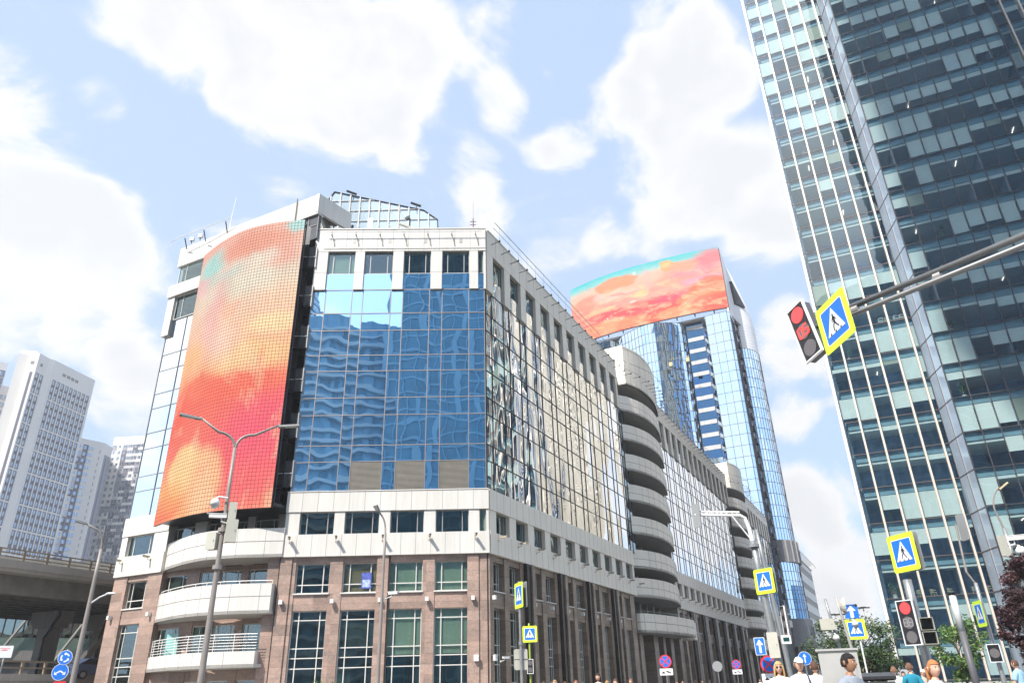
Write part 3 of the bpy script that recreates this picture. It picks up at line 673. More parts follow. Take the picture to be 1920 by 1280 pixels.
# recess balconies
b = MB()
b.prism([(-16.6,50.6),(-13.62,50.8),(-13.62,51.1),(-16.6,51.1)], 13.3, 35.6, 0)
b.build('recess_back', mat('recess_glass', (.03,.03,.035), .2, .1, .3), OB)
for i in range(6):
    z = 14.6+3.55*i; b = MB()
    b.prism([(-16.9,49.15),(-15.72,49.2),(-15.9,50.9),(-16.9,50.9)], z-.12, z, 0)
    b.prism([(-17.2,49.1),(-15.62,49.15),(-15.62,49.2),(-17.2,49.15)], z, z+1.75, 1); b.prism([(-15.62,49.15),(-15.55,49.15),(-15.75,50.9),(-15.82,50.9)], z-.1, z+1.8, 2)
    b.prism([(-17.2,49.05),(-15.6,49.1),(-15.6,49.16),(-17.2,49.11)], z+.82, z+.88, 3)
    for x in (-16.7,-16.2): b.box((x,49.06,z), (x+.06,49.12,z+1.7), 0)
    b.build('recess_balcony', [BLACKM, mat('smoked_panel', (.05,.045,.045), .12, .2, .2), FRAME, mat('worn_white_trim', (.4,.4,.4), .6, 0, .6, 12)], OB)

# ---- glazed roof gable behind
b = MB(); f = MB()
G = [(-19.4,35.5),(-18.3,46.6),(-17.7,47.7),(-8.5,45.1),(-7.1,43.9),(-6.6,35.5)]
gy0, gy1 = 59.6, 66.0
b.plate(G[::-1][::1], gy0, gy1); o = b.build('roof_skylight', mat('skylight_pane', (.52,.63,.70), .1, .35, .08, .5), OB)
def gtop(x):
    for (x0,z0),(x1,z1) in zip(G[:-1],G[1:]):
        if x0 <= x <= x1: return z0+(z1-z0)*(x-x0)/(x1-x0)
    return 36
for i in range(13):
    x = -19+i*1.0; f.tube([(x,gy0-.05,35.6),(x,gy0-.05,gtop(x))], .08, 5)
for z in [36.5+1.25*i for i in range(9)]:
    xs_ = [x*.1 for x in range(-193,-66) if gtop(x*.1) > z]
    if xs_: f.tube([(xs_[0],gy0-.05,z),(xs_[-1],gy0-.05,z)], .055, 5)
for p, q in zip(G[:-1], G[1:]): f.tube([(p[0],gy0-.05,p[1]),(q[0],gy0-.05,q[1])], .06, 6, 1)
for i in range(8):
    x0 = -18.2+i*1.0; 
    f.tube([(x0,gy0-.06,min(46.5,gtop(x0)-.1)),(x0+2.6,gy0-.06,40.5)], .03, 4)
c = f.build('lattice', [WHITE, DARK], None); c.parent = o
for F_ in (BULK,):
    if F_['glass'].v:
        o = F_['glass'].build('window', WING, OB, kind='stuff'); c = F_['frame'].build('frame', FRAMEW, None, kind='stuff'); c.parent = o

# ================================================================== LED SCREENS
def paint(name, base, blobs, warp, wscale, ws2=0, cells=None, emis=1.0, line=.12, lam=.025, pix=None, puff=None):
    s = NT(name); uv = s.n('ShaderNodeUVMap').outputs[0]
    if pix:
        sn = s.n('ShaderNodeVectorMath', operation='SNAP'); s.l(uv, sn.inputs[0]); sn.inputs[1].default_value = (1/pix[0], 1/pix[1], 1); uvp = sn.outputs[0]
    else: uvp = uv
    nz = s.noise(uvp, wscale, 9, .72); a = s.n('ShaderNodeVectorMath', operation='SUBTRACT'); s.l(nz.outputs['Color'], a.inputs[0]); a.inputs[1].default_value = (.5,.5,.5)
    b = s.n('ShaderNodeVectorMath', operation='MULTIPLY_ADD'); s.l(a.outputs[0], b.inputs[0]); b.inputs[1].default_value = (warp, warp, 0); s.l(uvp, b.inputs[2]); wuv = b.outputs[0]
    sep = s.n('ShaderNodeSeparateXYZ'); s.l(wuv, sep.inputs[0])
    rp = s.n('ShaderNodeValToRGB'); s.l(sep.outputs[1], rp.inputs[0]); el = rp.color_ramp.elements
    for i, (p, c) in enumerate(base):
        e = el[i] if i < 2 else el.new(p); e.position = p; e.color = (*c, 1)
    col = rp.outputs[0]
    for (u, v, ru, rv, c, soft, st) in blobs:
        k = s.n('ShaderNodeVectorMath', operation='SUBTRACT'); s.l(wuv, k.inputs[0]); k.inputs[1].default_value = (u, v, 0)
        k2 = s.n('ShaderNodeVectorMath', operation='DIVIDE'); s.l(k.outputs[0], k2.inputs[0]); k2.inputs[1].default_value = (ru, rv, 1)
        k3 = s.n('ShaderNodeVectorMath', operation='LENGTH'); s.l(k2.outputs[0], k3.inputs[0])
        m = s.n('ShaderNodeMapRange', interpolation_type='SMOOTHSTEP'); s.l(k3.outputs['Value'], m.inputs[0]); m.inputs[1].default_value = 1+soft*.5; m.inputs[2].default_value = 1-soft; m.inputs[3].default_value = 0; m.inputs[4].default_value = st
        col = s.mix(m.outputs[0], col, c)
    if puff:
        for ps, lo_, hi_, pc, pst in puff:
            pn = s.noise(uvp, ps, 10, .62, .6); pm = s.n('ShaderNodeMapRange', interpolation_type='SMOOTHSTEP'); s.l(pn.outputs[0], pm.inputs[0]); pm.inputs[1].default_value = lo_; pm.inputs[2].default_value = hi_; pm.inputs[4].default_value = pst
            vm = s.n('ShaderNodeMapRange', interpolation_type='SMOOTHSTEP'); s.l(sep.outputs[1], vm.inputs[0]); vm.inputs[1].default_value = .88; vm.inputs[2].default_value = .55
            col = s.mix(s.math('MULTIPLY', pm.outputs[0], vm.outputs[0]), col, pc)
    n2 = s.noise(uvp, wscale*2.2, 8, .65)
    f = s.math('ADD', s.math('MULTIPLY', n2.outputs[0], .5), .75); v = s.n('ShaderNodeVectorMath', operation='SCALE'); s.l(col, v.inputs[0]); s.l(f, v.inputs['Scale']); col = v.outputs[0]
    p = s.n('ShaderNodeBsdfPrincipled'); p.inputs['Base Color'].default_value = (lam,lam,lam,1); p.inputs['Roughness'].default_value = .7; p.inputs['Specular IOR Level'].default_value = .15
    st = emis
    if cells:
        su = s.n('ShaderNodeSeparateXYZ'); s.l(uv, su.inputs[0]); lo = None
        for ax, nc in ((0, cells[0]), (1, cells[1])):
            fr = s.math('FRACT', s.math('MULTIPLY', su.outputs[ax], nc)); g_ = s.math('GREATER_THAN', fr, line); lo = g_ if lo is None else s.math('MULTIPLY', lo, g_)
        st = s.math('MULTIPLY', s.math('ADD', s.math('MULTIPLY', lo, .80), .20), emis)
    s.l(col, p.inputs['Emission Color'])
    if isinstance(st, float): p.inputs['Emission Strength'].default_value = st
    else: s.l(st, p.inputs['Emission Strength'])
    s.l(p.outputs[0], s.out.inputs[0]); return s.m
def uv_strip(name, pts, z0, z1, m, backm, parent, th=.18):
    L_ = [0]
    for a, b in zip(pts[:-1], pts[1:]): L_.append(L_[-1]+(Vector(b)-Vector(a)).length)
    bk = off(pts, th); n = len(pts); V_ = []; F_ = []; U_ = []
    for i, p in enumerate(pts): V_ += [(*p,z0),(*p,z1),(*bk[i],z0),(*bk[i],z1)]
    for i in range(n-1):
        a, b = 4*i, 4*i+4; u0, u1 = L_[i]/L_[-1], L_[i+1]/L_[-1]
        F_.append((a,b,b+1,a+1)); U_.append([(u0,0),(u1,0),(u1,1),(u0,1)])
        for q in ((b+2,a+2,a+3,b+3),(a,a+2,b+2,b),(a+1,b+1,b+3,a+3)): F_.append(q); U_.append(None)
    F_.append((0,1,3,2)); U_.append(None); k = 4*(n-1); F_.append((k,k+2,k+3,k+1)); U_.append(None)
    me = bpy.data.meshes.new(name); me.from_pydata(V_, [], F_); me.materials.append(m); me.materials.append(backm)
    uvl = me.uv_layers.new(name='UVMap')
    for p in me.polygons:
        if U_[p.index] is None: p.material_index = 1; continue
        for li, u in zip(p.loop_indices, U_[p.index]): uvl.data[li].uv = u
    me.update(); return put(name, me, parent)
base1 = [(0,(1,.42,.16)),(1,(.88,.42,.32)),(.10,(1,.42,.16)),(.22,(1,.16,.10)),(.36,(.97,.13,.08)),(.47,(1,.36,.17)),(.60,(.97,.53,.33)),(.76,(.86,.62,.46)),(.88,(.80,.60,.48))]
bl1 = [(.80,.13,.42,.20,(1,.085,.12),.7,.9),(.92,.25,.35,.12,(1,.08,.15),.7,.8),(.05,.36,.2,.10,(1,.10,.05),.6,.9),(.10,.03,.22,.05,(.95,.11,.05),.5,.8),(.27,.15,.20,.085,(1,.62,.27),.25,.95),(.50,.09,.16,.12,(1,.50,.24),.35,.9),(.14,.07,.2,.06,(1,.38,.12),.6,.7),
 (.62,.40,.40,.05,(1,.13,.07),.5,.9),(.25,.44,.16,.035,(.97,.14,.07),.5,.8),(.7,.5,.4,.06,(1,.62,.28),.7,.8),(.85,.60,.2,.04,(1,.74,.38),.5,.7),(.30,.66,.14,.13,(.92,.50,.46),.9,.7),(.45,.56,.18,.08,(.96,.66,.56),.9,.6),
 (.10,.55,.2,.06,(1,.52,.22),.6,.7),(.55,.78,.5,.06,(.74,.68,.54),.8,.8),(.10,.86,.13,.07,(.86,.45,.45),.7,.8),(.20,.915,.2,.055,(.40,.72,.66),.5,.95),(.35,.84,.25,.03,(.55,.70,.62),.8,.7),(.62,.93,.36,.055,(.85,.33,.22),.5,.95),(.85,.87,.16,.06,(.88,.38,.28),.6,.8),(.72,.86,.13,.035,(.85,.74,.60),.7,.7),(.97,.985,.12,.03,(.42,.72,.68),.5,.95),(.36,.74,.10,.12,(.86,.36,.36),.9,.5)]
EM = .66
led = thing('led_screen', 'tall curved grid screen showing orange, pink and teal clouds on the rounded corner', 'led screen', (-21,50,13), world=True)
uv_strip('screen_face', SCR, 12.85, 36.1, paint('led_picture_tall', base1, bl1, .10, 3.2, cells=(42,84), emis=EM, line=.13, pix=(84,168), puff=[(3.2,.50,.60,(1,.62,.36),.45),(5,.42,.34,(1,.20,.12),.35)]), BLACKM, led)
b = MB(); f_ = off(SCR,.2)
for p in f_[::3]: b.tube([(*p,12.95),(*p,36.0)], .05, 5)
for z in (13.0, 20, 28, 35.9): b.tube([(*p,z) for p in f_], .05, 5)
b.build('support_frame', DARK, led)
# ================================================================== GLASS SKYSCRAPER UP THE STREET
TW = thing('glass_skyscraper', 'tall mirrored glass skyscraper with a curved blue side rising behind the office building', 'skyscraper', tuple(FR(146,-15,0)), world=True)
TH = 91.5
def sn(s_, n_): return FR(s_, n_, 0)[:2]
# front outline seen from the crossing: left drum, striped bay, right bay
drum = smooth_pts([(144,-37.5),(140,-35.6),(137.6,-33.6),(135.1,-30.2),(133.4,-26.9),(132.0,-23.6),(131.7,-20.6),(132.6,-18.0),(134.9,-14.0),(136.6,-12.6)], 3)
bayL = [(136.8,-12.4),(136.8,-7.6)]
bayR = [(136.4,-7.6),(134.9,-6.4),(134.7,-.6),(135.6,-.02)]
side = [(135.6,-.02),(141.5,0)]
bulge = smooth_pts([(144.6,-.2),(146,1.6),(148.5,3.1),(151.5,3.7),(155,3.2),(158,1.8),(161,-.6)], 3)
def glasswall(name, pts, z0, z1, dz, gm, mm, parent, sub=1, mth=.05, jit=.0):
    g_ = MB(); f = MB(); q = []
    for a, b in zip(pts[:-1], pts[1:]):
        n_ = max(1, round((Vector(b)-Vector(a)).length/sub)) if sub else 1
        for k in range(n_): q.append((a[0]+(b[0]-a[0])*k/n_, a[1]+(b[1]-a[1])*k/n_))
    q.append(pts[-1]); W_ = [sn(*p) for p in q]
    nz_ = max(1, round((z1-z0)/dz)); hz = (z1-z0)/nz_; rr = random.Random(len(q))
    for i in range(len(W_)-1):
        (x0,y0), (x1,y1) = W_[i], W_[i+1]; d = Vector((x1-x0, y1-y0)).normalized(); nx, ny = d.y, -d.x
        for k in range(nz_):
            e = rr.uniform(-jit, jit); e2 = rr.uniform(-jit, jit); za, zb = z0+k*hz, z0+(k+1)*hz
            v = g_.verts([(x0-nx*e,y0-ny*e,za),(x1+nx*e,y1+ny*e,za),(x1+nx*e2,y1+ny*e2,zb),(x0-nx*e2,y0-ny*e2,zb)]); g_.face((v,v+1,v+2,v+3))
        if i % 1 == 0: f.hexa([(x0+nx*.06-d.x*mth,y0+ny*.06-d.y*mth,z0),(x0+nx*.06+d.x*mth,y0+ny*.06+d.y*mth,z0),(x0-nx*.1+d.x*mth,y0-ny*.1+d.y*mth,z0),(x0-nx*.1-d.x*mth,y0-ny*.1-d.y*mth,z0)]+[(x0+nx*.06-d.x*mth,y0+ny*.06-d.y*mth,z1),(x0+nx*.06+d.x*mth,y0+ny*.06+d.y*mth,z1),(x0-nx*.1+d.x*mth,y0-ny*.1+d.y*mth,z1),(x0-nx*.1-d.x*mth,y0-ny*.1-d.y*mth,z1)])
        for k in range(nz_+1):
            z = z0+k*hz; f.hexa([(x0+nx*.05,y0+ny*.05,z-mth),(x1+nx*.05,y1+ny*.05,z-mth),(x1-nx*.05,y1-ny*.05,z-mth),(x0-nx*.05,y0-ny*.05,z-mth),(x0+nx*.05,y0+ny*.05,z+mth),(x1+nx*.05,y1+ny*.05,z+mth),(x1-nx*.05,y1-ny*.05,z+mth),(x0-nx*.05,y0-ny*.05,z+mth)])
    o = g_.build(name, gm, parent, world=True); c = f.build('mullions', mm, None); c.parent = o; return o
TM = mat('tower_mullion', (.10,.11,.13), .5, .3, 0)
glasswall('curved_glass', drum, 20, 91, 2.8, TOWG, TM, TW, 2.6, .055, .03)
glasswall('bay_glass', bayR, 20, 91, 2.8, TOWG, TM, TW, 1.9, .055, .02)
glasswall('side_glass', side, 14, 90, 1.4, mirror('violet_glass', (.40,.48,.80), (.55,.62,.9), .02, .2), TM, TW, .8, .04)
glasswall('round_glass', bulge, 32.6, 84, 2.8, TOWG, TM, TW, 2.2, .05, .03)
TF = frame(sn(136.8,-12.4), 26.5+90)       # striped bay, s runs towards the street
b = MB(); st_ = MB()
b.fb(TF, .0, 4.8, -.6, -.5, 20, 92)
b.build('striped_bay_glass', TOWB, TW)
for i in range(21):
    z = 90-3.4*i
    st_ = MB(); st_.fb(TF, .2, 4.5, -.5, -.35, z-1.1, z)
    for x in (1.35, 3.05): st_.fb(TF, x-.02, x+.02, -.35, -.34, z-1.08, z-.02, 1)
    st_.build('white_stripe', [mat('stripe_grey', (.46,.46,.46), .5), JOINT], TW)
b = MB()       # solid core
poly = [sn(s_+1.2 if s_ < 140 else s_, n_-.6) for s_, n_ in drum]+[sn(138,-12.6),sn(138,-7.8),sn(136.9,-7),sn(136.6,-.8),sn(142,-.6),sn(146,.8),sn(151.5,2.9),sn(157,1.6),sn(160,-2),sn(160,-36)]
b.prism(poly, 0, 91); b.build('core_wall', DARK, TW)
b = MB()       # dark slot with small balconies between the street side and the round tower
b.prism([sn(141.5,-.4),sn(144.7,-.4),sn(144.7,-1.0),sn(141.5,-1.0)], 9, 90, 1)
for i in range(24): z = 12+3.4*i; b.prism([sn(141.7,.45),sn(144.3,.45),sn(144.3,-.4),sn(141.7,-.4)], z, z+1.25, 0); b.prism([sn(141.7,.47),sn(144.3,.47),sn(144.3,.45),sn(141.7,.45)], z+1.0, z+1.25, 2)
b.build('slot_balconies', [DARK, BLACKM, FRAME], TW)
# white cladding crown behind the billboard, sloping down to the back
CROWN = [(135.6,111.4),(144.4,111.2),(146,104.2),(147,101.3),(148.5,98),(150,95),(151.5,93)]
def sl(s_):
    T_ = CROWN
    for (a, za), (b2, zb) in zip(T_[:-1], T_[1:]):
        if a <= s_ <= b2: return za+(zb-za)*(s_-a)/(b2-a)
    return T_[-1][1] if s_ > T_[0][0] else T_[0][1]
b = MB()
crown = [(135.6,.0)]+[(141.5,.05)]+[(144.6,-.1)]+bulge[2:-3]
for i in range(len(crown)-1):
    a, c = crown[i], crown[i+1]; za, zc = max(92,sl(a[0])), max(92,sl(c[0]))
    A_, C_, D_, E_ = sn(*a), sn(*c), sn(c[0],c[1]-.4), sn(a[0],a[1]-.4)
    zb = 90 if a[0] < 141 else 84
    b.hexa([(*A_,zb),(*C_,zb),(*D_,zb),(*E_,zb),(*A_,za),(*C_,zc),(*D_,zc),(*E_,za)])
b.prism([sn(136,-45.2),sn(136.2,-45.2),sn(160,-44),sn(160,-2),sn(157,1.5),sn(151.5,3.2),sn(146,1.2),sn(136,-.4)], 91, 91.6, 1)
for i in range(1, 12):
    z = 84+i*.9
    ring(b, lambda x,y,zz: FR(x,y,zz), [(p[0],p[1]+.01) for p in crown[2:]], .02, z, z+.03, 2) if z < 92 else None
b.build('crown_cladding', [mat('crown_white', (.80,.80,.80), .4, 0, .04), SOFF, JOINT], TW)
b = MB(); v = b.verts([FR(144.7,.9,105), FR(144.9,1.0,97.6), FR(147.0,3.0,96.8), FR(144.8,-.3,105), FR(145.0,-.3,97.6), FR(147.0,1.9,96.8)])
for q in ((0,1,2),(5,4,3),(0,3,4,1),(1,4,5,2),(2,5,3,0)): b.face([v+i for i in q])
b.build('triangular_opening', DARK, TW)
b = MB()
for i in range(7): z = 84+i*1.6; b.tube([FR(152,3.6,z), FR(152.8,4.6,z+.1)], .05, 5); b.sphere(FR(152.8,4.6,z+.1), .14, 6, 4)
b.build('facade_spikes', WPL, TW)
# cradle hanging in front of the curved side
cr = thing('window_cleaning_cradle', 'small window cleaning cradle hanging on the blue side of the skyscraper', 'cradle', tuple(FR(131.2,-14.5,77)), world=True)
b = MB(); b.tube([FR(131.2,-16.5,79), FR(131.2,-11.3,79)], .07, 5); b.fb(frame(sn(131.2,-16.8),116.5), 0, 1.0, 0, .7, 76.9, 78.0); b.fb(frame(sn(131.2,-12.2),116.5), 0, .9, 0, .7, 77.2, 78.4)
b.build('platform', mat('cradle_yellow', (.45,.38,.2), .5), cr)
b = MB()
for n_ in (-16.4,-11.8): b.tube([FR(131.2,n_,78), FR(131.2,n_,91)], .03, 4)
b.build('cables', DARK, cr)
# billboard
bb = thing('roof_billboard', 'wide curved billboard of orange and teal clouds on top of the skyscraper', 'billboard', tuple(FR(134,-22,92)), world=True)
base2 = [(0,(.93,.13,.06)),(1,(.05,.62,.66)),(.30,(.93,.10,.09)),(.45,(.97,.28,.22)),(.6,(.98,.44,.34)),(.80,(.95,.54,.40)),(.90,(.30,.66,.64))]
bl2 = [(.08,.30,.20,.26,(.90,.13,.12),.4,.9),(.12,.62,.16,.12,(.95,.33,.22),.25,.9),(.04,.45,.10,.25,(.93,.28,.20),.35,.9),(.22,.12,.22,.12,(.96,.30,.14),.3,.9),(.33,.14,.12,.14,(1,.38,.18),.25,.9),(.42,.10,.12,.10,(.95,.26,.12),.3,.9),
 (.20,.42,.14,.05,(1,.55,.28),.6,.8),(.30,.30,.20,.10,(.88,.07,.10),.5,.8),(.55,.26,.22,.10,(.90,.08,.10),.5,.9),(.72,.33,.16,.10,(.90,.09,.16),.5,.9),(.60,.44,.30,.07,(.96,.44,.34),.6,.8),(.36,.60,.16,.08,(.98,.62,.46),.6,.8),
 (.33,.80,.14,.11,(.95,.33,.16),.2,.95),(.42,.84,.07,.07,(.95,.35,.17),.2,.9),(.24,.66,.06,.06,(.95,.62,.52),.6,.6),(.50,.50,.07,.05,(1,.62,.26),.3,.9),(.75,.62,.16,.14,(.95,.38,.26),.35,.9),(.86,.74,.18,.16,(.88,.30,.36),.5,.9),(.95,.86,.12,.14,(.90,.22,.24),.5,.9),
 (.88,.52,.16,.07,(.78,.36,.52),.6,.85),(.70,.86,.045,.10,(1,.45,.16),.12,.98),(.70,.88,.025,.05,(1,.58,.25),.4,.8),(.78,.80,.10,.10,(.96,.40,.24),.4,.85),(.92,.34,.14,.22,(.95,.20,.09),.2,.95),(.82,.22,.10,.14,(.96,.26,.12),.2,.95),(.72,.08,.16,.08,(1,.32,.14),.25,.95),(.95,.12,.16,.14,(.88,.13,.08),.4,.9),
 (.55,.68,.018,.26,(.93,.45,.48),.8,.6),(.27,.62,.12,.03,(.93,.48,.44),.8,.6),(.45,.42,.03,.012,(1,.9,.7),.2,.9),(.26,.24,.008,.015,(1,.9,.7),.2,.9),(.36,.20,.007,.012,(1,.9,.7),.2,.9),(.10,.88,.012,.02,(1,.45,.12),.2,.9),(.17,.87,.009,.014,(1,.45,.12),.2,.9),(.48,.90,.008,.02,(.8,.9,.7),.2,.9)]
BBP = [sn(s_,n_) for s_, n_ in smooth_pts([(137.6,-45.8),(135.4,-38.4),(134.1,-29.5),(133.9,-19),(134.3,-8.9),(135.5,.05)], 4)]
uv_strip('screen_face', BBP, 92.4, 111.6, paint('led_picture_wide', base2, bl2, .20, 5.0, emis=EM*1.02, puff=[(7,.50,.60,(1,.50,.30),.55),(11,.54,.60,(1,.66,.36),.45),(6,.40,.32,(.86,.10,.14),.5)]), DARK, bb, .6)
b = MB(); q = off(BBP, .6)
for p in q[::2]: b.tube([(*p,91.6),(*p,111.4)], .18, 6)
for z in (93, 102, 111): b.tube([(*p,z) for p in q], .15, 6)
b.build('steel_frame', DARK, bb)

# ================================================================== BLOCK AT THE FOOT OF THE SKYSCRAPER AND THE FAR ONE
RB = thing('round_corner_block', 'rounded dark grey and glass block at the foot of the skyscraper', 'office block', tuple(FR(151,0,0)), world=True)
def arcw(mb, z0, z1, o_=0, m=0): ring(mb, FR, [(p[0], p[1]+o_) for p in bulge], .4, z0, z1, m)
b = MB(); arcw(b, 27.4, 32.6, .5); 
for p in bulge[1:-1:2]: b.fb(FR, p[0]-.1, p[0]+.1, p[1], p[1]+.75, 27.4, 32.6, 1)
b.build('grey_crown', [mat('slate_cladding', (.20,.20,.21), .5), FRAME], RB)
b = MB()
for i in range(1, len(bulge)-2, 2): p = bulge[i]; b.fb(FR, p[0]+.3, p[0]+1.2, p[1]-.2, p[1]+.58, 28.0, 30.6)
b.build('dark_windows', BLACKM, RB)
glasswall('round_glass', bulge, 14.6, 27.4, 2.1, TOWG, TM, RB, 2.2, .05, .03)
glasswall('round_dark_glass', [(p[0],p[1]+.05) for p in bulge[3:9]], 14.6, 22.0, 2.1, TOWB, TM, RB, 2.2, .05)
b = MB(); arcw(b, 8.6, 14.6, .5); b.build('grey_base', mat('slate_cladding2', (.15,.15,.16), .5), RB)
b = MB()
for i in range(1, len(bulge)-2): p = bulge[i]; b.fb(FR, p[0]+.2, p[0]+.8, p[1]-.2, p[1]+.6, 11.0, 13.0)
b.build('small_windows', BLACKM, RB)
b = MB()
for s_ in (144.5,149,154,159): b.fb(FR, s_, s_+.9, -1.0, .8, 0, 8.6)
b.prism([sn(137,-1.2),sn(160,-1.2),sn(160,-3),sn(137,-3)], 0, 9, 1); b.prism([sn(136.6,-.2),sn(143.5,-.2),sn(143.5,-1.2),sn(136.6,-1.2)], 0, 14, 1)
b.build('columns', [GDARK, ROOM], RB)

FB_ = thing('white_office_block', 'white office block with long rows of narrow windows at the far end of the street', 'office block', tuple(FR(190,-10,0)), world=True)
b = MB(); S0, S1 = 161.0, 219.0
rows = [(30.2,32.2),(25.9,27.7),(21.8,23.6),(17.7,19.5),(13.6,15.4),(9.6,11.2)]
zs_ = [33.8]+[z for r_ in rows for z in (r_[1], r_[0])]+[0]
for i in range(0, len(zs_), 2): b.fb(FR, S0, S1, -.6, 0, zs_[i+1], zs_[i])
for r_ in rows:
    n_ = 36
    for i in range(n_+1): x = S0+.2+(S1-S0-.4)*i/n_; b.fb(FR, x-.22, x+.22, -.4, -.05, r_[0], r_[1])
    b.fb(FR, S0, S0+1.6, -.5, -.02, r_[0], r_[1])
b.prism([sn(S1,-.02),sn(S1,-20),sn(S1-.5,-20),sn(S1-.5,-.02)], 0, 33.8)
b.build('wall', WHITE, FB_)
b = MB(); b.prism([sn(S0,-.62),sn(S1-.6,-.62),sn(S1-.6,-20),sn(S0,-20)], .0, 33.5); b.build('window_rows', mat('dark_pane', (.03,.035,.05), .08, .3, .3), FB_)
b = MB()
for i in range(26): x = S0+.5+i*2.25; b.tube([FR(x,0,33.8), FR(x,1.7,34.6)], .09, 5); 
b.tube([FR(S0,1.7,34.6), FR(S1,1.7,34.6)], .06, 5); b.fb(FR, S0, S1, -.5, .25, 33.8, 34.1)
b.build('cornice', [WHITE], FB_)
b = MB()
for i in range(6): x = S0+2+i*9; b.fb(FR, x, x+4.5, .02, .06, 1, 7)
b.build('shop_windows', GDARK, FB_)

# ================================================================== FAR APARTMENT TOWERS
def az_pt(az, d): p = pol(az, d); return (p.x, p.y)
RW = mat('render_white', (.66,.64,.61), .8, 0, .04, .1); RG1 = mat('render_light_grey', (.48,.48,.50), .8, 0, .04); RG2 = mat('render_mid_grey', (.26,.26,.29), .8, 0, .04); RG3 = mat('render_dark_grey', (.12,.12,.15), .8, 0, .05)
PANE = mirror('far_pane', (.20,.28,.38), (.4,.5,.6), .03, .1, rough=.05)
def far_windows(parent, items, size):
    """items: list of (frame, s, z, w, h); the first hundred are parts, the rest one mesh"""
    protos = {}
    items = sorted(items, key=lambda q: -q[2])
    bulk = MB()
    for i, (F_, s_, z_, w_, h_) in enumerate(items):
        if i < 100:
            k = (round(w_,2), round(h_,2))
            if k not in protos:
                p = MB(); p.box((0,-.06,0), (w_,.0,h_)); p.box((w_*.45,-.1,0), (w_*.53,-.06,h_), 1); p.box((-.06,-.09,-.1), (w_+.06,-.0601,0), 1)
                me = bpy.data.meshes.new('window'); me.from_pydata(p.v, [], p.f); me.materials.append(PANE); me.materials.append(RW); me.polygons.foreach_set('material_index', p.mi); me.update(); protos[k] = me
            o = put('window', protos[k], parent, world=True); o.location = F_(s_,.0,z_); o.rotation_euler = (0,0,F_.rz)
        else:
            bulk.fb(F_, s_, s_+w_, 0, .06, z_, z_+h_); bulk.fb(F_, s_+w_*.45, s_+w_*.53, .06, .1, z_, z_+h_, 1)
    if bulk.v: bulk.build('window', [PANE, RW], parent, kind='stuff')
def fr2(a, b):
    d = Vector(b)-Vector(a); F_ = frame(a, math.degrees(math.atan2(d.x, d.y))); return F_, d.length
A_ = thing('apartment_tower', 'tallest white apartment tower with a grid of dark window strips, beyond the overpass', 'apartment tower', az_pt(-34,340)+(0,), world=True)
PR, PL = az_pt(-32.27,341), az_pt(-35.02,325.5)
p2, p3 = az_pt(-35.38,324.8), az_pt(-36.02,321); p4, p5, p6 = az_pt(-36.55,322), az_pt(-36.62,325), az_pt(-37.22,325); bk = az_pt(-36.3,372); bk2 = az_pt(-32.6,372)
b = MB(); b.prism([PR, bk2, bk, p6, p5, p4, p3, p2, PL], 0, 127.2); b.prism([az_pt(-36.2,324), az_pt(-36.2,340), az_pt(-37.1,340), az_pt(-37.15,326)], 127, 129); b.build('wall', RW, A_)
items = []; st_ = MB(); gaps = []
F1, L1 = fr2(PL, PR); F2, L2 = fr2(p3, p2); F3, L3 = fr2(p4, p3)
for F_, L_, n_, m0, m1 in ((F1,L1,9,1.0,.8),(F2,L2,2,.35,.35)):
    pit = (L_-m0-m1)/n_
    for c_ in range(n_):
        s_ = m0+c_*pit+pit*.16; z = 119.5; grp = [3,4,3,3,4,3,3,4,3,3,4,3,4]; gi = 0
        while z > 20 and gi < len(grp):
            h_ = grp[gi]*3.0; st_.fb(F_, s_-.08, s_+pit*.68, 0, .03, z-h_+.4, z-.25)
            for k in range(grp[gi]): items.append((F_, s_+.05, z-2.3-3*k, pit*.42, 1.7))
            z -= h_; gi += 1
for F_, s_ in ((F3, L3*.45),): st_.fb(F_, s_, s_+.9, 0, .04, 70, 119)
for x in (5.2,7.6,9.8,12.0): st_.fb(F1, x, x+1.7, 0, .05, 122.3, 123.6, 1)
for F_, x in ((F2,1.6),(F3,.8)): st_.fb(F_, x, x+1.2, 0, .05, 122.3, 123.6, 1)
st_.build('spandrel_panels', [RG3, mat('vent_brown',(.25,.22,.2))], A_)
far_windows(A_, items, 1)
B_ = thing('apartment_tower', 'slim white apartment tower with a dark blue side strip, middle of the far towers', 'apartment tower', az_pt(-31,375)+(0,), group=None, world=True)
q0, q1, q2, q3 = az_pt(-33.0,368), az_pt(-31.75,371), az_pt(-30.78,373), az_pt(-30.18,380)
b = MB(); b.prism([q3, az_pt(-30.3,400), az_pt(-32.8,400), q0, q1, q2], 0, 109.5); b.build('wall', RW, B_)
F1, L1 = fr2(q1, q2); F0, L0 = fr2(q0, q1); F2, L2 = fr2(q2, q3); st_ = MB(); items = []
st_.fb(F2, L2*.28, L2-.1, .0, .1, 5, 104.5, 0); st_.fb(F2, L2*.42, L2*.52, .1, .16, 8, 103, 1)
for i in range(32): st_.fb(F2, L2*.8, L2*.85, .1, .13, 8+3*i, 9.6+3*i, 1); items.append((F1, .5, 105-3*i, 1.9, 1.5)); st_.fb(F1, L1*.82, L1*.87, 0, .05, 104-3*i, 105.6-3*i, 0)
for i in range(32):
    for k in range(3): st_.fb(F0, L0-1.9-2.4*k, L0-.1-2.4*k+.5, 0, .05, 104-3*i, 107-3*i-.05, (2,3,4)[(i*2+k*5+i//3)%3] if k else 2); items.append((F0, L0-1.6-2.4*k, 104.9-3*i, 1.2, 1.5))
st_.build('colour_panels', [RG2, mat('strip_blue',(.05,.08,.16),.3), RG3, RG1, RW], B_)
far_windows(B_, items, 1)
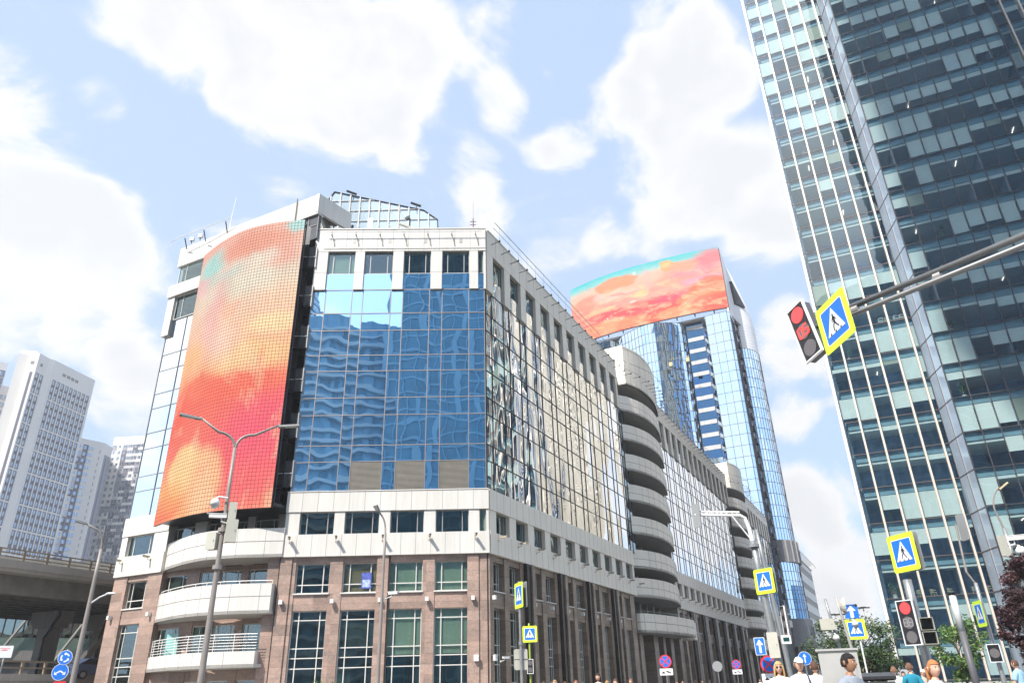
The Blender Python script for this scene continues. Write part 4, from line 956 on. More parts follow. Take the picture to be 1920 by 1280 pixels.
C_ = thing('apartment_tower', 'apartment tower in a patchwork of greys next to the left edge of the office building', 'apartment tower', az_pt(-29,393)+(0,), world=True)
q1, q2, q3 = az_pt(-30.22,398.6), az_pt(-28.23,389), az_pt(-27.55,396)
b = MB(); b.prism([q3, az_pt(-27.7,420), az_pt(-30.1,425), q1, q2], 0, 120.2); b.build('wall', RW, C_)
F1, L1 = fr2(q1, q2); F2, L2 = fr2(q2, q3); items = []; st_ = MB(); rr = random.Random(5)
for i in range(36):
    z = 116-3.05*i
    for F_, L_, n_ in ((F1,L1,6),(F2,L2,2)):
        for k in range(n_):
            w_ = L_/n_; dark_bias = (k >= 2) if F_ is F1 else True
            m = rr.choice([3,3,2,2,1,2]) if dark_bias else rr.choice([0,0,0,1,2])
            st_.fb(F_, k*w_, (k+1)*w_, 0, .08, z-3.0+1.25, z, m)
            st_.fb(F_, k*w_, (k+1)*w_, 0, .14 if m != 0 or not dark_bias else .3, z-3.0, z-3.0+1.2, rr.choice([0,1,2,3,0]) if k > 2 else m)
            items.append((lambda s_,t_,z_,F_=F_: F_(s_,t_+.08,z_), k*w_+w_*.25, z-1.6, w_*.42, 1.45, )); items[-1][0].rz = F_.rz
st_.build('colour_panels', [RW, RG1, RG2, RG3], C_)
far_windows(C_, items, 1)
D_ = thing('apartment_tower', 'grey and white apartment tower cut by the left edge of the photo', 'apartment tower', az_pt(-39,345)+(0,), world=True)
q1, q2, q3, q4 = az_pt(-41,345), az_pt(-37.66,345), az_pt(-37.66,352), az_pt(-37.12,347)
b = MB(); b.prism([q2, az_pt(-37.7,370), az_pt(-41,370), q1], 0, 129.5); b.prism([q4, az_pt(-37.2,362), az_pt(-37.65,362), az_pt(-37.64,346)], 0, 120); b.build('wall', RG1, D_)
F1, L1 = fr2(q1, q2); F2, L2 = fr2(az_pt(-37.64,346), q4); st_ = MB(); items = []
for i in range(36):
    z = 126-3.2*i
    for k in range(5): st_.fb(F1, L1-3.6*k-3.4, L1-3.6*k-.2, 0, .08, z-2.9, z, (i//4+k)%3); items.append((lambda s_,t_,z_,F_=F1: F_(s_,t_+.08,z_), L1-3.6*k-2.6, z-2.1, 1.7, 1.6)); items[-1][0].rz = F1.rz
    if z < 119: st_.fb(F2, 0, L2, 0, .05, z-2.3, z-.3, 2); items.append((lambda s_,t_,z_,F_=F2: F_(s_,t_+.08,z_), .8, z-2.0, 1.6, 1.4)); items[-1][0].rz = F2.rz
st_.build('colour_panels', [RG3, RW, RG2], D_)
far_windows(D_, items, 1)

# ================================================================== OVERPASS AT THE LEFT
OV = thing('elevated_road', 'concrete elevated road on piers at the left behind the office building', 'overpass', (-44,62,0), world=True)
OFR = frame((-41.2,58.6), 24.5)          # near edge of the deck, t<0 is under the deck
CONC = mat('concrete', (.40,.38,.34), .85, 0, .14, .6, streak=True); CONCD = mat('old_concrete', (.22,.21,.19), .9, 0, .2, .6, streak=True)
b = MB(); b.fb(OFR, -60, 60, -24, 0, 11.0, 11.55); b.fb(OFR, -60, 60, -.5, .12, 11.3, 11.9); b.build('deck', CONC, OV)
b = MB(); b.fb(OFR, -60, 60, -1.9, -1.4, 9.5, 11.0)
for i in range(11): b.fb(OFR, -60, 60, -3.6-1.9*i, -3.2-1.9*i, 9.7, 11.0)
for i in range(24): b.fb(OFR, -58+5*i, -57.7+5*i, -24, -1.9, 10.2, 11.0)
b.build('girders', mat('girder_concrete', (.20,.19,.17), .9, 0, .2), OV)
for (az, d, lab) in ((-31.45,88,''),(-28.45,90,''),(-36,60,'')):
    x, y = az_pt(az, d); b = MB(); F_ = frame((x,y), 24.5)
    b.fb(F_, -.7, .7, -.7, .7, 0, 8.4); b.fb(F_, -.8, .8, -2.0, 2.0, 8.4, 9.5); b.fb(F_, -.9, .9, -1.4, 1.4, 8.0, 8.4)
    if az != -36: b.build('pier', CONC, OV)
    if az > -29: p_ = MB(); p_.tube([F_(-.9,2.0,9.5), F_(-.9,1.2,8.2), F_(-.9,.9,7.4), F_(-.9,.9,0)], .13, 6); p_.build('drain_pipe', DARK, OV)
    elif az > -32: p_ = MB(); p_.tube([F_(-1,2.6,11), F_(-1,2.4,9), F_(-1,.9,7), F_(-1,.9,0)], .14, 6); p_.build('drain_pipe', DARK, OV)
rl_ = MB()
for i in range(61): x = -58+i*2.0; rl_.fb(OFR, x-.09, x+.09, -.25, -.1, 11.9, 12.75)
for z in (12.15, 12.45, 12.75): rl_.fb(OFR, -60, 60, -.22, -.12, z-.045, z+.045)
rl_.build('guard_rail', mat('rail_ochre', (.28,.23,.16), .6, .2, .15), OV)
# low ramp and parapet in front
LR = thing('low_ramp', 'low concrete ramp with guard rail running under the overpass', 'ramp', az_pt(-31,62)+(0,), world=True)
F_, L_ = fr2(az_pt(-42,58), az_pt(-27.0,72)); b = MB(); b.fb(F_, -10, L_, -8, 0, 2.2, 3.0); b.fb(F_, -10, L_, -.3, .1, 2.9, 3.35); b.fb(F_, -10, L_, -1.2, -.9, 0, 2.2); b.build('deck', CONC, LR)
b = MB()
for i in range(20): b.fb(F_, -8+i*1.9, -7.85+i*1.9, -.25, -.1, 3.3, 4.2)
b.fb(F_, -10, L_, -.2, -.12, 4.1, 4.22); b.fb(F_, -10, L_, -.2, -.12, 3.7, 3.8); b.build('guard_rail', MATS['rail_ochre'], LR)
ST = thing('station_hall', 'long low hall with a glazed strip and concrete bands seen under the overpass', 'hall', az_pt(-32,125)+(0,), world=True)
F_, L_ = fr2(az_pt(-46,125), az_pt(-25,125)); b = MB()
for z0, z1, t, m in ((0,3.4,0,1),(3.4,5.0,.2,0),(5.0,6.4,0,2),(6.4,7.8,.3,0),(7.8,9.4,0,1),(12.0,14.0,.3,0),(14,20,-3,0)): b.fb(F_, 0, L_, -10, t, z0, z1, m)
b.build('wall', [CONCD, mat('greenish_band', (.12,.18,.15), .5), mat('dim_wall', (.10,.10,.10), .8)], ST)
b = MB(); b.fb(F_, 0, L_, -.6, -.5, 9.4, 12.0); b.build('glass_strip', mirror('hall_glass', (.22,.27,.26), (.5,.55,.55), .05, .4), ST)
b = MB()
for i in range(40): x = i*L_/40; b.fb(F_, x-.08, x+.08, -.5, -.3, 9.4, 12.0)
for i in range(7): x = 3+i*7; b.tube([F_(x,.5,3), F_(x+6,.6,14.5)], .22, 6, 1)
b.build('struts', [MULLD, CONCD], ST)
stair = thing('stairway', 'slanted metal stairway beside the pier under the overpass', 'stairs', az_pt(-28.9,85)+(0,), world=True)
F_, L_ = fr2(az_pt(-29.9,84), az_pt(-28.6,84)); b = MB(); b.hexa([F_(0,0,3.3),F_(.5,0,3.3),F_(.5,-1.2,3.3),F_(0,-1.2,3.3),F_(2.6,0,8.0),F_(3.1,0,8.0),F_(3.1,-1.2,8.0),F_(2.6,-1.2,8.0)])
for k in (.5,.95): b.tube([F_(0,.05,3.6+k), F_(2.6,.05,8.3+k)], .05, 5)
b.build('flight', MATS['rail_ochre'], stair)

# ================================================================== RIGHT GLASS TOWER
GT = thing('glass_tower', 'huge glass office tower with pale vertical fins and half drawn blinds filling the right side', 'office tower', (55,90,0), world=True)
NAZ = 23.4; nv = Vector((math.sin(R(NAZ)), math.cos(R(NAZ)))); dv = Vector((math.cos(R(NAZ)), -math.sin(R(NAZ))))
P1 = 96.44; P2 = 92.74
G1 = frame(tuple(nv*P1), NAZ+90)         # s=0 under the foot of the normal
def s_at(P_, az): return P_*math.tan(R(az-NAZ))
s1a = s_at(P1, 25.47); s1b = s_at(P1, 31.85); s2a = s_at(P2, 32.82); s2b = s_at(P2, 43.6)
G2 = frame(tuple(nv*P2), NAZ+90)
FH = 4.2; Z0 = 18.06; ks = list(range(-4, 25))
zf = lambda k: Z0+FH*k
ZB, ZT = zf(-4), zf(25)
x1 = [s1a, s1a+2.0]+[s_at(P1, a) for a in (27.85,29.04,30.24,31.44)]+[s1b]
x1[1] = s_at(P1, 26.62)
n2 = 10; x2 = [s2a+(s2b-s2a)*i/n2 for i in range(n2+1)]
x3 = [s_at(P1,43.2)+2.05*i for i in range(9)]
ret = frame(G1(s1b,0,0)[:2], 0); a_, b_ = Vector(G1(s1b,0,0)[:2]), Vector(G2(s2a,0,0)[:2]); GR, LR_ = fr2(tuple(a_), tuple(b_))
def glass_face(F_, xs, name, mm, mw, gm=OFFG):
    g_ = MB(); m_ = MB(); rr = random.Random(len(xs)+int(xs[0]*10))
    for i in range(len(xs)-1):
        for k in ks:
            a, b2 = xs[i]+.02, xs[i+1]-.02; e = [rr.uniform(-.004,.004) for _ in range(3)]
            v = g_.verts([F_(a,e[0],zf(k)+.02), F_(b2,e[1],zf(k)+.02), F_(b2,e[1]+e[2],zf(k+1)-.02), F_(a,e[0]+e[2],zf(k+1)-.02)]); g_.face((v,v+1,v+2,v+3))
    for x in xs: m_.fb(F_, x-mw, x+mw, -.12, .05, ZB, ZT)
    for k in ks: m_.fb(F_, xs[0], xs[-1], -.12, .04, zf(k)-.04, zf(k)+.04)
    o = g_.build(name, gm, GT, world=True); c = m_.build('mullions', mm, None); c.parent = o
glass_face(G1, x1, 'glass_facade', mat('bronze_mullion', (.13,.10,.09), .5, .2, 0), .03)
glass_face(G2, x2, 'glass_facade', mat('dark_bronze_mullion', (.05,.045,.05), .5, .2, 0), .045)
glass_face(G1, x3, 'glass_facade', MULLD, .03)
glass_face(GR, [0, LR_*.5, LR_-.03], 'corner_glass', mat('bronze_mullion', (.13,.10,.09)), .012, mat('sky_tint_glass', (.52,.62,.74), .08, .35, .06, .2))  # pale blue painted in for the sky reflected by the corner strip
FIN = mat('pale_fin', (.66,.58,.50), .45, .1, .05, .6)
for i, x in enumerate(x1[1:-1]): b = MB(); b.fb(G1, x-.11, x+.11, .05, .50, 1.1, ZT); b.build('fin', FIN, GT)
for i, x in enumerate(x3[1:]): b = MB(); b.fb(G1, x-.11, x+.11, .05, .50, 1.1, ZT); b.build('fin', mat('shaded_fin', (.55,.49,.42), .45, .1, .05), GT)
b = MB(); b.fb(G1, s1a-.34, s1a, -.5, .50, .6, ZT); b.build('corner_fin', mat('corner_fin_white', (.78,.74,.69), .4, 0, .03), GT)
b = MB(); b.fb(G2, s2a-.0, s2a+.04, -.2, .06, ZB, ZT); b.fb(G2, s2b-.05, s2b+.05, -3.6, .06, ZB, ZT); b.build('corner_post', MULLD, GT)
# the side that turns away from the crossing: deep pale fins in front of glass
GW = frame((G1(s1a+.35,-.5,0)[0], G1(s1a+.35,-.5,0)[1]), 27.2+180)     # s measured towards the camera; back part is s<0
b = MB(); g_ = MB()
for i in range(36): b.fb(GW, -.9-1.12*i-.09, -.9-1.12*i+.09, -.05, .45, 1, ZT)
for k in ks: b.fb(GW, -41, 0, 0, .05, zf(k)-.08, zf(k)+.08)
b.build('side_fins', mat('side_cladding', (.92,.86,.74), .5, 0, .05), GT)
g_.fb(GW, -41, -.1, -.15, -.05, 0, ZT); g_.build('side_glass', mirror('side_tower_glass', (.16,.30,.34), (.25,.42,.46), .02, .3), GT)
b = MB(); GN = frame(G1(x3[-1],-41,0)[:2], NAZ-90)
b.fb(GN, 0, x3[-1]-s1a-3.2, -.2, 0, 0, ZT); b.fb(G1, x3[-1], x3[-1]+.3, -41, -1, 0, ZT); b.build('rear_glass', mirror('rear_tower_glass', (.16,.36,.62), (.4,.6,.85), .02, .2), GT)
b = MB()
for i in range(28): b.fb(GN, i*(x3[-1]-s1a-3.2)/28-.12, i*(x3[-1]-s1a-3.2)/28+.12, 0, .3, 0, ZT)
for k in ks: b.fb(GN, 0, x3[-1]-s1a-3.2, 0, .05, zf(k)-.3, zf(k)+.3, 1)
b.build('rear_fins', [FIN, MULLD], GT)
b = MB(); b.prism([G1(s1a,0,0)[:2], G1(s1a+3.2,-41,0)[:2], G1(x3[-1],-41,0)[:2], G1(x3[-1],0,0)[:2]], ZT, ZT+.5); b.build('roof', FRAME, GT)
# interiors
SLABC = mat('slab_edge', (.21,.33,.38), .7, 0, .15, .6); BULKH = mat('bulkhead', (.70,.71,.66), .7, 0, .04); CEIL = mat('ceiling', (.50,.54,.54), .9, 0, .05)
BACKW = mat('office_back_wall', (.15,.25,.42), .8, 0, .7, .35); PARTN = mat('partition', (.25,.29,.34), .7, 0, .3, .6)
ir = random.Random(11)
FACES = ((G1, x1, 0), (G2, x2, 1), (G1, x3, 2))
blinds = []
for k in ks:
    z = zf(k); sl_ = MB(); bh = MB()
    for F_, xs, fi in FACES:
        a, b2 = xs[0]+(.5 if fi == 0 else .05), xs[-1]-.05; dp = 9 if fi != 1 else 12
        sl_.fb(F_, a, b2, -dp, -.55, z-.35, z, 1)
        sl_.fb(F_, a, b2, -.55, -.35, z-.95, z-.02, 0)
        sl_.fb(F_, a, b2, -.35, -.14, z-.1, z-.03, 0)
        bh.fb(F_, a, b2, -.62, -.5, z-1.32, z-.95, 0); bh.fb(F_, a, b2, -dp, -.62, z-1.05, z-1.0, 1)
        # partitions and columns
        for i in range(len(xs)):
            if ir.random() < .22: bh.fb(F_, xs[i]-.05, xs[i]+.05, -5, -.5, z, z+3.2, 2)
        if fi < 2:
            i = 0
            while i < len(xs)-1:
                r_ = ir.random(); run = ir.choice([1,1,2,2,3,4])
                if fi == 0 and k == -2: r_ = .99
                if r_ < (.66 if fi == 1 else .62):
                    hgt = ir.choice([.35,.5,.7,.9,1.2,1.7,2.2,2.6,2.9]) if ir.random() < .8 else 3.0
                    for j in range(i, min(i+run, len(xs)-1)):
                        blinds.append((k, F_, xs[j]+.06, xs[j+1]-.06, hgt*(1 if ir.random() < .8 else ir.uniform(.6,1.1)), ir.random()))
                i += run
        else:
            for j in range(len(xs)-1):
                if ir.random() < .35: blinds.append((k, F_, xs[j]+.06, xs[j+1]-.06, ir.uniform(.4,2.8), .5))
    o = sl_.build('floor_slab', [SLABC, CEIL], GT); c = bh.build('ceiling_bulkhead', [BULKH, CEIL, PARTN], None); c.parent = o
BL1 = mat('roller_blind', (.80,.79,.72), .85, 0, .04, .5); BL2 = mat('bright_roller_blind', (.72,.74,.72), .85, 0, .03); BL3 = mat('warm_roller_blind', (.42,.42,.32), .85, 0, .04)
bulkb = MB()
for i, (k, F_, a, b2, h_, r_) in enumerate(sorted(blinds, key=lambda q: abs(q[0]-4))):
    ztop = zf(k+1)-.98; zb = max(zf(k)+.1, ztop-h_); m = 1 if r_ < .06 else (2 if r_ > .93 else 0)
    if i < 100: q = MB(); q.fb(F_, a, b2, -.42, -.40, zb, ztop); q.build('blind', (BL1,BL2,BL3)[m], GT)
    else: bulkb.fb(F_, a, b2, -.42, -.40, zb, ztop, m)
bulkb.build('blind', [BL1,BL2,BL3], GT, kind='stuff')
b = MB()
b.fb(G1, x1[0]+.3, s1b+.5, -5.4, -5, 0, ZT); b.fb(G2, s2a, s2b, -7.4, -7, 0, ZT); b.fb(G1, x3[0], x3[-1], -5.4, -5, 0, ZT); b.fb(G1, x1[0]+.2, x1[0]+.3, -5.4, -.7, 0, ZT)
b.build('core_wall', BACKW, GT)
cl_ = MB(); LAMP = mat('strip_lamp', (.9,.85,.8), .5, emit=(1,.82,.72), es=1.6); dl = MB()
nl = 0; LAMPS = []
for k in ks:
    for F_, xs, fi in FACES[:2]:
        for _ in range(3 if fi else 1):
            if ir.random() < .5: s_ = ir.uniform(xs[0]+1, xs[-1]-1); t0 = -ir.uniform(1.2,3.5); LAMPS.append((F_, s_, t0, zf(k+1)-1.08))
for F_, s_, t0, z in LAMPS[:60:2]: q = MB(); q.fb(F_, s_-.035, s_+.035, t0-1.3, t0, z-.05, z); q.build('strip_light', LAMP, GT)
b = MB(); b.fb(G1, x1[0]-.8, x3[-1], -9, .9, 0, 1.0); b.fb(G2, s2a-.6, s2b+.5, -4, .9, 0, 1.0); b.build('plinth', mat('plinth_stone', (.42,.41,.38), .8), GT)
# sills full of clutter on several storeys
CM = [mat('clutter_white', (.62,.60,.55), .7), mat('clutter_wood', (.45,.33,.2), .7), mat('clutter_red', (.45,.05,.05), .6), mat('clutter_blue', (.04,.16,.40), .5), mat('clutter_pink', (.5,.04,.22), .6), mat('clutter_black', (.03,.03,.03), .5)]
# ---- things on the tower's floors
GREEN = mat('plant_green', (.06,.16,.04), .6, 0, .5, 6)
def blob_leaves(b, c, r, n, size, rg, m=0, flat=1.0):
    for _ in range(n):
        d = Vector((rg.gauss(0,1), rg.gauss(0,1), rg.gauss(0,1)*flat)); d = d.normalized()*r*(rg.random()**.45)
        p = Vector(c)+d; u = Vector((rg.gauss(0,1), rg.gauss(0,1), rg.gauss(0,.6))).normalized(); v = u.cross(Vector((rg.gauss(0,1), rg.gauss(0,1), rg.gauss(0,1)))).normalized()
        s_ = size*rg.uniform(.6,1.3); k = b.verts([p-u*s_, p-v*s_*.45, p+u*s_, p+v*s_*.45]); b.face((k,k+1,k+2,k+3), m)
def chair_proto(legm, seatm, name, label, group, armed=True):
    t = thing(name, label, 'chair', group=group)
    for x in (-.2,.2):
        for y in (-.2,.2): q = MB(); q.tube([(x*1.15,y*1.15,0),(x*.8,y*.8,.44)], .025, 6); q.build('leg', legm, t)
    q = MB(); q.box((-.26,-.25,.43),(.26,.25,.48)); q.build('seat', seatm, t)
    q = MB(); q.tube([(-.27,-.1,.70),(-.27,.18,.74),(-.1,.27,.80),(.1,.27,.80),(.27,.18,.74),(.27,-.1,.70)], .035, 6)
    for x in (-.26,-.13,0,.13,.26): q.tube([(x,.22,.48),(x,.25 if abs(x)<.2 else .16,.78)], .02, 5)
    q.build('backrest', seatm, t); return t
PW = mat('pale_wicker', (.60,.50,.32), .7, 0, .1)
ch = chair_proto(PW, PW, 'wicker_chair', '', 'wicker chairs at the restaurant window')
CH_S = [25.85+.45, 27.45, 28.35, 29.25, 30.15, 31.0, 31.9]
for i, a in enumerate([26.2,27.0,27.75,28.55,29.55,30.95,31.8]):
    o = ch if i == 0 else copy_tree(ch)
    o.location = G1(s_at(P1,a)+.0, -1.0, zf(-2)+.0); o.rotation_euler = (0,0,R(-20+i*13)); o['label'] = 'pale wicker chair, '+ORD[i]+' from the left behind the glass tower restaurant window'
    if i: o['group'] = ch['group']
WC_ = mat('shell_white', (.68,.66,.60), .5, 0, .04)
wc = chair_proto(FRAME, WC_, 'white_chair', '', 'white chairs along the tower windows')
for i, (a, k, F_, P_) in enumerate([(30.55,11,G1,P1),(30.95,11,G1,P1),(31.65,11,G1,P1),(29.9,6,G1,P1),(30.35,6,G1,P1),(30.9,6,G1,P1),(31.3,6,G1,P1),(27.6,13,G1,P1),(34.6,12,G2,P2)]):
    o = wc if i == 0 else copy_tree(wc); o.location = F_(s_at(P_,a), -.95, zf(k)); o.rotation_euler = (0,0,R(170-i*17)); o.scale = (1.25,)*3
    o['label'] = ['leftmost of the three white chairs behind the sixteenth storey glass','middle of the three white chairs behind the sixteenth storey glass','rightmost of the three white chairs behind the sixteenth storey glass','leftmost of the four white chairs behind the eleventh storey glass','second from left of the four white chairs behind the eleventh storey glass','third from left of the four white chairs behind the eleventh storey glass','rightmost of the four white chairs behind the eleventh storey glass','single white chair behind the pale fins on the eighteenth storey','single white chair on the seventeenth storey of the darker face'][i]
    if i: o['group'] = wc['group']
for i, (a, k, F_, P_, h_) in enumerate([(34.0,7,G2,P2,1.7),(35.6,8,G2,P2,2.1),(33.6,5,G2,P2,1.9),(34.2,5,G2,P2,1.5),(33.7,3,G2,P2,1.6),(35.1,2,G2,P2,1.9),(27.0,5,G1,P1,1.8),(26.2,-2,G1,P1,1.6),(33.5,-1,G2,P2,2.2),(34.9,-2,G2,P2,2.4),(38.5,13,G2,P2,1.8)]):
    t = thing('potted_plant', 'leafy potted plant on the '+ORD[k+4]+' storey of the glass tower, '+ORD[i]+' listed', 'potted plant', F_(s_at(P_,a), -1.0, zf(k)), group='potted plants behind the tower glass')
    t['label'] = ['small','tall','bushy','drooping'][i%4]+' green potted plant behind the '+ORD[k+4]+' storey glass, '+('on the darker face' if F_ is G2 else 'between the pale fins')+(', further right' if a > 34.1 and F_ is G2 else '')
    q = MB(); q.tube([(0,0,0),(0,0,.45)], [.18,.24], 10); q.build('pot', CM[0], t)
    q = MB(); q.tube([(0,0,.4),(.03,.02,h_*.8)], .03, 5); rg = random.Random(i)
    for _ in range(5): e = Vector((rg.uniform(-.3,.3), rg.uniform(-.3,.3), h_*rg.uniform(.6,1.0))); q.tube([(0,0,h_*.4), e], .015, 4)
    q.build('stem', CM[1], t)
    q = MB()
    for _ in range(7): blob_leaves(q, (rg.uniform(-.35,.35), rg.uniform(-.3,.3), h_*rg.uniform(.5,1.05)), .32, 22, .11, rg)
    q.build('leaves', GREEN, t)
items_ = [(33.4,9,G2,P2,'pink sofa with rounded arms','sofa',4,(1.6,.7,.7)),(26.5,9,G1,P1,'heap of light boxes','box',0,(.9,.4,.5)),(28.6,14,G1,P1,'brown carton','box',1,(.5,.4,.5)),(31.2,5,G1,P1,'white sign panel','panel',0,(.9,.1,.6)),(34.9,7,G2,P2,'light wooden board','board',1,(.5,.1,.9)),(29.3,12,G1,P1,'red cushion','cushion',2,(.5,.3,.35)),(27.3,5,G1,P1,'blue bag','bag',3,(.5,.3,.35)),(31.7,5,G1,P1,'cardboard tray','box',1,(.9,.4,.3)),(35.2,4,G2,P2,'red and white stand','stand',2,(.5,.4,.6)),(34.6,9,G2,P2,'black monitor','monitor',5,(.6,.1,.5)),(37.2,15,G2,P2,'white desk lamp','lamp',0,(.3,.3,.5)),(38.6,18,G2,P2,'white shelf box','box',0,(1.1,.4,.4)),(36.0,17,G2,P2,'white laptop stand','stand',0,(.8,.3,.35)),(35.2,21,G2,P2,'tan carton','box',1,(.6,.4,.4))]
for a, k, F_, P_, lab, cat, m, sz in items_:
    q = MB(); sx, sy, sz_ = sz
    q.box((-sx/2,-sy/2,.02),(sx/2,sy/2,sz_*.55)); q.box((-sx*.45,sy*.1,sz_*.551),(sx*.2,sy*.48,sz_)); q.box((-sx/2-.05,-sy/2,0.02),(-sx/2-.002,sy/2,sz_*.75)); q.box((sx/2+.002,-sy/2,0.02),(sx/2+.05,sy/2,sz_*.75))
    o = q.build(cat, CM[m], None); o.location = F_(s_at(P_,a), -.95, zf(k)); o.rotation_euler = (0,0,F_.rz); tag(o, lab+' on the '+ORD[k+4]+' storey behind the glass tower window', cat)

# ================================================================== STREET FURNITURE
YG = mat('fluorescent_yellow', (.62,.86,.04), .45, 0, .0, emit=(.62,.86,.04), es=.0); SB = mat('sign_blue', (.012,.16,.62), .4, 0, 0); SW = mat('sign_white', (.78,.79,.80), .4, 0, 0); SK = mat('sign_black', (.012,.012,.014), .45, 0, 0); SR = mat('sign_red', (.72,.03,.05), .4, 0, 0); SBK = mat('sign_back', (.33,.34,.34), .5, .4, .05)
def rrect(w_, h_, r, n=5, cx=0, cz=0):
    o_ = []
    for (sx, sz, a0) in ((1,-1,-90),(1,1,0),(-1,1,90),(-1,-1,180)):
        for i in range(n): a = R(a0+90*i/(n-1)); o_.append((cx+sx*(w_/2-r)+math.cos(a)*r, cz+sz*(h_/2-r)+math.sin(a)*r))
    return o_
def disc(r, n=28, cx=0, cz=0, sx=1): return [(cx+r*sx*math.cos(2*math.pi*i/n), cz+r*math.sin(2*math.pi*i/n)) for i in range(n)]
def bar(x0, z0, x1, z1, w_):
    d = Vector((x1-x0, z1-z0)).normalized(); n_ = Vector((-d.y, d.x))*w_/2; return [(x0-n_.x,z0-n_.y),(x1-n_.x,z1-n_.y),(x1+n_.x,z1+n_.y),(x0+n_.x,z0+n_.y)]
def face_rz(az): return math.pi-R(az)
def ped_sign(loc, az, label, size=.9, double=False, tilt=0, flip=False):
    t = thing('pedestrian_crossing_sign', label, 'road sign', loc, face_rz(az), group='pedestrian crossing signs'); s_ = size
    t.rotation_euler = (0, tilt, face_rz(az))
    q = MB(); q.plate(rrect(s_, s_, s_*.07), -.004, 0); q.build('backing', YG, t)
    q = MB(); q.plate(rrect(s_*.99, s_*.99, s_*.07), .001, .004); q.box((-s_*.35,.004,-.02),(s_*.35,.03,.03)); q.build('back_plate', SBK, t)
    q = MB(); q.plate(rrect(s_*.735, s_*.735, s_*.03), -.006, -.0041); q.build('white_border', SW, t)
    q = MB(); q.plate(rrect(s_*.70, s_*.70, s_*.03), -.009, -.0061); q.build('blue_panel', SB, t)
    q = MB(); q.plate([(-s_*.29,-s_*.215),(s_*.29,-s_*.215),(0,s_*.31)], -.012, -.0091); q.build('white_triangle', SW, t)
    q = MB(); f = 1 if not flip else -1; k = s_*.9
    def bb_(x0,z0,x1,z1,w_): q.plate(bar(f*x0*k,z0*k,f*x1*k,z1*k,w_*k), -.015, -.0121)
    q.plate(disc(.027*k, 12, f*.0*k, .165*k), -.015, -.0121)
    bb_(.0,.13,.012,-.01,.066); bb_(.012,.0,-.05,-.09,.036); bb_(-.05,-.085,-.065,-.19,.032); bb_(.012,.0,.06,-.09,.036); bb_(.06,-.085,.125,-.17,.032)
    bb_(.0,.125,-.055,.06,.028); bb_(-.055,.06,-.06,.01,.024); bb_(.01,.12,.065,.055,.028); bb_(.065,.055,.075,.02,.024)
    for x in (-.20,-.02,.17): bb_(x-.02,-.235,x+.02,-.20,.035)
    q.build('walking_figure', SK, t)
    if double:
        q = MB(); q.plate(rrect(s_*.95, s_*1.0, s_*.06), .14, .16); q.build('rear_plate', SBK, t)
    return t
def pole_thing(name, label, x, y, h_, r0, r1, m, cat='pole', lean=(0,0), collars=(), group=None):
    t = thing(name, label, cat, (x,y,0), group=group)
    q = MB(); n_ = 6; q.tube([(lean[0]*(i/n_)**1.2, lean[1]*(i/n_)**1.2, h_*i/n_) for i in range(n_+1)], [r0+(r1-r0)*i/n_ for i in range(n_+1)], 14); q.build('pole', m, t, smooth=True)
    q = MB(); q.tube([(0,0,.0),(0,0,.04)], r0*2.2, 10); q.tube([(0,0,.04),(0,0,.3)], [r0*1.25,r0*1.2], 10)
    for z in collars: q.tube([(lean[0]*(z/h_)**1.2,lean[1]*(z/h_)**1.2,z-.06),(lean[0]*(z/h_)**1.2,lean[1]*(z/h_)**1.2,z+.06)], r0*1.35, 12)
    q.build('base_collar', m, t); return t
LEDP = mat('lamp_glass', (.45,.44,.38), .2, 0, .1)
def lamp_head(t, at, to, m, w_=.26):     # flat led head from 'at' pointing to 'to'
    a, b_ = Vector(at), Vector(to); d = (b_-a).normalized(); s_ = d.cross(Vector((0,0,1))).normalized()*w_/2; u = s_.cross(d).normalized()*.035
    if u.z < 0: u = -u
    q = MB(); q.hexa([a-s_*.55-u, b_-s_-u, b_+s_-u, a+s_*.55-u, a-s_*.4+u, b_-s_*.8+u, b_+s_*.8+u, a+s_*.4+u]); q.build('lamp_head', m, t)
    q = MB(); a2, b2 = a+(b_-a)*.3, b_-(b_-a)*.08; q.hexa([a2-s_*.5-u*1.25, b2-s_*.75-u*1.25, b2+s_*.75-u*1.25, a2+s_*.5-u*1.25, a2-s_*.5-u*1.0, b2-s_*.75-u*1.0, b2+s_*.75-u*1.0, a2+s_*.5-u*1.0]); q.build('lamp_lens', LEDP, t)
def arcpts(p0, p1, p2, n=8): return [tuple((1-t_)**2*Vector(p0)+2*t_*(1-t_)*Vector(p1)+t_*t_*Vector(p2)) for t_ in [i/n for i in range(n+1)]]
# double arm lamp in front of the rounded corner
P_ = pol(-22.02, 24); t = pole_thing('street_lamp', 'tall taupe street lamp with two curved arms and cameras in front of the rounded corner', P_.x, P_.y, 8.7, .105, .05, TAUPE, 'street lamp', collars=(5.0,6.1))
for az, tn, nm in ((-25.9,.338,'arm'),(-17.85,.3375,'arm')):
    e = pol(az, 24, 1.5+24*tn)-P_; d = Vector((e.x,e.y,0)).normalized()
    q = MB(); q.tube(arcpts((0,0,8.55), (0,0,9.15), (d.x*.55,d.y*.55,9.18), 8)+[tuple(Vector((e.x,e.y,e.z))-d*.45)], [.045]*9+[.03], 8); a = q.build('arm', TAUPE, t, smooth=True)
    lamp_head(t, (e.x-d.x*.5,e.y-d.y*.5,e.z-.06), (e.x+d.x*.15,e.y+d.y*.15,e.z+.02), mat('lamp_grey', (.22,.22,.22), .5), .24)
CAMW = WPL
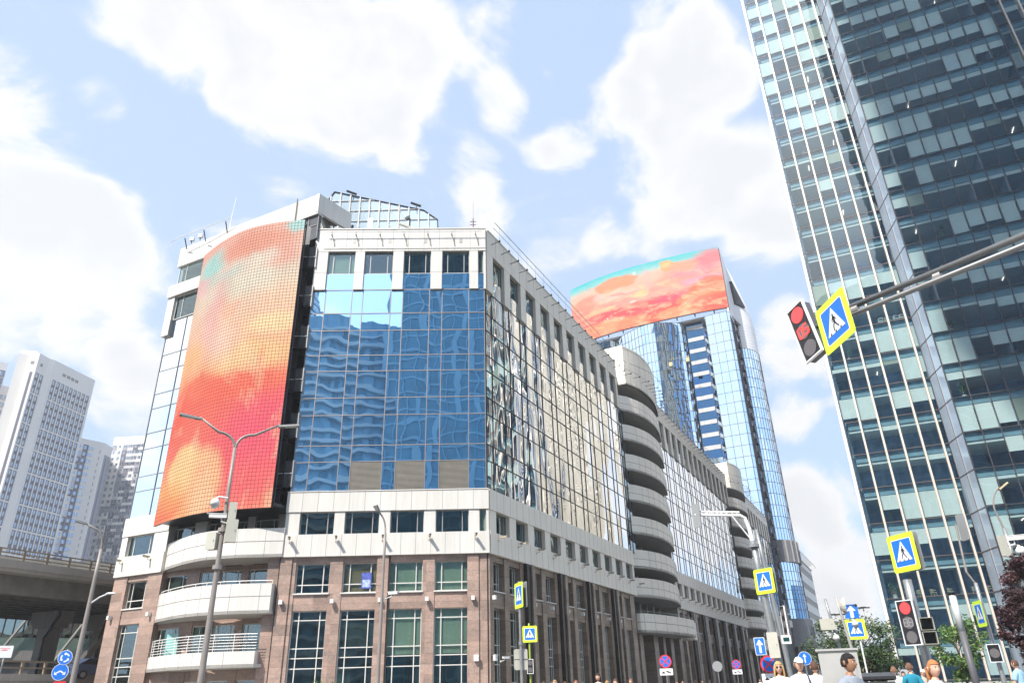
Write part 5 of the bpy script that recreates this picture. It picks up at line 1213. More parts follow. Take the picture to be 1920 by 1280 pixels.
def boxy(name, loc, rz, sz, m, label, cat, lip=True):
    t = thing(name, label, cat, loc, rz); q = MB(); x, y, z = sz
    q.plate(rrect(x, z, min(x,z)*.08, 4), -y/2, y/2); q.build('housing', m, t)
    if lip: q = MB(); q.plate(rrect(x*1.06, z*1.04, min(x,z)*.1, 4), -y/2-.02, -y/2-.001); q.build('lid', m, t); q = MB(); q.box((-.02,y/2,-z*.3),(.02,y/2+.07,z*.3)); q.box((x*.3,-y/2-.03,-.03),(x*.36,-y/2-.02,.03)); q.build('bracket', GALV, t)
    return t
def dome_cam(loc, rz, label, k=1.0):
    t = thing('dome_camera', label, 'security camera', loc, rz); q = MB(); q.tube([(0,.35*k,.22*k),(0,.1*k,.26*k),(0,0,.2*k)], .03*k, 6); q.build('arm', WPL, t)
    q = MB(); q.tube([(0,0,.2*k),(0,0,.12*k),(0,0,0)], [.07*k,.13*k,.15*k], 14); q.build('housing', WPL, t, smooth=True)
    q = MB(); q.sphere((0,0,0), .115*k, 14, 8); q.build('dome', mat('dome_shell', (.5,.5,.5), .15), t, smooth=True); return t
def bullet_cam(loc, rz, label, k=1.0, m=WPL, grp=None):
    t = thing('security_camera', label, 'security camera', loc, rz, group=grp); q = MB(); q.box((-.06*k,-.32*k,-.05*k),(.06*k,.12*k,.05*k)); q.box((-.07*k,-.38*k,.0502*k),(.07*k,.12*k,.065*k)); q.build('housing', m, t)
    q = MB(); q.tube([(0,0,-.05*k),(0,0,-.14*k),(0,.25*k,-.2*k)], .02*k, 6); q.tube([(0,.24*k,-.2*k),(0,.28*k,-.2*k)], .05*k, 8); q.build('bracket', m, t)
    q = MB(); q.tube([(0,-.321*k,0),(0,-.33*k,0)], .035*k, 8); q.build('lens', BLACKM, t); return t
dome_cam(tuple(P_+Vector((-.28,-.2,1.5+24*.222))), R(-80), 'white dome camera on a bracket on the double arm lamp', 1.0)
bullet_cam(tuple(P_+Vector((-.05,-.1,1.5+24*.2085))), R(-70), 'white bullet camera just below the dome camera on the lamp', 1.15)
boxy('equipment_box', tuple(P_+Vector((.22,.0,1.5+24*.2155))), R(20), (.22,.16,.50), CREAM, 'upper slim cream equipment box right of the lamp pole', 'equipment box')
boxy('equipment_box', tuple(P_+Vector((.27,.0,1.5+24*.190))), R(20), (.32,.2,.66), CREAM, 'larger cream equipment box right of the lamp pole', 'equipment box')
boxy('equipment_box', tuple(P_+Vector((-.26,.0,1.5+24*.178))), R(-10), (.30,.2,.50), CREAM, 'cream equipment box left of the lamp pole', 'equipment box')
# single arm lamps
P_ = pol(-29.55, 34); t = pole_thing('street_lamp', 'slim street lamp with one curved arm in front of the overpass', P_.x, P_.y, 7.0, .12, .06, TAUPE, 'street lamp')
e = pol(-31.25, 34, 1.5+34*.1915)-P_; q = MB(); q.tube(arcpts((0,0,6.9),(0,0,7.6),(e.x*.3,e.y*.3,7.75),7)+[(e.x*.8,e.y*.8,e.z-.02)], .04, 8); q.build('arm', TAUPE, t, smooth=True); lamp_head(t, (e.x*.7,e.y*.7,e.z-.06), (e.x*1.1,e.y*1.1,e.z+.03), MATS['lamp_grey'], .3)
q = MB(); q.tube([(0,0,4.9),(.35,.0,5.15),(.6,.0,5.25)], .03, 6); q.sphere((.75,0,5.28), .1, 8, 6, sc=(2,.8,.5)); q.build('side_lamp', WPL, t)
P_ = pol(-10.25, 30); t = pole_thing('street_lamp', 'thin street lamp with one short arm in front of the granite wall', P_.x, P_.y, 7.5, .085, .045, TAUPE, 'street lamp')
q = MB(); q.tube(arcpts((0,0,7.4),(0,0,7.9),(-.30,-.1,8.15),7), .035, 8); q.build('arm', TAUPE, t, smooth=True); lamp_head(t, (-.26,-.1,8.1), (-.40,-.25,8.38), MATS['lamp_grey'], .28)
q = MB(); q.tube([(0,0,5.25),(-.5,-.1,5.4)], .018, 5); q.tube([(0,0,4.75),(.35,-.1,4.95)], .018, 5); q.build('brackets', TAUPE, t)
bullet_cam(tuple(P_+Vector((.38,-.1,4.98))), R(70), 'white camera on the thin lamp pole in front of the granite wall', .9)
# round blue signs
P_ = pol(-30.25, 40); t = pole_thing('sign_pole', 'thin pole carrying two round blue signs at the lower left', P_.x, P_.y+.1, 3.6, .04, .04, GALV, 'pole')
def round_sign(z, r, label, arrows, dx=0, az=170, P=P_, D_=0):
    t = thing('round_sign', label, 'road sign', (P.x+dx, P.y-.0, z), face_rz(az)); q = MB(); q.plate(disc(r), -.004, .004); q.build('white_rim', SW, t)
    q = MB(); q.plate(disc(r*.94), -.007, -.0041); q.build('blue_face', SB, t); q = MB()
    if arrows == 'ring':
        for k in range(3):
            a0 = 120*k+20
            for j in range(6): a, b_ = R(a0+j*11), R(a0+j*11+12); q.plate([(math.cos(a)*r*.42,math.sin(a)*r*.42),(math.cos(a)*r*.62,math.sin(a)*r*.62),(math.cos(b_)*r*.62,math.sin(b_)*r*.62),(math.cos(b_)*r*.42,math.sin(b_)*r*.42)][::-1], -.010, -.0071)
            c = R(a0+95); d = R(a0+66); q.plate([(math.cos(d)*r*.28,math.sin(d)*r*.28),(math.cos(c)*r*.54,math.sin(c)*r*.54),(math.cos(d)*r*.78,math.sin(d)*r*.78)], -.010, -.0071)
    elif arrows == 'both':
        for f in (-1,1): q.plate(bar(0,r*.12,f*r*.42,-r*.12,r*.16), -.010, -.0071); q.plate([(f*r*.66,-r*.32),(f*r*.66,r*.08),(f*r*.30,-r*.34)][::-f], -.010, -.0071)
    else:
        q.plate(bar(0,-r*.65,0,r*.3,r*.16), -.010, -.0071); q.plate([(-r*.28,r*.2),(r*.28,r*.2),(0,r*.7)], -.010, -.0071)
    q.build('white_arrows', SW, t); return t
round_sign(1.5+40*.0441, .30, 'round blue roundabout sign with three circling white arrows', 'ring')
round_sign(1.5+40*.0297, .34, 'round blue sign with white arrows pointing left and right', 'both', -.08)
q = MB(); q.plate(rrect(.5,.14,.02), -.004, .004); o = q.build('sign_plate', SR, None); o.location = (P_.x,P_.y,1.5+40*.0185); o.rotation_euler = (0,0,face_rz(170)); tag(o, 'small red plate below the round blue signs', 'sign')
P_ = pol(-33.55, 42); t = pole_thing('sign_pole', 'thin pole at the far lower left carrying a small white board', P_.x, P_.y+.05, 3.6, .03, .03, GALV, 'pole')
q = MB(); q.plate(rrect(.62,.5,.03), -.004, .004); q.plate([(-.2,.12),(.2,.12),(.2,.14),(-.2,.14)], -.006, -.0041, 1); q.plate([(-.2,.04),(.15,.06),(.0,.1)], -.006, -.0041, 1); o = q.build('notice_board', [SW, SR], None); o.location = (P_.x,P_.y,1.5+42*.050); o.rotation_euler = (0,0,face_rz(160)); tag(o, 'small white notice board with a red mark under the overpass', 'sign')
# centre crossing pole
P_ = pol(0.02, 26.5); t = pole_thing('sign_pole', 'thin galvanised pole with an edge-on crossing sign before the street facade', P_.x, P_.y, 4.9, .055, .045, GALV, 'pole', collars=(2.9,))
ped_sign((P_.x-.02, P_.y-.1, 1.5+26.5*.1108), 250, 'crossing sign seen almost edge-on on the centre pole', .84, True)
bx = boxy('control_cabinet', (P_.x-.02, P_.y+.2, 1.5+26.5*.034), R(8), (.42,.26,.62), CREAM, 'grey control box with two doors fixed to the centre pole', 'control box')
q = MB(); q.box((-.24,-.155,-.01),(.24,-.151,.01)); q.build('seam', DARK, bx)
P_ = pol(.66, 32); t = pole_thing('sign_pole', 'yellow green pole behind the centre pole carrying a crossing sign and a small signal', P_.x, P_.y+.06, 3.95, .04, .035, mat('yellow_green_paint', (.30,.40,.05), .5), 'pole')
ped_sign((P_.x+.03, P_.y-.04, 1.5+32*.0634), 196, 'small crossing sign with thick yellow border low on the centre pole', .62)
def signal_box(loc, az, w_, h_, label, lit=None, digits=None, visor=False, frame_=True, lamps=3, back=.12, dual=False):
    t = thing('traffic_light', label, 'traffic light', loc, face_rz(az)); q = MB(); q.plate(rrect(w_,h_,.02,3), -.0, back); q.build('housing', mat('signal_grey', (.10,.10,.105), .5) if not visor else CREAM, t)
    if frame_:
        q = MB()
        for a in ((-w_/2-.02,-h_/2-.02,-w_/2,h_/2+.02),(w_/2,-h_/2-.02,w_/2+.02,h_/2+.02),(-w_/2,-h_/2-.02,w_/2,-h_/2),(-w_/2,h_/2,w_/2,h_/2+.02)): q.box((a[0],-.02,a[1]),(a[2],.03,a[3]))
        q.build('white_frame', SW, t)
    q = MB(); q.plate(rrect(w_-.01,h_-.01,.01,3), -.006, -.001); q.build('face', BLACKM, t)
    for i in range(lamps):
        z = h_/2-h_*(i+.5)/lamps; r_ = min(w_*.42, h_/lamps*.42); on = lit == i
        q = MB(); q.plate(disc(r_, 24, 0, z), -.014, -.0061)
        q.build('lens', mat('red_lamp', (.6,.05,.05), .3, 0, 0, emit=(1,.045,.05), es=.55) if on else (mat('unlit_lens', (.13,.12,.125), .35) if not visor else mat('dark_lens',(.02,.022,.025),.3)), t)
        if digits and i == 1:
            q = MB(); seg = {'0':'abcdef','5':'afgcd','8':'abcdefg'}
            for n_, c in enumerate(digits):
                x = (-.5+n_)*r_*.95; W_, H_ = r_*.34, r_*.62; S = {'a':((-W_,H_),(W_,H_)),'g':((-W_,0),(W_,0)),'d':((-W_,-H_),(W_,-H_)),'f':((-W_,0),(-W_,H_)),'e':((-W_,-H_),(-W_,0)),'b':((W_,0),(W_,H_)),'c':((W_,-H_),(W_,0))}
                for k in seg[c]: (a, b_), (c2, d2) = S[k]; q.plate(bar(x+a, z+b_, x+c2+(.001 if a==c2 and b_==d2 else 0), z+d2, r_*(.26 if digits=='05' else .09)), -.020, -.0141)
            q.build('digits', mat('red_digits', (.6,.05,.05), .3, 0, 0, emit=(1,.06,.04), es=.6) if digits == '05' else mat('grey_digits', (.32,.33,.34), .5), t)
        if visor:
            q = MB(); q.hexa([(-w_*.48,-.24,z-r_*1.0),(w_*.48,-.24,z-r_*1.0),(w_*.48,-.0,z-r_*1.1),(-w_*.48,-.0,z-r_*1.1)]+[(-w_*.48,-.24,z-r_*.95),(w_*.48,-.24,z-r_*.95),(w_*.48,0,z-r_*1.05),(-w_*.48,0,z-r_*1.05)])
            for f in (-1,1): q.hexa([(f*w_*.48-.008,-.24,z-r_),(f*w_*.48+.008,-.24,z-r_),(f*w_*.5+.008,0,z-r_*1.1),(f*w_*.5-.008,0,z-r_*1.1),(f*w_*.48-.008,-.28,z+r_*1.1),(f*w_*.48+.008,-.28,z+r_*1.1),(f*w_*.5+.008,0,z+r_*1.15),(f*w_*.5-.008,0,z+r_*1.15)])
            q.box((-w_*.49,-.30,z+r_*1.1),(w_*.49,0,z+r_*1.16)); q.build('visor', CREAM, t)
    q = MB(); q.box((w_*.3,back,-h_*.1),(w_*.45,back+.12,h_*.1)); q.box((w_*.3,back,h_*.25),(w_*.45,back+.12,h_*.3)); q.build('bracket', GALV, t)
    return t
signal_box((P_.x-.0, P_.y-.1, 1.5+32*.0255), 185, .22, .50, 'small grey back panel signal low on the yellow green pole', lamps=2)
# mast with arm over the street
P_ = pol(18.15, 31); t = pole_thing('signal_mast', 'thick grey mast with a long bracket arm over the street', P_.x, P_.y, 6.6, .17, .12, GALV, 'mast', lean=(-.26,.1), collars=(6.4,3.0))
tp_ = Vector((-.26,.1,6.5)); e = pol(13.75, 31, 1.5+31*.2035)-P_; q = MB()
top = Vector((-.34,.12,7.55)); q.tube([tuple(tp_), (-.31,.11,7.1), (-.42,.1,7.5), (-.6,.1,7.62), tuple(e)], [.09,.08,.075,.07,.055], 10); q.tube([(-.6,.1,7.75), (e.x+.1,e.y,e.z+.14)], .035, 8)
for i in range(9): f = (i+.5)/9; a = Vector((-.6,.1,7.62)).lerp(e, f); q.tube([tuple(a), tuple(a+Vector((0,0,.14)))], .02, 5)
q.tube([(-.28,.1,6.6), (-.95,.07,7.62)], .03, 6); q.build('bracket_arm', WPL, t)
for dx, dz, sz in ((.12,.05,(.30,.75)),):
    x = boxy('back_panel', tuple(P_+e+Vector((.05,-.06,-.05))), face_rz(235), (.40,.05,.95), SBK, 'grey backs of two signs hanging at the far end of the mast arm', 'sign back', lip=False)
ped_sign(tuple(P_+Vector((-.18,-.25,1.5+31*.1133))), 238, 'tall looking crossing sign on the thick mast over the street', .92, True)
signal_box(tuple(P_+Vector((.33,-.2,1.5+31*.063))), 262, .30, 1.25, 'cream edged signal seen from the side on the thick mast', visor=False)
boxy('equipment_box', tuple(P_+Vector((-.22,-.2,1.5+31*.040))), face_rz(200), (.36,.2,.85), CREAM, 'pale box on the left side of the thick mast', 'equipment box')
dbox = boxy('display_box', tuple(P_+Vector((.22,-.36,1.5+31*.0455))), face_rz(190), (.34,.2,.30), WPL, 'small white box with a dark green display on the thick mast', 'display box', lip=False)
q = MB(); q.plate(rrect(.22,.14,.01), -.104, -.101); q.build('display', mat('display_dark', (.01,.03,.03), .2, emit=(.0,.12,.10), es=.2), dbox)
P_ = pol(17.15, 33)
q = MB(); q.plate(rrect(.42,.66,.04), -.004, .004); q.plate(rrect(.38,.62,.03), -.007, -.0041, 1); q.plate(bar(0,-.25,0,.1,.09), -.010, -.0071); q.plate([(-.14,.05),(.14,.05),(0,.26)], -.010, -.0071); o = q.build('arrow_sign', [SW, SB], None); o.location = (P_.x-.02,P_.y+.3,1.5+33*.040); o.rotation_euler = (0,0,face_rz(205)); tag(o, 'blue rectangular sign with a white arrow left of the thick mast', 'road sign')
def no_stop(P, z, r, label, az=195, plate=True, plabel=''):
    t = thing('no_stopping_sign', label, 'road sign', (P.x,P.y,z), face_rz(az)); q = MB(); q.plate(disc(r), -.004, .004); q.build('red_ring', SR, t); q = MB(); q.plate(disc(r*.82), -.007, -.0041); q.build('blue_face', SB, t)
    q = MB(); q.plate(bar(-r*.6,-r*.6,r*.6,r*.6,r*.17), -.010, -.0071); q.plate(bar(-r*.6,r*.6,r*.6,-r*.6,r*.17), -.0102, -.0071); q.build('red_cross', SR, t)
    if plate:
        t2 = thing('tow_away_plate', plabel, 'road sign', (P.x,P.y,z-r*1.55), face_rz(az)); q = MB(); q.plate(rrect(r*2.1,r*1.0,.02), -.004, .004); q.build('plate', SW, t2)
        q = MB(); q.plate(bar(-r*.7,-r*.15,-r*.2,-r*.15,r*.16), -.007, -.0041); q.plate(bar(-r*.6,-r*.02,-r*.35,-r*.02,r*.14), -.007, -.0041); q.plate(bar(.0,.02,r*.75,-r*.18,r*.16), -.007, -.0041); q.plate(bar(-r*.1,r*.12,r*.5,r*.05,r*.05), -.007, -.0041); q.build('tow_symbol', SK, t2)
P2_ = pol(17.35, 34); no_stop(P2_, 1.5+34*.0195, .33, 'no stopping sign with a red cross left of the thick mast', plabel='white tow away plate under the no stopping sign near the mast')
pole_thing('sign_pole', 'thin pole under the no stopping sign beside the mast', P2_.x, P2_.y+.05, 2.3, .03, .03, GALV, 'pole')
P2_ = pol(10.35, 46); no_stop(P2_, 1.5+46*.0265, .35, 'no stopping sign standing before the dark entrance', plabel='white tow away plate under the sign before the dark entrance'); pole_thing('sign_pole', 'thin pole of the no stopping sign before the dark entrance', P2_.x, P2_.y+.05, 2.9, .03, .03, GALV, 'pole')
P2_ = pol(15.2, 62); no_stop(P2_, 1.5+62*.0205, .33, 'farther shaded no stopping sign against the dark granite columns', plabel='shaded tow away plate against the granite columns'); pole_thing('sign_pole', 'thin shaded pole against the dark granite columns', P2_.x, P2_.y+.05, 3.0, .03, .03, GALV, 'pole')
P2_ = pol(13.9, 50); t = pole_thing('sign_pole', 'thin pole with the back of a round sign', P2_.x, P2_.y+.05, 2.6, .03, .03, GALV, 'pole'); q = MB(); q.plate(disc(.3), -.004, .004); o = q.build('round_sign', SBK, None); o.location = (P2_.x,P2_.y,2.45); o.rotation_euler = (0,0,face_rz(200)); tag(o, 'grey back of a round sign on a thin pole', 'road sign')
P2_ = pol(19.75, 40); t = pole_thing('sign_pole', 'thin pole of the round blue arrow sign near the white cap', P2_.x, P2_.y+.05, 2.6, .03, .03, GALV, 'pole'); round_sign(1.5+40*.0245, .30, 'round blue sign with one white upward arrow above the people', 'up', 0, 195, P2_)
# slim white pole right of the mast
P2_ = pol(18.75, 42); t = pole_thing('lamp_post', 'slim pale post right of the thick mast', P2_.x, P2_.y, 9.0, .14, .09, GALV, 'post', lean=(-.5,.2))
# poles and signs at x 1560-1620
P2_ = pol(22.35, 46); t = pole_thing('camera_pole', 'pole with a pale box and a hanging camera left of the crossing sign', P2_.x, P2_.y, 5.6, .10, .07, GALV, 'pole', lean=(-.45,.1)); boxy('equipment_box', tuple(P2_+Vector((-.7,-.1,1.5+46*.060))), face_rz(195), (.7,.3,.55), CREAM, 'pale box on the pole above the grey cabinet', 'equipment box'); dome_cam(tuple(P2_+Vector((-.42,-.3,1.5+46*.043))), 0, 'dome camera hanging from the pole above the grey cabinet', 1.2)
P2_ = pol(23.15, 34); t = pole_thing('dish_pole', 'slim leaning pole with a small dish before the crossing sign', P2_.x, P2_.y, 4.6, .07, .05, PAINTG, 'pole', lean=(-.38,.1)); 
d_ = thing('dish_antenna', 'round cream dish antenna on top of the slim leaning pole', 'antenna', tuple(P2_+Vector((-.28,-.1,4.2))), face_rz(110)); q = MB(); q.tube([(0,.1,0),(0,0,0),(0,-.12,0)], [.08,.26,.34], 16, cap=True); q.build('reflector', CREAM, d_, smooth=False); q = MB(); q.tube([(0,-.1,0),(0,-.5,.0)], .02, 5); q.sphere((0,-.5,0), .06, 8, 6); q.build('feed_horn', DARK, d_)
dome_cam(tuple(P2_+Vector((.05,-.2,3.45))), R(20), 'small dome camera below the dish antenna', .9)
P2_ = pol(23.35, 40); t = pole_thing('sign_pole', 'thin white pole carrying the blue arrow sign and a crossing sign', P2_.x+.1, P2_.y+.06, 4.5, .04, .04, WPL, 'pole')
ped_sign((P2_.x-.02,P2_.y,1.5+40*.0535), 200, 'square crossing sign between the grey cabinet and the tower', .88)
t = thing('arrow_sign', 'blue square one way sign with a white arrow above the crossing sign', 'road sign', (P2_.x-.05,P2_.y,1.5+40*.0735), face_rz(200)); q = MB(); q.plate(rrect(.6,.62,.03), -.004, .004); q.build('blue_panel', SB, t); q = MB(); q.plate(bar(0,-.28,0,.05,.15), -.008, -.0041); q.plate([(-.2,.02),(.2,.02),(0,.27)], -.008, -.0041); q.build('white_arrow', SW, t)
# grey cabinet and kiosk roof
P2_ = pol(21.85, 13.6); F_ = frame((P2_.x-.30,P2_.y-.12), 112); cb = thing('utility_cabinet', 'big plain grey utility cabinet behind the man in the suit', 'cabinet', (P2_.x,P2_.y,0), world=True); b = MB(); b.fb(F_, -.05, .52, -.75, 0, .1, 1.92); b.build('body', mat('cabinet_grey', (.40,.40,.39), .5, .1, .04), cb); b = MB(); b.fb(F_, -.08, .55, -.78, .03, 1.921, 1.95); b.fb(F_, -.02, .49, -.7, -.05, 0, .1); b.build('lid', mat('cabinet_grey', (.4,.4,.39)), cb); b = MB(); b.fb(F_, .0, .47, .001, .012, .2, 1.85); b.fb(F_, .40, .43, .012, .04, .9, 1.1); b.build('door', mat('cabinet_door', (.37,.37,.36), .5), cb)
P2_ = pol(24.0, 20); F_ = frame((P2_.x,P2_.y), 112); cb = thing('ticket_machine', 'grey metal machine with a slanted dark hood right of the suit man', 'machine', (P2_.x,P2_.y,0), world=True); b = MB(); b.fb(F_, -.35, .35, -.5, 0, 0, 1.45); b.build('body', mat('machine_grey', (.34,.35,.36), .4, .5), cb); b = MB(); b.hexa([F_(-.38,.22,1.5),F_(.38,.22,1.5),F_(.38,-.5,1.46),F_(-.38,-.5,1.46),F_(-.38,.22,1.56),F_(.38,.22,1.56),F_(.38,-.5,1.64),F_(-.38,-.5,1.64)]); b.build('hood', DARK, cb); b = MB(); b.fb(F_, -.25, .25, .0, .01, 1.0, 1.4); b.build('screen', BLACKM, cb)
# right traffic light, its pole and sign
P2_ = pol(27.12, 21.6); t = pole_thing('signal_pole', 'thick galvanised pole carrying the red traffic light at the right', P2_.x, P2_.y, 3.75, .12, .105, GALV, 'pole', collars=(2.75,))
ped_sign(tuple(P2_+Vector((-.02,-.2,1.5+21*.1375))), 255, 'large crossing sign above the red traffic light at the right', .92, True)
signal_box(tuple(pol(26.6, 21, 1.5+21*.0577)), 240, .40, .98, 'tall traffic light with red lamp lit and blank grey digits', lit=0, digits='88')
signal_box(tuple(pol(27.55, 21.2, 1.5+21*.0475)), 200, .30, .62, 'cream visored signal seen from the front right of the red light', visor=True, lamps=2, frame_=False, back=.14)
# overhead gantry arm
A0, A1 = pol(25.0, 11.6, 1.5+11.6*.4514), pol(41.5, 10.55, 1.5+10.55*.494)
g = thing('gantry_arm', 'grey double tube arm reaching in from the right over the street', 'gantry', tuple(A1+(A1-A0).normalized()*6+Vector((0,0,-.0))), world=True); g.location.z = 0
dd = (A1-A0).normalized(); E_ = A1+dd*6; B0 = pol(28.0, 11.42, 1.5+11.42*.4575)
q = MB(); q.tube([tuple(B0+Vector((0,0,.07))), tuple(E_+Vector((0,0,.09)))], [.045,.055], 14); q.tube([tuple(A0+Vector((0,0,-.07))), tuple(B0+Vector((0,0,-.06))), tuple(E_+Vector((0,0,-.07)))], [.035,.04,.055], 14); q.build('arm_tubes', mat('gantry_grey', (.20,.20,.20), .45, .4, .1, 8), g, smooth=True)
q = MB(); L_ = (E_-B0).length
for i in range(6): q = MB(); c = B0+dd*(.06+i*1.25); q.hexa([tuple(c-dd*.06+Vector((x,y,z))) for z in (-.09,.10) for x, y in ((-.02,-.02),(.02,-.02),(.02,.02),(-.02,.02))]) ; q.tube([tuple(c-dd*.05), tuple(c+dd*.05)], .062, 10); q.build('clamp', PAINTG, g)
q = MB(); q.tube([(E_.x,E_.y,0),(E_.x,E_.y,E_.z+.3)], [.18,.12], 16); q.build('column', PAINTG, g, smooth=True)
ped_sign(tuple(pol(26.62, 11.15, 1.5+11.15*.4475)), 260, 'large crossing sign hanging from the overhead arm', .80, False, -.07)
signal_box(tuple(pol(24.25, 11.65, 1.5+11.65*.4425)), 250, .37, .99, 'overhead traffic light with red lamp and red digits 05', lit=0, digits='05', back=.16).rotation_euler.y = -.19
# two tone park light and lamp with cameras, thin posts before the tower
P2_ = pol(29.5, 35); t = thing('bollard_light', 'slim light column, pale upper half and dark lower half, before the tower', 'light column', (P2_.x,P2_.y,0)); q = MB(); q.tube([(0,0,0),(0,0,1.5+35*.0454)], .13, 14); q.build('lower_shaft', mat('graphite_paint', (.10,.10,.11), .5), t, smooth=True); q = MB(); q.tube([(0,0,1.5+35*.0454),(0,0,1.5+35*.0835)], .13, 14); q.build('diffuser', mat('diffuser_grey', (.55,.56,.57), .4), t, smooth=True); q = MB(); q.tube([(0,0,1.5+35*.0835),(0,0,1.5+35*.0855)], .13, 14); q.tube([(0,0,1.5+35*.0855),(0,0,1.5+35*.0862)], .19, 14); q.build('cap', DARK, t)
P2_ = pol(33.45, 38); t = pole_thing('street_lamp', 'lamp with a flat head and cameras before the dark face of the tower', P2_.x, P2_.y, 7.2, .13, .08, GALV, 'street lamp')
q = MB(); q.tube([(0,0,7.1)]+arcpts((-.15,0,8.0),(-.15,0,8.6),(.28,-.1,8.95),6), [.05]+[.035]*7, 8); q.build('arm', TAUPE, t); lamp_head(t, (.25,-.1,8.85), (.6,-.2,9.1), mat('brass_lamp', (.30,.24,.12), .5), .42)
bullet_cam(tuple(P2_+Vector((.15,-.15,6.75))), R(60), 'white bullet camera on the lamp before the dark tower face', 1.7); dome_cam(tuple(P2_+Vector((.28,-.2,6.1))), 0, 'white dome camera on the lamp before the dark tower face', 1.5); boxy('equipment_box', tuple(P2_+Vector((-.28,-.05,6.45))), R(10), (.28,.2,.85), CREAM, 'pale green edged box on the lamp before the tower', 'equipment box')
P2_ = pol(31.0, 30); t = pole_thing('signal_pole', 'thin bent pole with a signal panel and a sign seen from the side', P2_.x, P2_.y, 4.35, .08, .06, GALV, 'pole'); q = MB(); q.tube([(0,0,4.3),(-.2,.0,4.7),(-.1,0,6.3)], .035, 6); q.build('upper_rod', TAUPE, t)
boxy('back_panel', tuple(P2_+Vector((.10,-.02,6.2))), face_rz(262), (.36,.06,.9), SBK, 'tilted grey sign back on top of the thin bent pole', 'sign back', lip=False)
ped_sign(tuple(P2_+Vector((-.22,-.1,1.5+30*.062))), 282, 'crossing sign seen nearly edge-on low on the thin bent pole', .8)
signal_box(tuple(P2_+Vector((-.16,-.2,1.5+30*.022))), 200, .34, .50, 'small dark signal panel with a white frame before the tower trees', lamps=1)
# facade cameras and wall lamps
BEI = mat('beige_camera', (.42,.36,.27), .5)
for i, s_ in enumerate((-13.2,-10.1,-7.0,-3.85,-.75)):
    bullet_cam(FF(s_,.52,10.95), R(12), 'small beige camera on the white band of the blue front, '+ORD[i]+' from the left', 1.15, BEI, 'cameras on the white band')
for i in range(11):
    bullet_cam(FR(1.2+3.07*i,.52,11.0), FR.rz+R(8), 'small beige camera on the white band of the street side, '+ORD[i]+' from the corner', 1.15, BEI, 'cameras on the white band')
for i, s_ in enumerate((.6,3.7)): bullet_cam(FL(s_,.52,10.95), FL.rz, 'small beige camera on the left wall band, '+('outer one' if i == 0 else 'inner one'), 1.15, BEI, 'cameras on the white band')
for i in range(14): bullet_cam(FR(48.6+3.07*i,.52,11.0), FR.rz+R(8), 'small camera on the farther part of the white street band, '+ORD[i]+' after the balconies', 1.15, BEI, 'cameras on the white band')
def wall_lamp(F_, s_, z, label):
    t = thing('wall_lamp', label, 'wall lamp', F_(s_,.13,z), F_.rz, group='white box lamps on the granite'); q = MB(); q.box((-.11,-.28,-.13),(.11,0,.13)); q.build('housing', WPL, t); q = MB(); q.box((-.09,-.26,-.145),(.09,-.02,-.131)); q.build('lens', LEDP, t)
for i, s_ in enumerate((-13.4,-10.1,-7.0,-3.95,-.95)): wall_lamp(FF, s_, 6.95, 'white box wall lamp on the red granite, '+ORD[i]+' from the left')
for i in range(9): wall_lamp(FR, .45+3.1*i, 7.0, 'white box wall lamp on the shaded street side granite, '+ORD[i]+' from the corner')
for i, s_ in enumerate((.4,4.6)): wall_lamp(FL, s_, 6.95, 'white box wall lamp on the far left granite wall, '+('outer one' if i == 0 else 'inner one'))
for F_, s_, lab in ((FF,-.75,'white camera box low on the red granite beside the corner'),(FR,.5,'white camera low on the street side granite beside the corner')):
    t = boxy('camera_box', F_(s_,.22,3.35), F_.rz, (.30,.2,.36), WPL, lab, 'security camera')
bullet_cam(FR(.9,.7,3.35), FR.rz+R(60), 'white bullet camera sticking out of the street side granite', 1.1)
# roof things
def panel_antenna(x, y, z, h_, w_, label):
    t = thing('panel_antenna', label, 'antenna', (x,y,z)); q = MB(); q.plate(rrect(w_,h_,.06,4,0,h_/2+.3), -.12, .12); q.build('radome', WPL, t); q = MB(); q.tube([(0,.2,0),(0,.2,h_+.2)], .05, 6); q.box((-.05,.1,.5),(.05,.22,.6)); q.build('mount', GALV, t)
panel_antenna(*FF(-9.7,-1.5,36.2), 1.7, .42, 'white panel antenna near the left end of the front parapet'); panel_antenna(*FR(.3,-.35,35.9), 1.6, .34, 'white panel antenna standing on the building corner')
t = thing('whip_antenna', 'thin red mast antenna beside the corner panel antenna', 'antenna', FF(-.9,-.6,36.0)); q = MB(); q.tube([(0,0,0),(0,0,1.5)], .05, 6); q.tube([(0,0,1.5),(0,0,3.2)], .012, 5); q.build('mast', mat('rust_red', (.22,.06,.05), .6), t); q = MB()
for z in (.5,.9,1.2): q.tube([(-.25,0,z),(.25,0,z)], .03, 5)
q.build('elements', DARK, t)
t = thing('whip_antenna', 'thin white whip antenna on the left end of the raised parapet', 'antenna', (-25.3,54.2,39.2)); q = MB(); q.tube([(0,0,0),(.0,0,2.3)], .05, 6); q.tube([(0,0,2.3),(.1,0,4.1)], .025, 5); q.build('mast', WPL, t); q = MB(); q.tube([(-.2,0,.2),(.2,0,.3)], .08, 6); q.build('base', DARK, t)
for i, (x, y, lab) in enumerate(((-29.3,55.6,'outer floodlight on the far left parapet rail'),(-28.3,55.1,'inner floodlight on the far left parapet rail'))):
    t = thing('floodlight', lab, 'floodlight', (x,y,39.5)); q = MB(); q.box((-.18,-.1,0),(.18,.12,.34)); q.build('housing', FRAME, t); q = MB(); q.tube([(0,0,-.3),(0,0,0)], .04, 6); q.build('bracket', DARK, t)
b = MB(); b.tube([(-30.6,55.2,38.3),(-30.9,55.0,39.0),(-30.2,55.0,39.5),(-27.4,53.8,39.6),(-24.6,52.6,39.9)], .035, 6); 
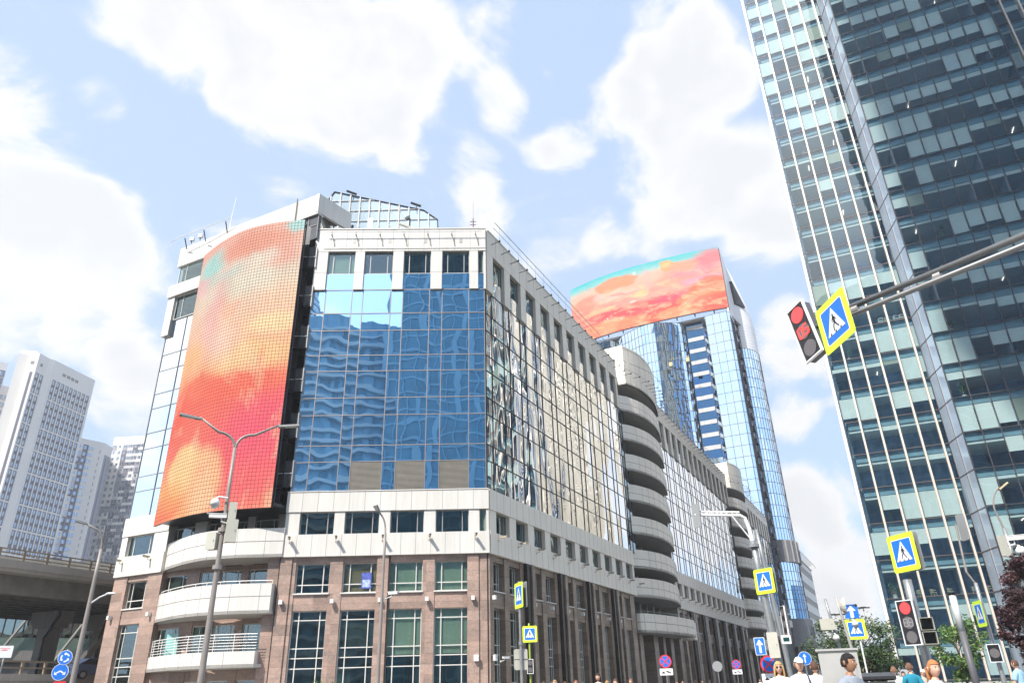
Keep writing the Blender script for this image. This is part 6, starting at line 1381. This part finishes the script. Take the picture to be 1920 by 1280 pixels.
for x, y in ((-29.6,55.6),(-27.4,54.4),(-25.0,53.2)): b.tube([(x,y,38.6),(x+.1,y-.9,39.2)], .05, 6, 1)
b.build('parapet_rail', [WPL, DARK], OB)
sm = [(-3.1,'small white roof box near the corner'),(-8.2,'small white roof box behind the parapet'),(-5.2,'short roof vent behind the front parapet')]
for s_, lab in sm: t = thing('roof_vent', lab, 'roof vent', FF(s_,-.9,36.0)); q = MB(); q.box((-.18,-.15,0),(.18,.15,.45)); q.build('housing', WPL, t); q = MB(); q.box((-.22,-.2,.451),(.22,.2,.5)); q.build('cap', FRAME, t)
t = thing('roof_camera_mast', 'pale pipe boom with a dish on the roof edge before the gable', 'mast', FF(-6.3,-1.2,35.6)); q = MB(); q.tube([(-.9,0,1.9),(1.1,0,.9)], .13, 8); q.box((-.5,-.2,.3),(.5,.2,.9)); q.build('boom', CREAM, t); q = MB(); q.tube([(0,0,.3),(0,0,2.4)], .05, 6); q.tube([(-.1,-.1,2.2),(-.2,-.3,2.3)], [.1,.28], 12); q.build('dish', DARK, t)
for x, z in ((-15.9,47.3),(-9.3,45.6)): q = MB(); q.tube([(x,59.4,z-.6),(x+.1,59.4,z+.1)], .05, 5); q.tube([(x-.5,59.4,z+.35),(x+.5,59.4,z-.1)], .12, 6); o = q.build('roof_floodlight', DARK, None); tag(o, 'dark spotlight clamped to the '+('upper' if x < -12 else 'lower')+' ridge of the glazed gable', 'spotlight')
# vehicles
def car(x, y, rz, m, label, van=False):
    t = thing('parked_car' if not van else 'white_van', label, 'car' if not van else 'van', (x,y,0), rz); L_, W_, H_ = (4.5,1.8,1.48) if not van else (5.6,2.0,2.35)
    prof = [(-2.2,.35),(2.2,.35),(2.25,.62),(1.95,.80),(1.0,.92),(.45,1.42),(-1.1,1.48),(-1.9,1.05),(-2.2,.95)] if not van else [(-2.8,.35),(2.8,.35),(2.8,.9),(2.2,1.15),(1.7,2.1),(1.4,2.3),(-2.7,2.35),(-2.8,2.2)]
    q = MB(); q.plate(prof, -W_/2, W_/2); q.build('body', m, t)
    gl_ = [(.92,.95),(.45,1.36),(-1.05,1.42),(-1.7,1.08)] if not van else [(2.1,1.25),(1.65,2.05),(.8,2.05),(.8,1.25)]
    for f in (-1,1): q = MB(); y0 = f*W_/2; q.plate(gl_, min(y0,y0+f*.012), max(y0,y0+f*.012)); q.build('side_window', BLACKM, t)
    for fx in (-1.4,1.4):
        for f in (-1,1): q = MB(); q.tube([(fx,f*(W_/2-.2),.33),(fx,f*(W_/2+.015),.33)], .33, 18); wh = q.build('wheel', BLACKM, t); q = MB(); q.tube([(fx,f*(W_/2+.015),.33),(fx,f*(W_/2+.02),.33)], .2, 12); r_ = q.build('rim', GALV, None); r_.parent = wh
    for f in (-1,1): q = MB(); q.box((L_/2-.06,f*.62-.15,.62),(L_/2+.01,f*.62+.15,.74)); q.build('headlight', WPL, t)
    return t
x, y, _ = FR(6.5,3.4,0); car(x, y, R(0)+FR.rz, mat('car_silver', (.60,.60,.60), .25, .5, 0), 'silver car roof just showing before the entrance columns')
P2_ = pol(25.0, 88); car(P2_.x, P2_.y, R(30), WPL, 'white van far off between the cabinet and the tower', True)
P2_ = pol(-29.35, 66); car(P2_.x-1, P2_.y+4, R(60), mat('car_blue', (.10,.14,.24), .25, .4, 0), 'dark car standing on the low ramp under the overpass').location.z = 3.0
# ================================================================== TREES AND PLANTS
BARK = mat('bark', (.14,.10,.07), .9, 0, .3, 6)
def leafm(n_, c, v=.5): return mat(n_, c, .55, 0, v, 2.2)
def tree(name, label, x, y, h_, cr, trunk_h, leaf, seed, n=26, lv=110, ls=.11, tr=.09, z0=0, squash=1.0, group=None, lean=(0,0)):
    rg = random.Random(seed); t = thing(name, label, 'tree', (x,y,z0), group=group); q = MB(); tips = []
    q.tube([(0,0,0),(lean[0]*.4+.03,.02,trunk_h*.6),(lean[0],lean[1],trunk_h),(lean[0]*1.3,lean[1],h_*.8)], [tr,tr*.8,tr*.6,tr*.2], 8)
    for i in range(n):
        a = rg.uniform(0,2*math.pi); zz = rg.uniform(trunk_h*.8, h_*.95); f = 1-abs((zz-(trunk_h+h_)/2)/((h_-trunk_h)/2+.3))**2*.75
        rr = cr*f*rg.uniform(.45,1.05); e = Vector((math.cos(a)*rr+lean[0], math.sin(a)*rr+lean[1], zz+rr*.25*squash)); s_ = Vector((lean[0]*zz/h_*1.2, lean[1]*zz/h_, max(trunk_h*.6, zz-rr*.6)))
        mid = s_.lerp(e, .5)+Vector((rg.uniform(-.1,.1), rg.uniform(-.1,.1), .1)); q.tube([s_, mid, e], [tr*.3,tr*.2,tr*.08], 5); tips.append(e)
        tips.append(mid.lerp(e,.4))
    q.build('trunk', BARK, t); b = MB()
    for e in tips: blob_leaves(b, e, cr*rg.uniform(.18,.34), lv, ls, rg, rg.randrange(2), .7)
    b.build('crown', leaf, t); return t
GL = [leafm('leaf_green', (.07,.15,.03)), leafm('leaf_light', (.13,.22,.05))]; PLF = [leafm('leaf_purple', (.045,.018,.022)), leafm('leaf_wine', (.07,.028,.03))]; DG = [leafm('leaf_deep', (.035,.075,.025)), leafm('leaf_olive', (.08,.12,.035))]
P2_ = pol(32.4, 36); tree('purple_tree', 'dark purple leaved young tree before the glass tower', P2_.x+.5, P2_.y, 5.9, 1.15, 2.3, PLF, 3, 30, 105, .085, .07, lean=(.1,0)); 
P2_ = pol(33.6, 38); tree('purple_tree', 'second purple leaved tree partly cut by the right edge', P2_.x+.3, P2_.y+1, 5.2, 1.1, 1.8, PLF, 9, 24, 100, .085, .06)
P2_ = pol(29.0, 48); tree('green_tree', 'small bright green tree before the foot of the glass tower', P2_.x, P2_.y, 4.2, 1.5, 1.9, GL, 5, 30, 75, .085, .08)
P2_ = pol(23.6, 62); tree('green_tree', 'loose green tree behind the signs between street and tower', P2_.x, P2_.y, 5.4, 2.6, 1.4, DG, 8, 44, 90, .11, .12)
P2_ = pol(22.0, 66); tree('green_tree', 'airy green tree left of the loose one above the grey cabinet', P2_.x, P2_.y, 5.6, 2.2, 1.8, DG, 12, 30, 60, .11, .11)
P2_ = pol(24.6, 75); tree('green_tree', 'low green tree close to the left edge of the glass tower', P2_.x, P2_.y, 4.2, 1.8, 1.2, DG, 14, 26, 80, .11, .11)
P2_ = pol(21.3, 84); tree('green_tree', 'distant green tree before the white office block', P2_.x, P2_.y, 5.2, 2.2, 1.5, DG, 17, 26, 70, .12, .11)
for i, (az, d, h_) in enumerate(((-22.9,27,1.65),(-20.9,27,1.75),(-19.2,27,1.7),(-17.9,27,1.6),(-14.6,29,1.95),(-12.8,29,1.8),(0.6,36,1.6),(-1.2,37,1.5))):
    P2_ = pol(az, d); rg = random.Random(i+30); t = thing('shrub', ['golden','feathery','yellowish','sparse','tall green','fine green','dry','low'][i]+' topped shrub at the bottom edge '+('before the rounded corner' if i < 4 else 'before the granite front' if i < 6 else 'before the street side'), 'shrub', (P2_.x,P2_.y,0), group='shrubs along the bottom edge')
    q = MB(); b = MB()
    for _ in range(14): e = Vector((rg.uniform(-.35,.35), rg.uniform(-.3,.3), h_*rg.uniform(.75,1.02))); q.tube([(0,0,0), (e.x*.4,e.y*.4,h_*.5), e], [.02,.012,.006], 4); blob_leaves(b, e*.98, .13, 36, .04, rg); blob_leaves(b, Vector((e.x*.8,e.y*.8,e.z*.8)), .16, 30, .045, rg)
    q.build('stems', BARK, t); b.build('leaves', leafm('shrub_gold', (.26,.22,.06)) if i < 4 else GL[1], t)
for i, az in enumerate((27.6,28.4,30.3,31.2,32.3,33.3)):
    P2_ = pol(az, 50); t = thing('low_bush', 'low clipped bush at the foot of the glass tower, '+ORD[i]+' from the left', 'bush', (P2_.x,P2_.y,0), group='bushes at the tower foot'); b = MB(); rg = random.Random(i+50)
    for _ in range(10): blob_leaves(b, (rg.uniform(-.7,.7), rg.uniform(-.4,.4), rg.uniform(.3,1.15)), .35, 45, .06, rg)
    b.build('leaves', GL[i%2], t); q = MB()
    for _ in range(6): q.tube([(0,0,0),(rg.uniform(-.5,.5),rg.uniform(-.3,.3),.9)], .015, 4)
    q.build('stems', BARK, t)
gr = MB(); rg = random.Random(4)
for _ in range(4200): x, y = rg.uniform(24,44), rg.uniform(38,52); k = gr.verts([(x,y,.13),(x+.03,y,.13),(x+rg.uniform(-.08,.1),y+rg.uniform(-.05,.05),rg.uniform(.3,.6))]); gr.face((k,k+1,k+2))
o = gr.build('grass', GL[1], None, kind='stuff'); o['label'] = 'grass growing before the glass tower'; o['category'] = 'grass'
slab('lawn', [(23,37),(46,37),(46,53),(23,53)], .0, .13, mat('lawn_soil', (.06,.09,.03), .9))
# far lamps and bridge seen in the gap
for i, (az, d, h_, lab) in enumerate(((24.05,150,13,'tall distant mast light with a ring head in the gap'),(25.1,140,8.5,'distant lamp with a flat arm close to the tower edge'),(22.4,120,10,'distant curved lamp above the green trees'))):
    P2_ = pol(az, d); t = pole_thing('distant_lamp', lab, P2_.x, P2_.y, h_, .12, .07, PAINTG, 'street lamp'); q = MB(); q.tube([(-1.2,0,h_),(1.2,0,h_)], .12, 6); 
    if i == 0: q.tube([(0,-1,h_),(0,1,h_)], .12, 6); q.tube([(0,0,h_-.1),(0,0,h_+.15)], .5, 8)
    q.build('head', DARK, t)
P2_ = pol(24.9, 190); br = thing('distant_footbridge', 'distant glazed bridge in the gap beside the glass tower', 'bridge', (P2_.x,P2_.y,0), R(-25)); q = MB(); q.box((-14,-2,3.0),(16,2,4.2)); q.box((-14,-2,6.2),(16,2,6.6)); q.build('deck', CONC, br); q = MB(); q.box((-14,-1.8,4.2),(16,1.8,6.2)); q.build('glazing', mat('bridge_glass', (.16,.19,.21), .2), br); q = MB()
for x in (-10,0,10): q.box((x-.5,-.5,0),(x+.5,.5,3))
q.build('piers', CONC, br)

# ================================================================== TOWERS BEHIND THE CAMERA, SEEN ONLY AS REFLECTIONS OR SHADOW
def refl_tower(label, cx, cy, w_, d_, h_, rz, fh, bay, cols, balc=False):
    t = thing('office_tower', label, 'tower', (cx,cy,0), rz); q = MB(); q.box((-w_/2,-d_/2,0),(w_/2,d_/2,h_)); q.build('wall', cols[0], t)
    q = MB(); n_ = int(h_/fh)
    for i in range(n_): q.box((-w_/2-.1,-d_/2-.2,i*fh+fh*.0),(w_/2+.1,d_/2+(.15 if not balc else 1.3),i*fh+fh*(.16 if not balc else .3)))
    q.build('floor_bands', cols[1], t); q = MB()
    for i in range(int(w_/bay)+1): x = -w_/2+i*bay; q.box((x-(.12 if i%3 else .7),d_/2,0),(x+(.12 if i%3 else .7),d_/2+.5,h_))
    q.build('ribs', cols[2], t)
    if balc:
        q = MB(); rg = random.Random(3)
        for i in range(n_):
            for j in range(int(w_/bay)):
                if rg.random() < .5: q.box((-w_/2+j*bay+.2,d_/2+.02,i*fh+fh*.3),(-w_/2+j*bay+bay*.7,d_/2+.08,i*fh+fh*.85))
        q.build('window_panes', cols[3], t)
RB1 = mat('rear_blue_grey', (.26,.56,.74), .5, 0, .1, .2); RB2 = mat('rear_pale_band', (.60,.78,.86), .6, 0, .1, .2); RB3 = mat('rear_dark_glass', (.11,.36,.52), .1, .0, .2, .2)
refl_tower('tall dark office tower behind the viewer, reflected in the right half of the blue front', -6, -86, 32, 26, 132, R(4), 3.9, 3.2, (RB3, RB1, RB1, RB3))
refl_tower('pale residential slab behind the viewer, reflected in the left half of the blue front', -43, -88, 36, 18, 95, R(-10), 3.1, 3.4, (RB1, RB2, RB1, RB3), True)
t = thing('office_tower', 'wide tall tower behind the viewer, reflected in the darker face of the glass tower', 'tower', (37,-117,0)); q = MB(); q.box((-41,-13,0),(41,13,340)); q.build('wall', mat('rear_deep_glass', (.03,.14,.27), .15, 0, .3, .1), t); q = MB()
for i in range(80): q.box((-41.2,-13.3,i*4.2),(41.2,13.2,i*4.2+.5))
q.build('floor_bands', RB3, t)
t = thing('shade_tower', 'unseen slender tower behind the viewer, added to throw shade on the glass tower', 'tower', (0,-104,0)); q = MB(); q.plate([(-67,0),(-58,0),(-58,360),(-76,360),(-76,330),(-68,290),(-67,280)], -26, 0); q.build('wall', RB3, t); q = MB()  # unseen tower added for its shadow; the flared outline shapes the shadow edge
for i in range(84): q.box((-67.2 if i < 70 else -75.8,-26.3,i*4.2),(-57.8,.5,i*4.2+1.1))
q.build('floor_bands', RB1, t)

hz = MB(); hz.box((-520,-260,-1.3), (420,520,362)); hm_ = bpy.data.materials.new('haze_air'); hm_.use_nodes = True
for n in list(hm_.node_tree.nodes): hm_.node_tree.nodes.remove(n)
ho = hm_.node_tree.nodes.new('ShaderNodeOutputMaterial'); hv_ = hm_.node_tree.nodes.new('ShaderNodeVolumePrincipled'); hv_.inputs['Density'].default_value = .0003; hv_.inputs['Color'].default_value = (.92,.95,1,1); hv_.inputs['Anisotropy'].default_value = .2
hm_.node_tree.links.new(hv_.outputs[0], ho.inputs['Volume']); hz.build('haze', hm_, None, kind='stuff')
SC.cycles.volume_bounces = 1; SC.cycles.volume_step_rate = 4
# ================================================================== PEOPLE
def human_base(pose):
    """one continuous skin surface grown over a posed skeleton; returns an evaluated mesh (height about 1.74 m, facing -Y)"""
    J = {'pelvis':(0,0,.95,.145,.11),'waist':(0,.0,1.08,.125,.095),'chest':(0,-.01,1.26,.155,.11),'neckb':(0,.005,1.42,.085,.075),'neck':(0,-.005,1.50,.052,.055),'headb':(0,-.01,1.545,.05,.055)}
    E_ = [('pelvis','waist'),('waist','chest'),('chest','neckb'),('neckb','neck'),('neck','headb')]
    for s_, f in (('l',-1),('r',1)):
        st = pose.get('step',.16)*f; sw = -st*.8
        J['sh'+s_] = (f*.175,.0,1.385,.066,.062); J['el'+s_] = (f*.235,.03+sw*.5,1.12,.045,.045); J['wr'+s_] = (f*.245,-.07+sw,.90,.028,.03); J['ha'+s_] = (f*.243,-.10+sw,.845,.036,.022)
        if pose.get('bent') and f > 0: J['elr'] = (.24,.0,1.14,.045,.045); J['wrr'] = (.16,-.22,1.22,.028,.03); J['har'] = (.11,-.27,1.26,.034,.022)
        J['hip'+s_] = (f*.095,.0,.90,.092,.095); J['kn'+s_] = (f*.10,-st*.55-.02,.50,.062,.064); J['an'+s_] = (f*.10,-st+.03 + (.06 if st < 0 else 0),.09,.040,.042); J['he'+s_] = (f*.10,-st+.07,.05,.038,.03); J['to'+s_] = (f*.115,-st-.13,.035,.036,.024)
        E_ += [('neckb','sh'+s_),('sh'+s_,'el'+s_),('el'+s_,'wr'+s_),('wr'+s_,'ha'+s_),('pelvis','hip'+s_),('hip'+s_,'kn'+s_),('kn'+s_,'an'+s_),('an'+s_,'to'+s_)]; J.pop('he'+s_)
        for k in range(5):
            bx, by, bz = J['ha'+s_][:3]; o_ = (k-1.5)*.017
            if k < 4: a = (bx+.0, by+o_, bz-.03); b_ = (bx-f*.008, by+o_*1.1-.006, bz-.065-(.008 if k in (1,2) else 0)); c = (bx-f*.022, by+o_*1.1-.012, bz-.095-(.01 if k in (1,2) else 0))
            else: a = (bx-f*.012, by-.028, bz+.01); b_ = (bx-f*.025, by-.045, bz-.02); c = (bx-f*.032, by-.05, bz-.045)
            if pose.get('bent') and f > 0: continue
            for n_, p in (('a',a),('b',b_),('c',c)): J['f%s%d%s' % (s_,k,n_)] = (*p,.0085,.0085)
            E_ += [('ha'+s_,'f%s%da' % (s_,k)),('f%s%da' % (s_,k),'f%s%db' % (s_,k)),('f%s%db' % (s_,k),'f%s%dc' % (s_,k))]
    names = list(J); me = bpy.data.meshes.new('skeleton'); me.from_pydata([J[n][:3] for n in names], [(names.index(a), names.index(b)) for a, b in E_], [])
    o = bpy.data.objects.new('skeleton', me); COL.objects.link(o); m = o.modifiers.new('s','SKIN'); m.use_smooth_shade = True
    if not me.skin_vertices: 
        me.attributes  # created together with the modifier below
    sv = me.skin_vertices[0].data if me.skin_vertices else None
    return o, me, names, J
def grow(pose):
    o, me, names, J = human_base(pose)
    if not me.skin_vertices:
        bm = bmesh.new(); bm.from_mesh(me); lay = bm.verts.layers.skin.verify(); bm.verts.ensure_lookup_table()
        for i, n in enumerate(names): bm.verts[i][lay].radius = J[n][3:5]; bm.verts[i][lay].use_root = (n == 'pelvis')
        bm.to_mesh(me); bm.free()
    else:
        for i, n in enumerate(names): me.skin_vertices[0].data[i].radius = J[n][3:5]
    s_ = o.modifiers.new('u','SUBSURF'); s_.levels = 1; s_.render_levels = 1
    dg = bpy.context.evaluated_depsgraph_get(); ev = o.evaluated_get(dg); m2 = bpy.data.meshes.new_from_object(ev)
    V = [v.co.copy() for v in m2.vertices]; F_ = [tuple(p.vertices) for p in m2.polygons]
    bpy.data.objects.remove(o); return V, F_
def head_geo(female=False):
    V = []; F_ = []; S, Rr = 36, 26
    for i in range(Rr+1):
        th = math.pi*i/Rr
        for j in range(S):
            ph = 2*math.pi*j/S; x, y, z = math.sin(th)*math.sin(ph), -math.sin(th)*math.cos(ph), math.cos(th)
            X, Y, Z = x*.076, y*.097, z*.118
            front = max(0, -y)
            if z < 0: k = 1-(-z)**1.4*.36; X *= k; Y *= (1-(-z)**2*.18); Y -= .012*(-z)*front
            if y > 0 and z < -.2: Y *= 1-.35*(-z-.2)
            def bump(cx, cz, rx, rz, a):
                return a*math.exp(-((X-cx)/rx)**2-((Z-cz)/rz)**2)*(front**.5 if front > 0 else 0)
            d = bump(0,-.012,.011,.020,.020)+bump(0,-.028,.014,.008,.010)-bump(.032,.012,.016,.012,.009)-bump(-.032,.012,.016,.012,.009)+bump(0,.036,.05,.010,.004)+bump(0,-.058,.022,.010,.006)-bump(0,-.070,.02,.005,.003)+bump(0,-.098,.02,.014,.007)+bump(.045,-.015,.02,.016,.004)+bump(-.045,-.015,.02,.016,.004)
            V.append(Vector((X, Y-d, Z)))
    for i in range(Rr):
        for j in range(S): a = i*S+j; b_ = i*S+(j+1)%S; F_.append((a, a+S, b_+S, b_))
    # ears
    for f in (-1,1):
        k = len(V)
        for q in range(8): a = 2*math.pi*q/8; V.append(Vector((f*.074, .012+math.cos(a)*.014, math.sin(a)*.028))); V.append(Vector((f*.090, .022+math.cos(a)*.017, .004+math.sin(a)*.032)))
        for q in range(8): a, b_ = k+2*q, k+2*((q+1)%8); F_.append((a,b_,b_+1,a+1))
        F_.append([k+2*q+1 for q in range(8)])
    return V, F_
BODIES = {}
def body(pose_key):
    if pose_key not in BODIES:
        V, F_ = grow({'walk':{'step':.2},'stand':{'step':.05},'bent':{'step':.06,'bent':True}}[pose_key]); BODIES[pose_key] = (V, F_)
    return BODIES[pose_key]
HV, HF = head_geo()
HC = Vector((0,-.022,1.645))
SKINS = {'light':(.62,.36,.26),'tan':(.45,.25,.16),'brown':(.33,.17,.10)}
def mesh_from(name, V, F_, keep, infl, m, parent, smooth=True, fn=None):
    """the faces of the body inside a region, pushed out along the normals: a garment or hair following the body"""
    me0 = bpy.data.meshes.new('t'); me0.from_pydata(V, [], F_); me0.update()
    vn = [v.normal.copy() for v in me0.vertices]; bpy.data.meshes.remove(me0)
    used = {}; V2 = []; F2 = []
    for f in F_:
        c = sum((V[i] for i in f), Vector())/len(f)
        if not keep(c): continue
        g_ = []
        for i in f:
            if i not in used: used[i] = len(V2); p = V[i]+vn[i]*(infl(V[i]) if callable(infl) else infl); V2.append(fn(p) if fn else p)
            g_.append(used[i])
        F2.append(g_)
    me = bpy.data.meshes.new(name); me.from_pydata(V2, [], F2); me.materials.append(m)
    if smooth: me.polygons.foreach_set('use_smooth', [True]*len(me.polygons))
    me.update(); o = put(name, me, parent); md = o.modifiers.new('thickness', 'SOLIDIFY'); md.thickness = .006; md.offset = 0; return o
PC_ = {}
def person(az, d, face, label, skin='light', hair=(.05,.03,.02), top=(.7,.7,.7), bottom=(.05,.06,.1), h_=1.75, pose='walk', long=False, cap=None, scarf=None, shades=False, sleeves=True, jacket=None, strap=None, group=None, skirt=False, headturn=0, ponytail=False, bald=False):
    P = pol(az, d); t = thing('person', label, 'person', (P.x,P.y,.0), face_rz(face), group=group); k = h_/1.76; t.scale = (k,k,k)
    if P.y < 47: t.location.z = .13 if (P.x < 24 and P.y < 27) else .004
    V, F_ = body(pose); sm = mat('skin_'+skin, SKINS[skin], .5, 0, .05, 8)
    ct, stn = math.cos(R(headturn)), math.sin(R(headturn))
    hv = [HC+Vector((v.x*ct-v.y*stn, v.x*stn+v.y*ct, v.z)) for v in HV]
    AV = V+hv; AF = list(F_)+[tuple(i+len(V) for i in f) for f in HF]
    me = bpy.data.meshes.new('person_body'); me.from_pydata(AV, [], AF); me.materials.append(sm); me.polygons.foreach_set('use_smooth', [True]*len(me.polygons)); me.update(); put('body', me, t)
    key = lambda nm, c: mat(nm+'_%d_%d_%d' % tuple(int(x*99) for x in c), c, .85, 0, .08, 5)
    topm = key('cloth', top); botm = key('cloth', bottom)
    mesh_from('shirt' if not jacket else 'jacket', V, F_, lambda c: .93 < c.z < 1.475 and (sleeves or abs(c.x) < .21 or c.z > 1.2) or (sleeves and abs(c.x) > .2 and .91 < c.z), lambda p: .016 if p.z > 1.05 else .026, topm, t)
    mesh_from('trousers', V, F_, lambda c: .07 < c.z < .99 and abs(c.x) < .2, .012, botm, t)
    mesh_from('shoe', V, F_, lambda c: c.z < .085, .008, key('cloth', (.05,.05,.05)), t)
    if jacket: q = MB(); q.hexa([(-.03,-.128,1.25),(.03,-.128,1.25),(.03,-.11,1.25),(-.03,-.11,1.25),(-.05,-.075,1.47),(.05,-.075,1.47),(.05,-.04,1.49),(-.05,-.04,1.49)]); q.build('shirt_front', key('cloth', jacket), t)
    Rz = Matrix.Rotation(R(headturn), 3, 'Z')
    def hp(x, y, z): return tuple(HC+Rz @ Vector((x,y,z)))
    hm = key('hair', hair)
    if not bald and not scarf:
        mesh_from('hair', HV, HF, lambda c: (c.z > .055+.02*(c.x*18)**2*0 or (c.y > .005 and c.z > -.045) or (abs(c.x) > .058 and c.z > .005 and c.y > -.03)) and abs(c.x) < .079, lambda p: .008+.006*math.sin(p.x*190+p.z*60)*math.sin(p.z*90+p.y*120), hm, t, fn=lambda p: HC+Rz @ p)
    if long:
        q = MB(); rg = random.Random(int(az*10))
        for i in range(34):
            a = R(rg.uniform(70,290)) if not ponytail else R(rg.uniform(170,190)); x, y = math.sin(a)*.078, -math.cos(a)*.088
            if ponytail: pts = [hp(rg.uniform(-.02,.02),.09,.03),hp(rg.uniform(-.04,.04),.15,.01),hp(rg.uniform(-.04,.04),.13,-.12),hp(rg.uniform(-.03,.03),.11,-.2)]
            else: pts = [hp(x*.8,y*.7,.07),hp(x*1.08,y*1.08,.0),hp(x*1.2,y*1.05+.01,-.1),hp(x*1.35,y*1.1+.01,-.19-rg.uniform(0,.10))]
            q.tube(pts, [.018,.02,.02,.008], 6)
        q.build('long_hair', hm, t, smooth=True)
    q = MB(); iris = MB(); bw = MB(); mo = MB()
    for f in (-1,1):
        q.sphere(hp(f*.030,-.0775,.011), .0118, 10, 8, sc=(1.1,1,.62)); iris.sphere(hp(f*.030,-.0862,.011), .0050, 8, 6)
        bw.tube([hp(f*.017,-.098,.031), hp(f*.034,-.096,.036), hp(f*.049,-.086,.030)], .0032, 5)
    mo.tube([hp(-.024,-.090,-.063), hp(-.010,-.098,-.061), hp(0,-.099,-.062), hp(.010,-.098,-.061), hp(.024,-.090,-.063)], [.002,.0045,.004,.0045,.002], 6)
    if not shades: q.build('eyes', key('eye', (.7,.7,.68)), t, smooth=True); iris.build('iris', key('eye', (.04,.03,.02)), t)
    bw.build('eyebrows', key('hair', tuple(x*.6 for x in hair)), t); mo.build('lips', key('lip', (.42,.14,.12)), t)
    if shades:
        q = MB()
        for f in (-1,1): q.sphere(hp(f*.032,-.094,.012), .026, 12, 8, sc=(1.0,.35,.85)); q.tube([hp(f*.056,-.088,.016), hp(f*.078,.0,.016)], .003, 5)
        q.tube([hp(-.01,-.10,.016), hp(.01,-.10,.016)], .003, 5); q.build('sunglasses', BLACKM, t)
    if cap:
        mesh_from('cap', HV, HF, lambda c: c.z > .045, .016, key('cloth', cap), t, fn=lambda p: HC+Rz @ p)
        q = MB(); q.hexa([hp(-.06,-.09,.042),hp(.06,-.09,.042),hp(.045,-.165,.028),hp(-.045,-.165,.028),hp(-.06,-.09,.050),hp(.06,-.09,.050),hp(.045,-.165,.036),hp(-.045,-.165,.036)]); q.build('cap_visor', key('cloth', cap), t)
    if scarf:
        mesh_from('headscarf', HV, HF, lambda c: c.z > .05 or c.y > -.045 or c.z < -.085, .014, key('cloth', scarf), t, fn=lambda p: HC+Rz @ p)
        q = MB(); q.tube([(0,-.02,1.56),(0,-.01,1.50),(0,0,1.44)], [.085,.11,.15], 14); q.build('scarf_drape', key('cloth', scarf), t, smooth=True)
    if strap: q = MB(); q.tube([(.10,-.13,1.10),(.13,-.135,1.3),(.11,-.06,1.47),(.10,.08,1.44),(.08,.14,1.2)], .016, 6); q.build('bag_strap', key('cloth', strap), t)
    return t
W_ = (.74,.73,.71)
person(17.95, 17.0, 195, 'woman in white with long blonde hair and sunglasses at the bottom edge', hair=(.50,.32,.13), top=W_, h_=1.74, long=True, shades=True, pose='stand')
person(19.3, 15.5, 190, 'man in a pale cap and white shirt with a dark shoulder strap', top=W_, cap=(.62,.66,.60), h_=1.76, strap=(.04,.05,.10), pose='stand', hair=(.2,.12,.07))
person(20.25, 18.5, 15, 'man in a white shirt with brown hair seen from behind', hair=(.09,.045,.03), top=(.72,.69,.66), h_=1.75)
person(20.95, 18.5, 205, 'woman in a white headscarf and pink top by the cabinet', scarf=(.72,.70,.70), top=(.62,.07,.25), h_=1.69)
person(22.35, 11.3, 150, 'man in a grey suit jacket with short black hair before the cabinet', skin='brown', hair=(.008,.007,.007), top=(.26,.29,.34), jacket=(.7,.72,.75), h_=1.68, pose='stand', headturn=12)
person(25.05, 27, 20, 'man with a shaved head in a white shirt seen from behind', hair=(.20,.10,.06), top=W_, h_=1.70)
person(26.0, 24, 12, 'person in a teal shirt with short brown hair seen from behind', hair=(.16,.08,.05), top=(.01,.20,.30), h_=1.74)
person(27.3, 12.2, 150, 'young redhead woman looking down at the bottom edge', hair=(.42,.17,.06), top=(.5,.5,.5), h_=1.58, long=True, ponytail=True, headturn=-25, pose='stand')
person(31.85, 29, 330, 'man in a light blue shirt and dark trousers by the tower trees', hair=(.10,.05,.03), top=(.30,.50,.66), bottom=(.02,.02,.03), h_=1.80, sleeves=False)
person(24.6, 34, 200, 'dark haired woman behind the ticket machine', hair=(.02,.012,.01), top=(.45,.12,.10), h_=1.62, long=True)
person(25.55, 36, 200, 'person in navy far behind the teal shirt', hair=(.05,.03,.02), top=(.03,.06,.16), h_=1.75)
person(24.75, 60, 190, 'distant person in white before the white van', top=W_, h_=1.75); person(24.45, 62, 190, 'distant person in beige before the white van', top=(.6,.4,.3), h_=1.70)
person(26.7, 30, 190, 'person in a white sun hat between the teal shirt and the redhead', cap=W_, top=(.5,.35,.25), h_=1.62)
tops = [((-.9,31),'pale pink',(.6,.3,.3)),((1.6,30),'green',(.1,.3,.15)),((2.4,31),'sand coloured',(.5,.42,.3)),((3.1,32),'sky blue',(.2,.4,.6)),((3.9,32),'black',(.03,.03,.03)),((5.5,27),'white',W_),((6.1,33),'grey',(.3,.3,.3)),((6.7,30),'dark red',(.3,.04,.05)),((7.8,35),'navy',(.03,.05,.14))]
for i, ((az, d), c, col) in enumerate(tops): person(az, d, (20,190,200)[i%3], ['auburn','black','blonde','brown'][i%4]+' haired passer-by whose head shows before the street side granite, '+ORD[i]+' from the left', hair=[(.25,.11,.06),(.03,.02,.02),(.35,.2,.08),(.1,.05,.03)][i%4], top=col, h_=1.72+.03*(i%3), group='passers-by along the street side', long=i in (0,5))
far_ = [(11.4,'red',(.6,.04,.03),62),(12.3,'lilac',(.4,.42,.55),64),(12.75,'charcoal',(.05,.05,.06),66),(13.25,'deep blue',(.04,.06,.14),64),(16.6,'cream',(.7,.66,.6),70),(17.0,'white and pink',(.7,.5,.5),72),(11.0,'silver grey',(.5,.5,.52),66)]
for i, (az, c, col, d) in enumerate(far_): person(az, d, (190,20)[i%2], 'far passer-by in '+c+' near the building entrances', top=col, h_=1.78, group='far people near the entrances')
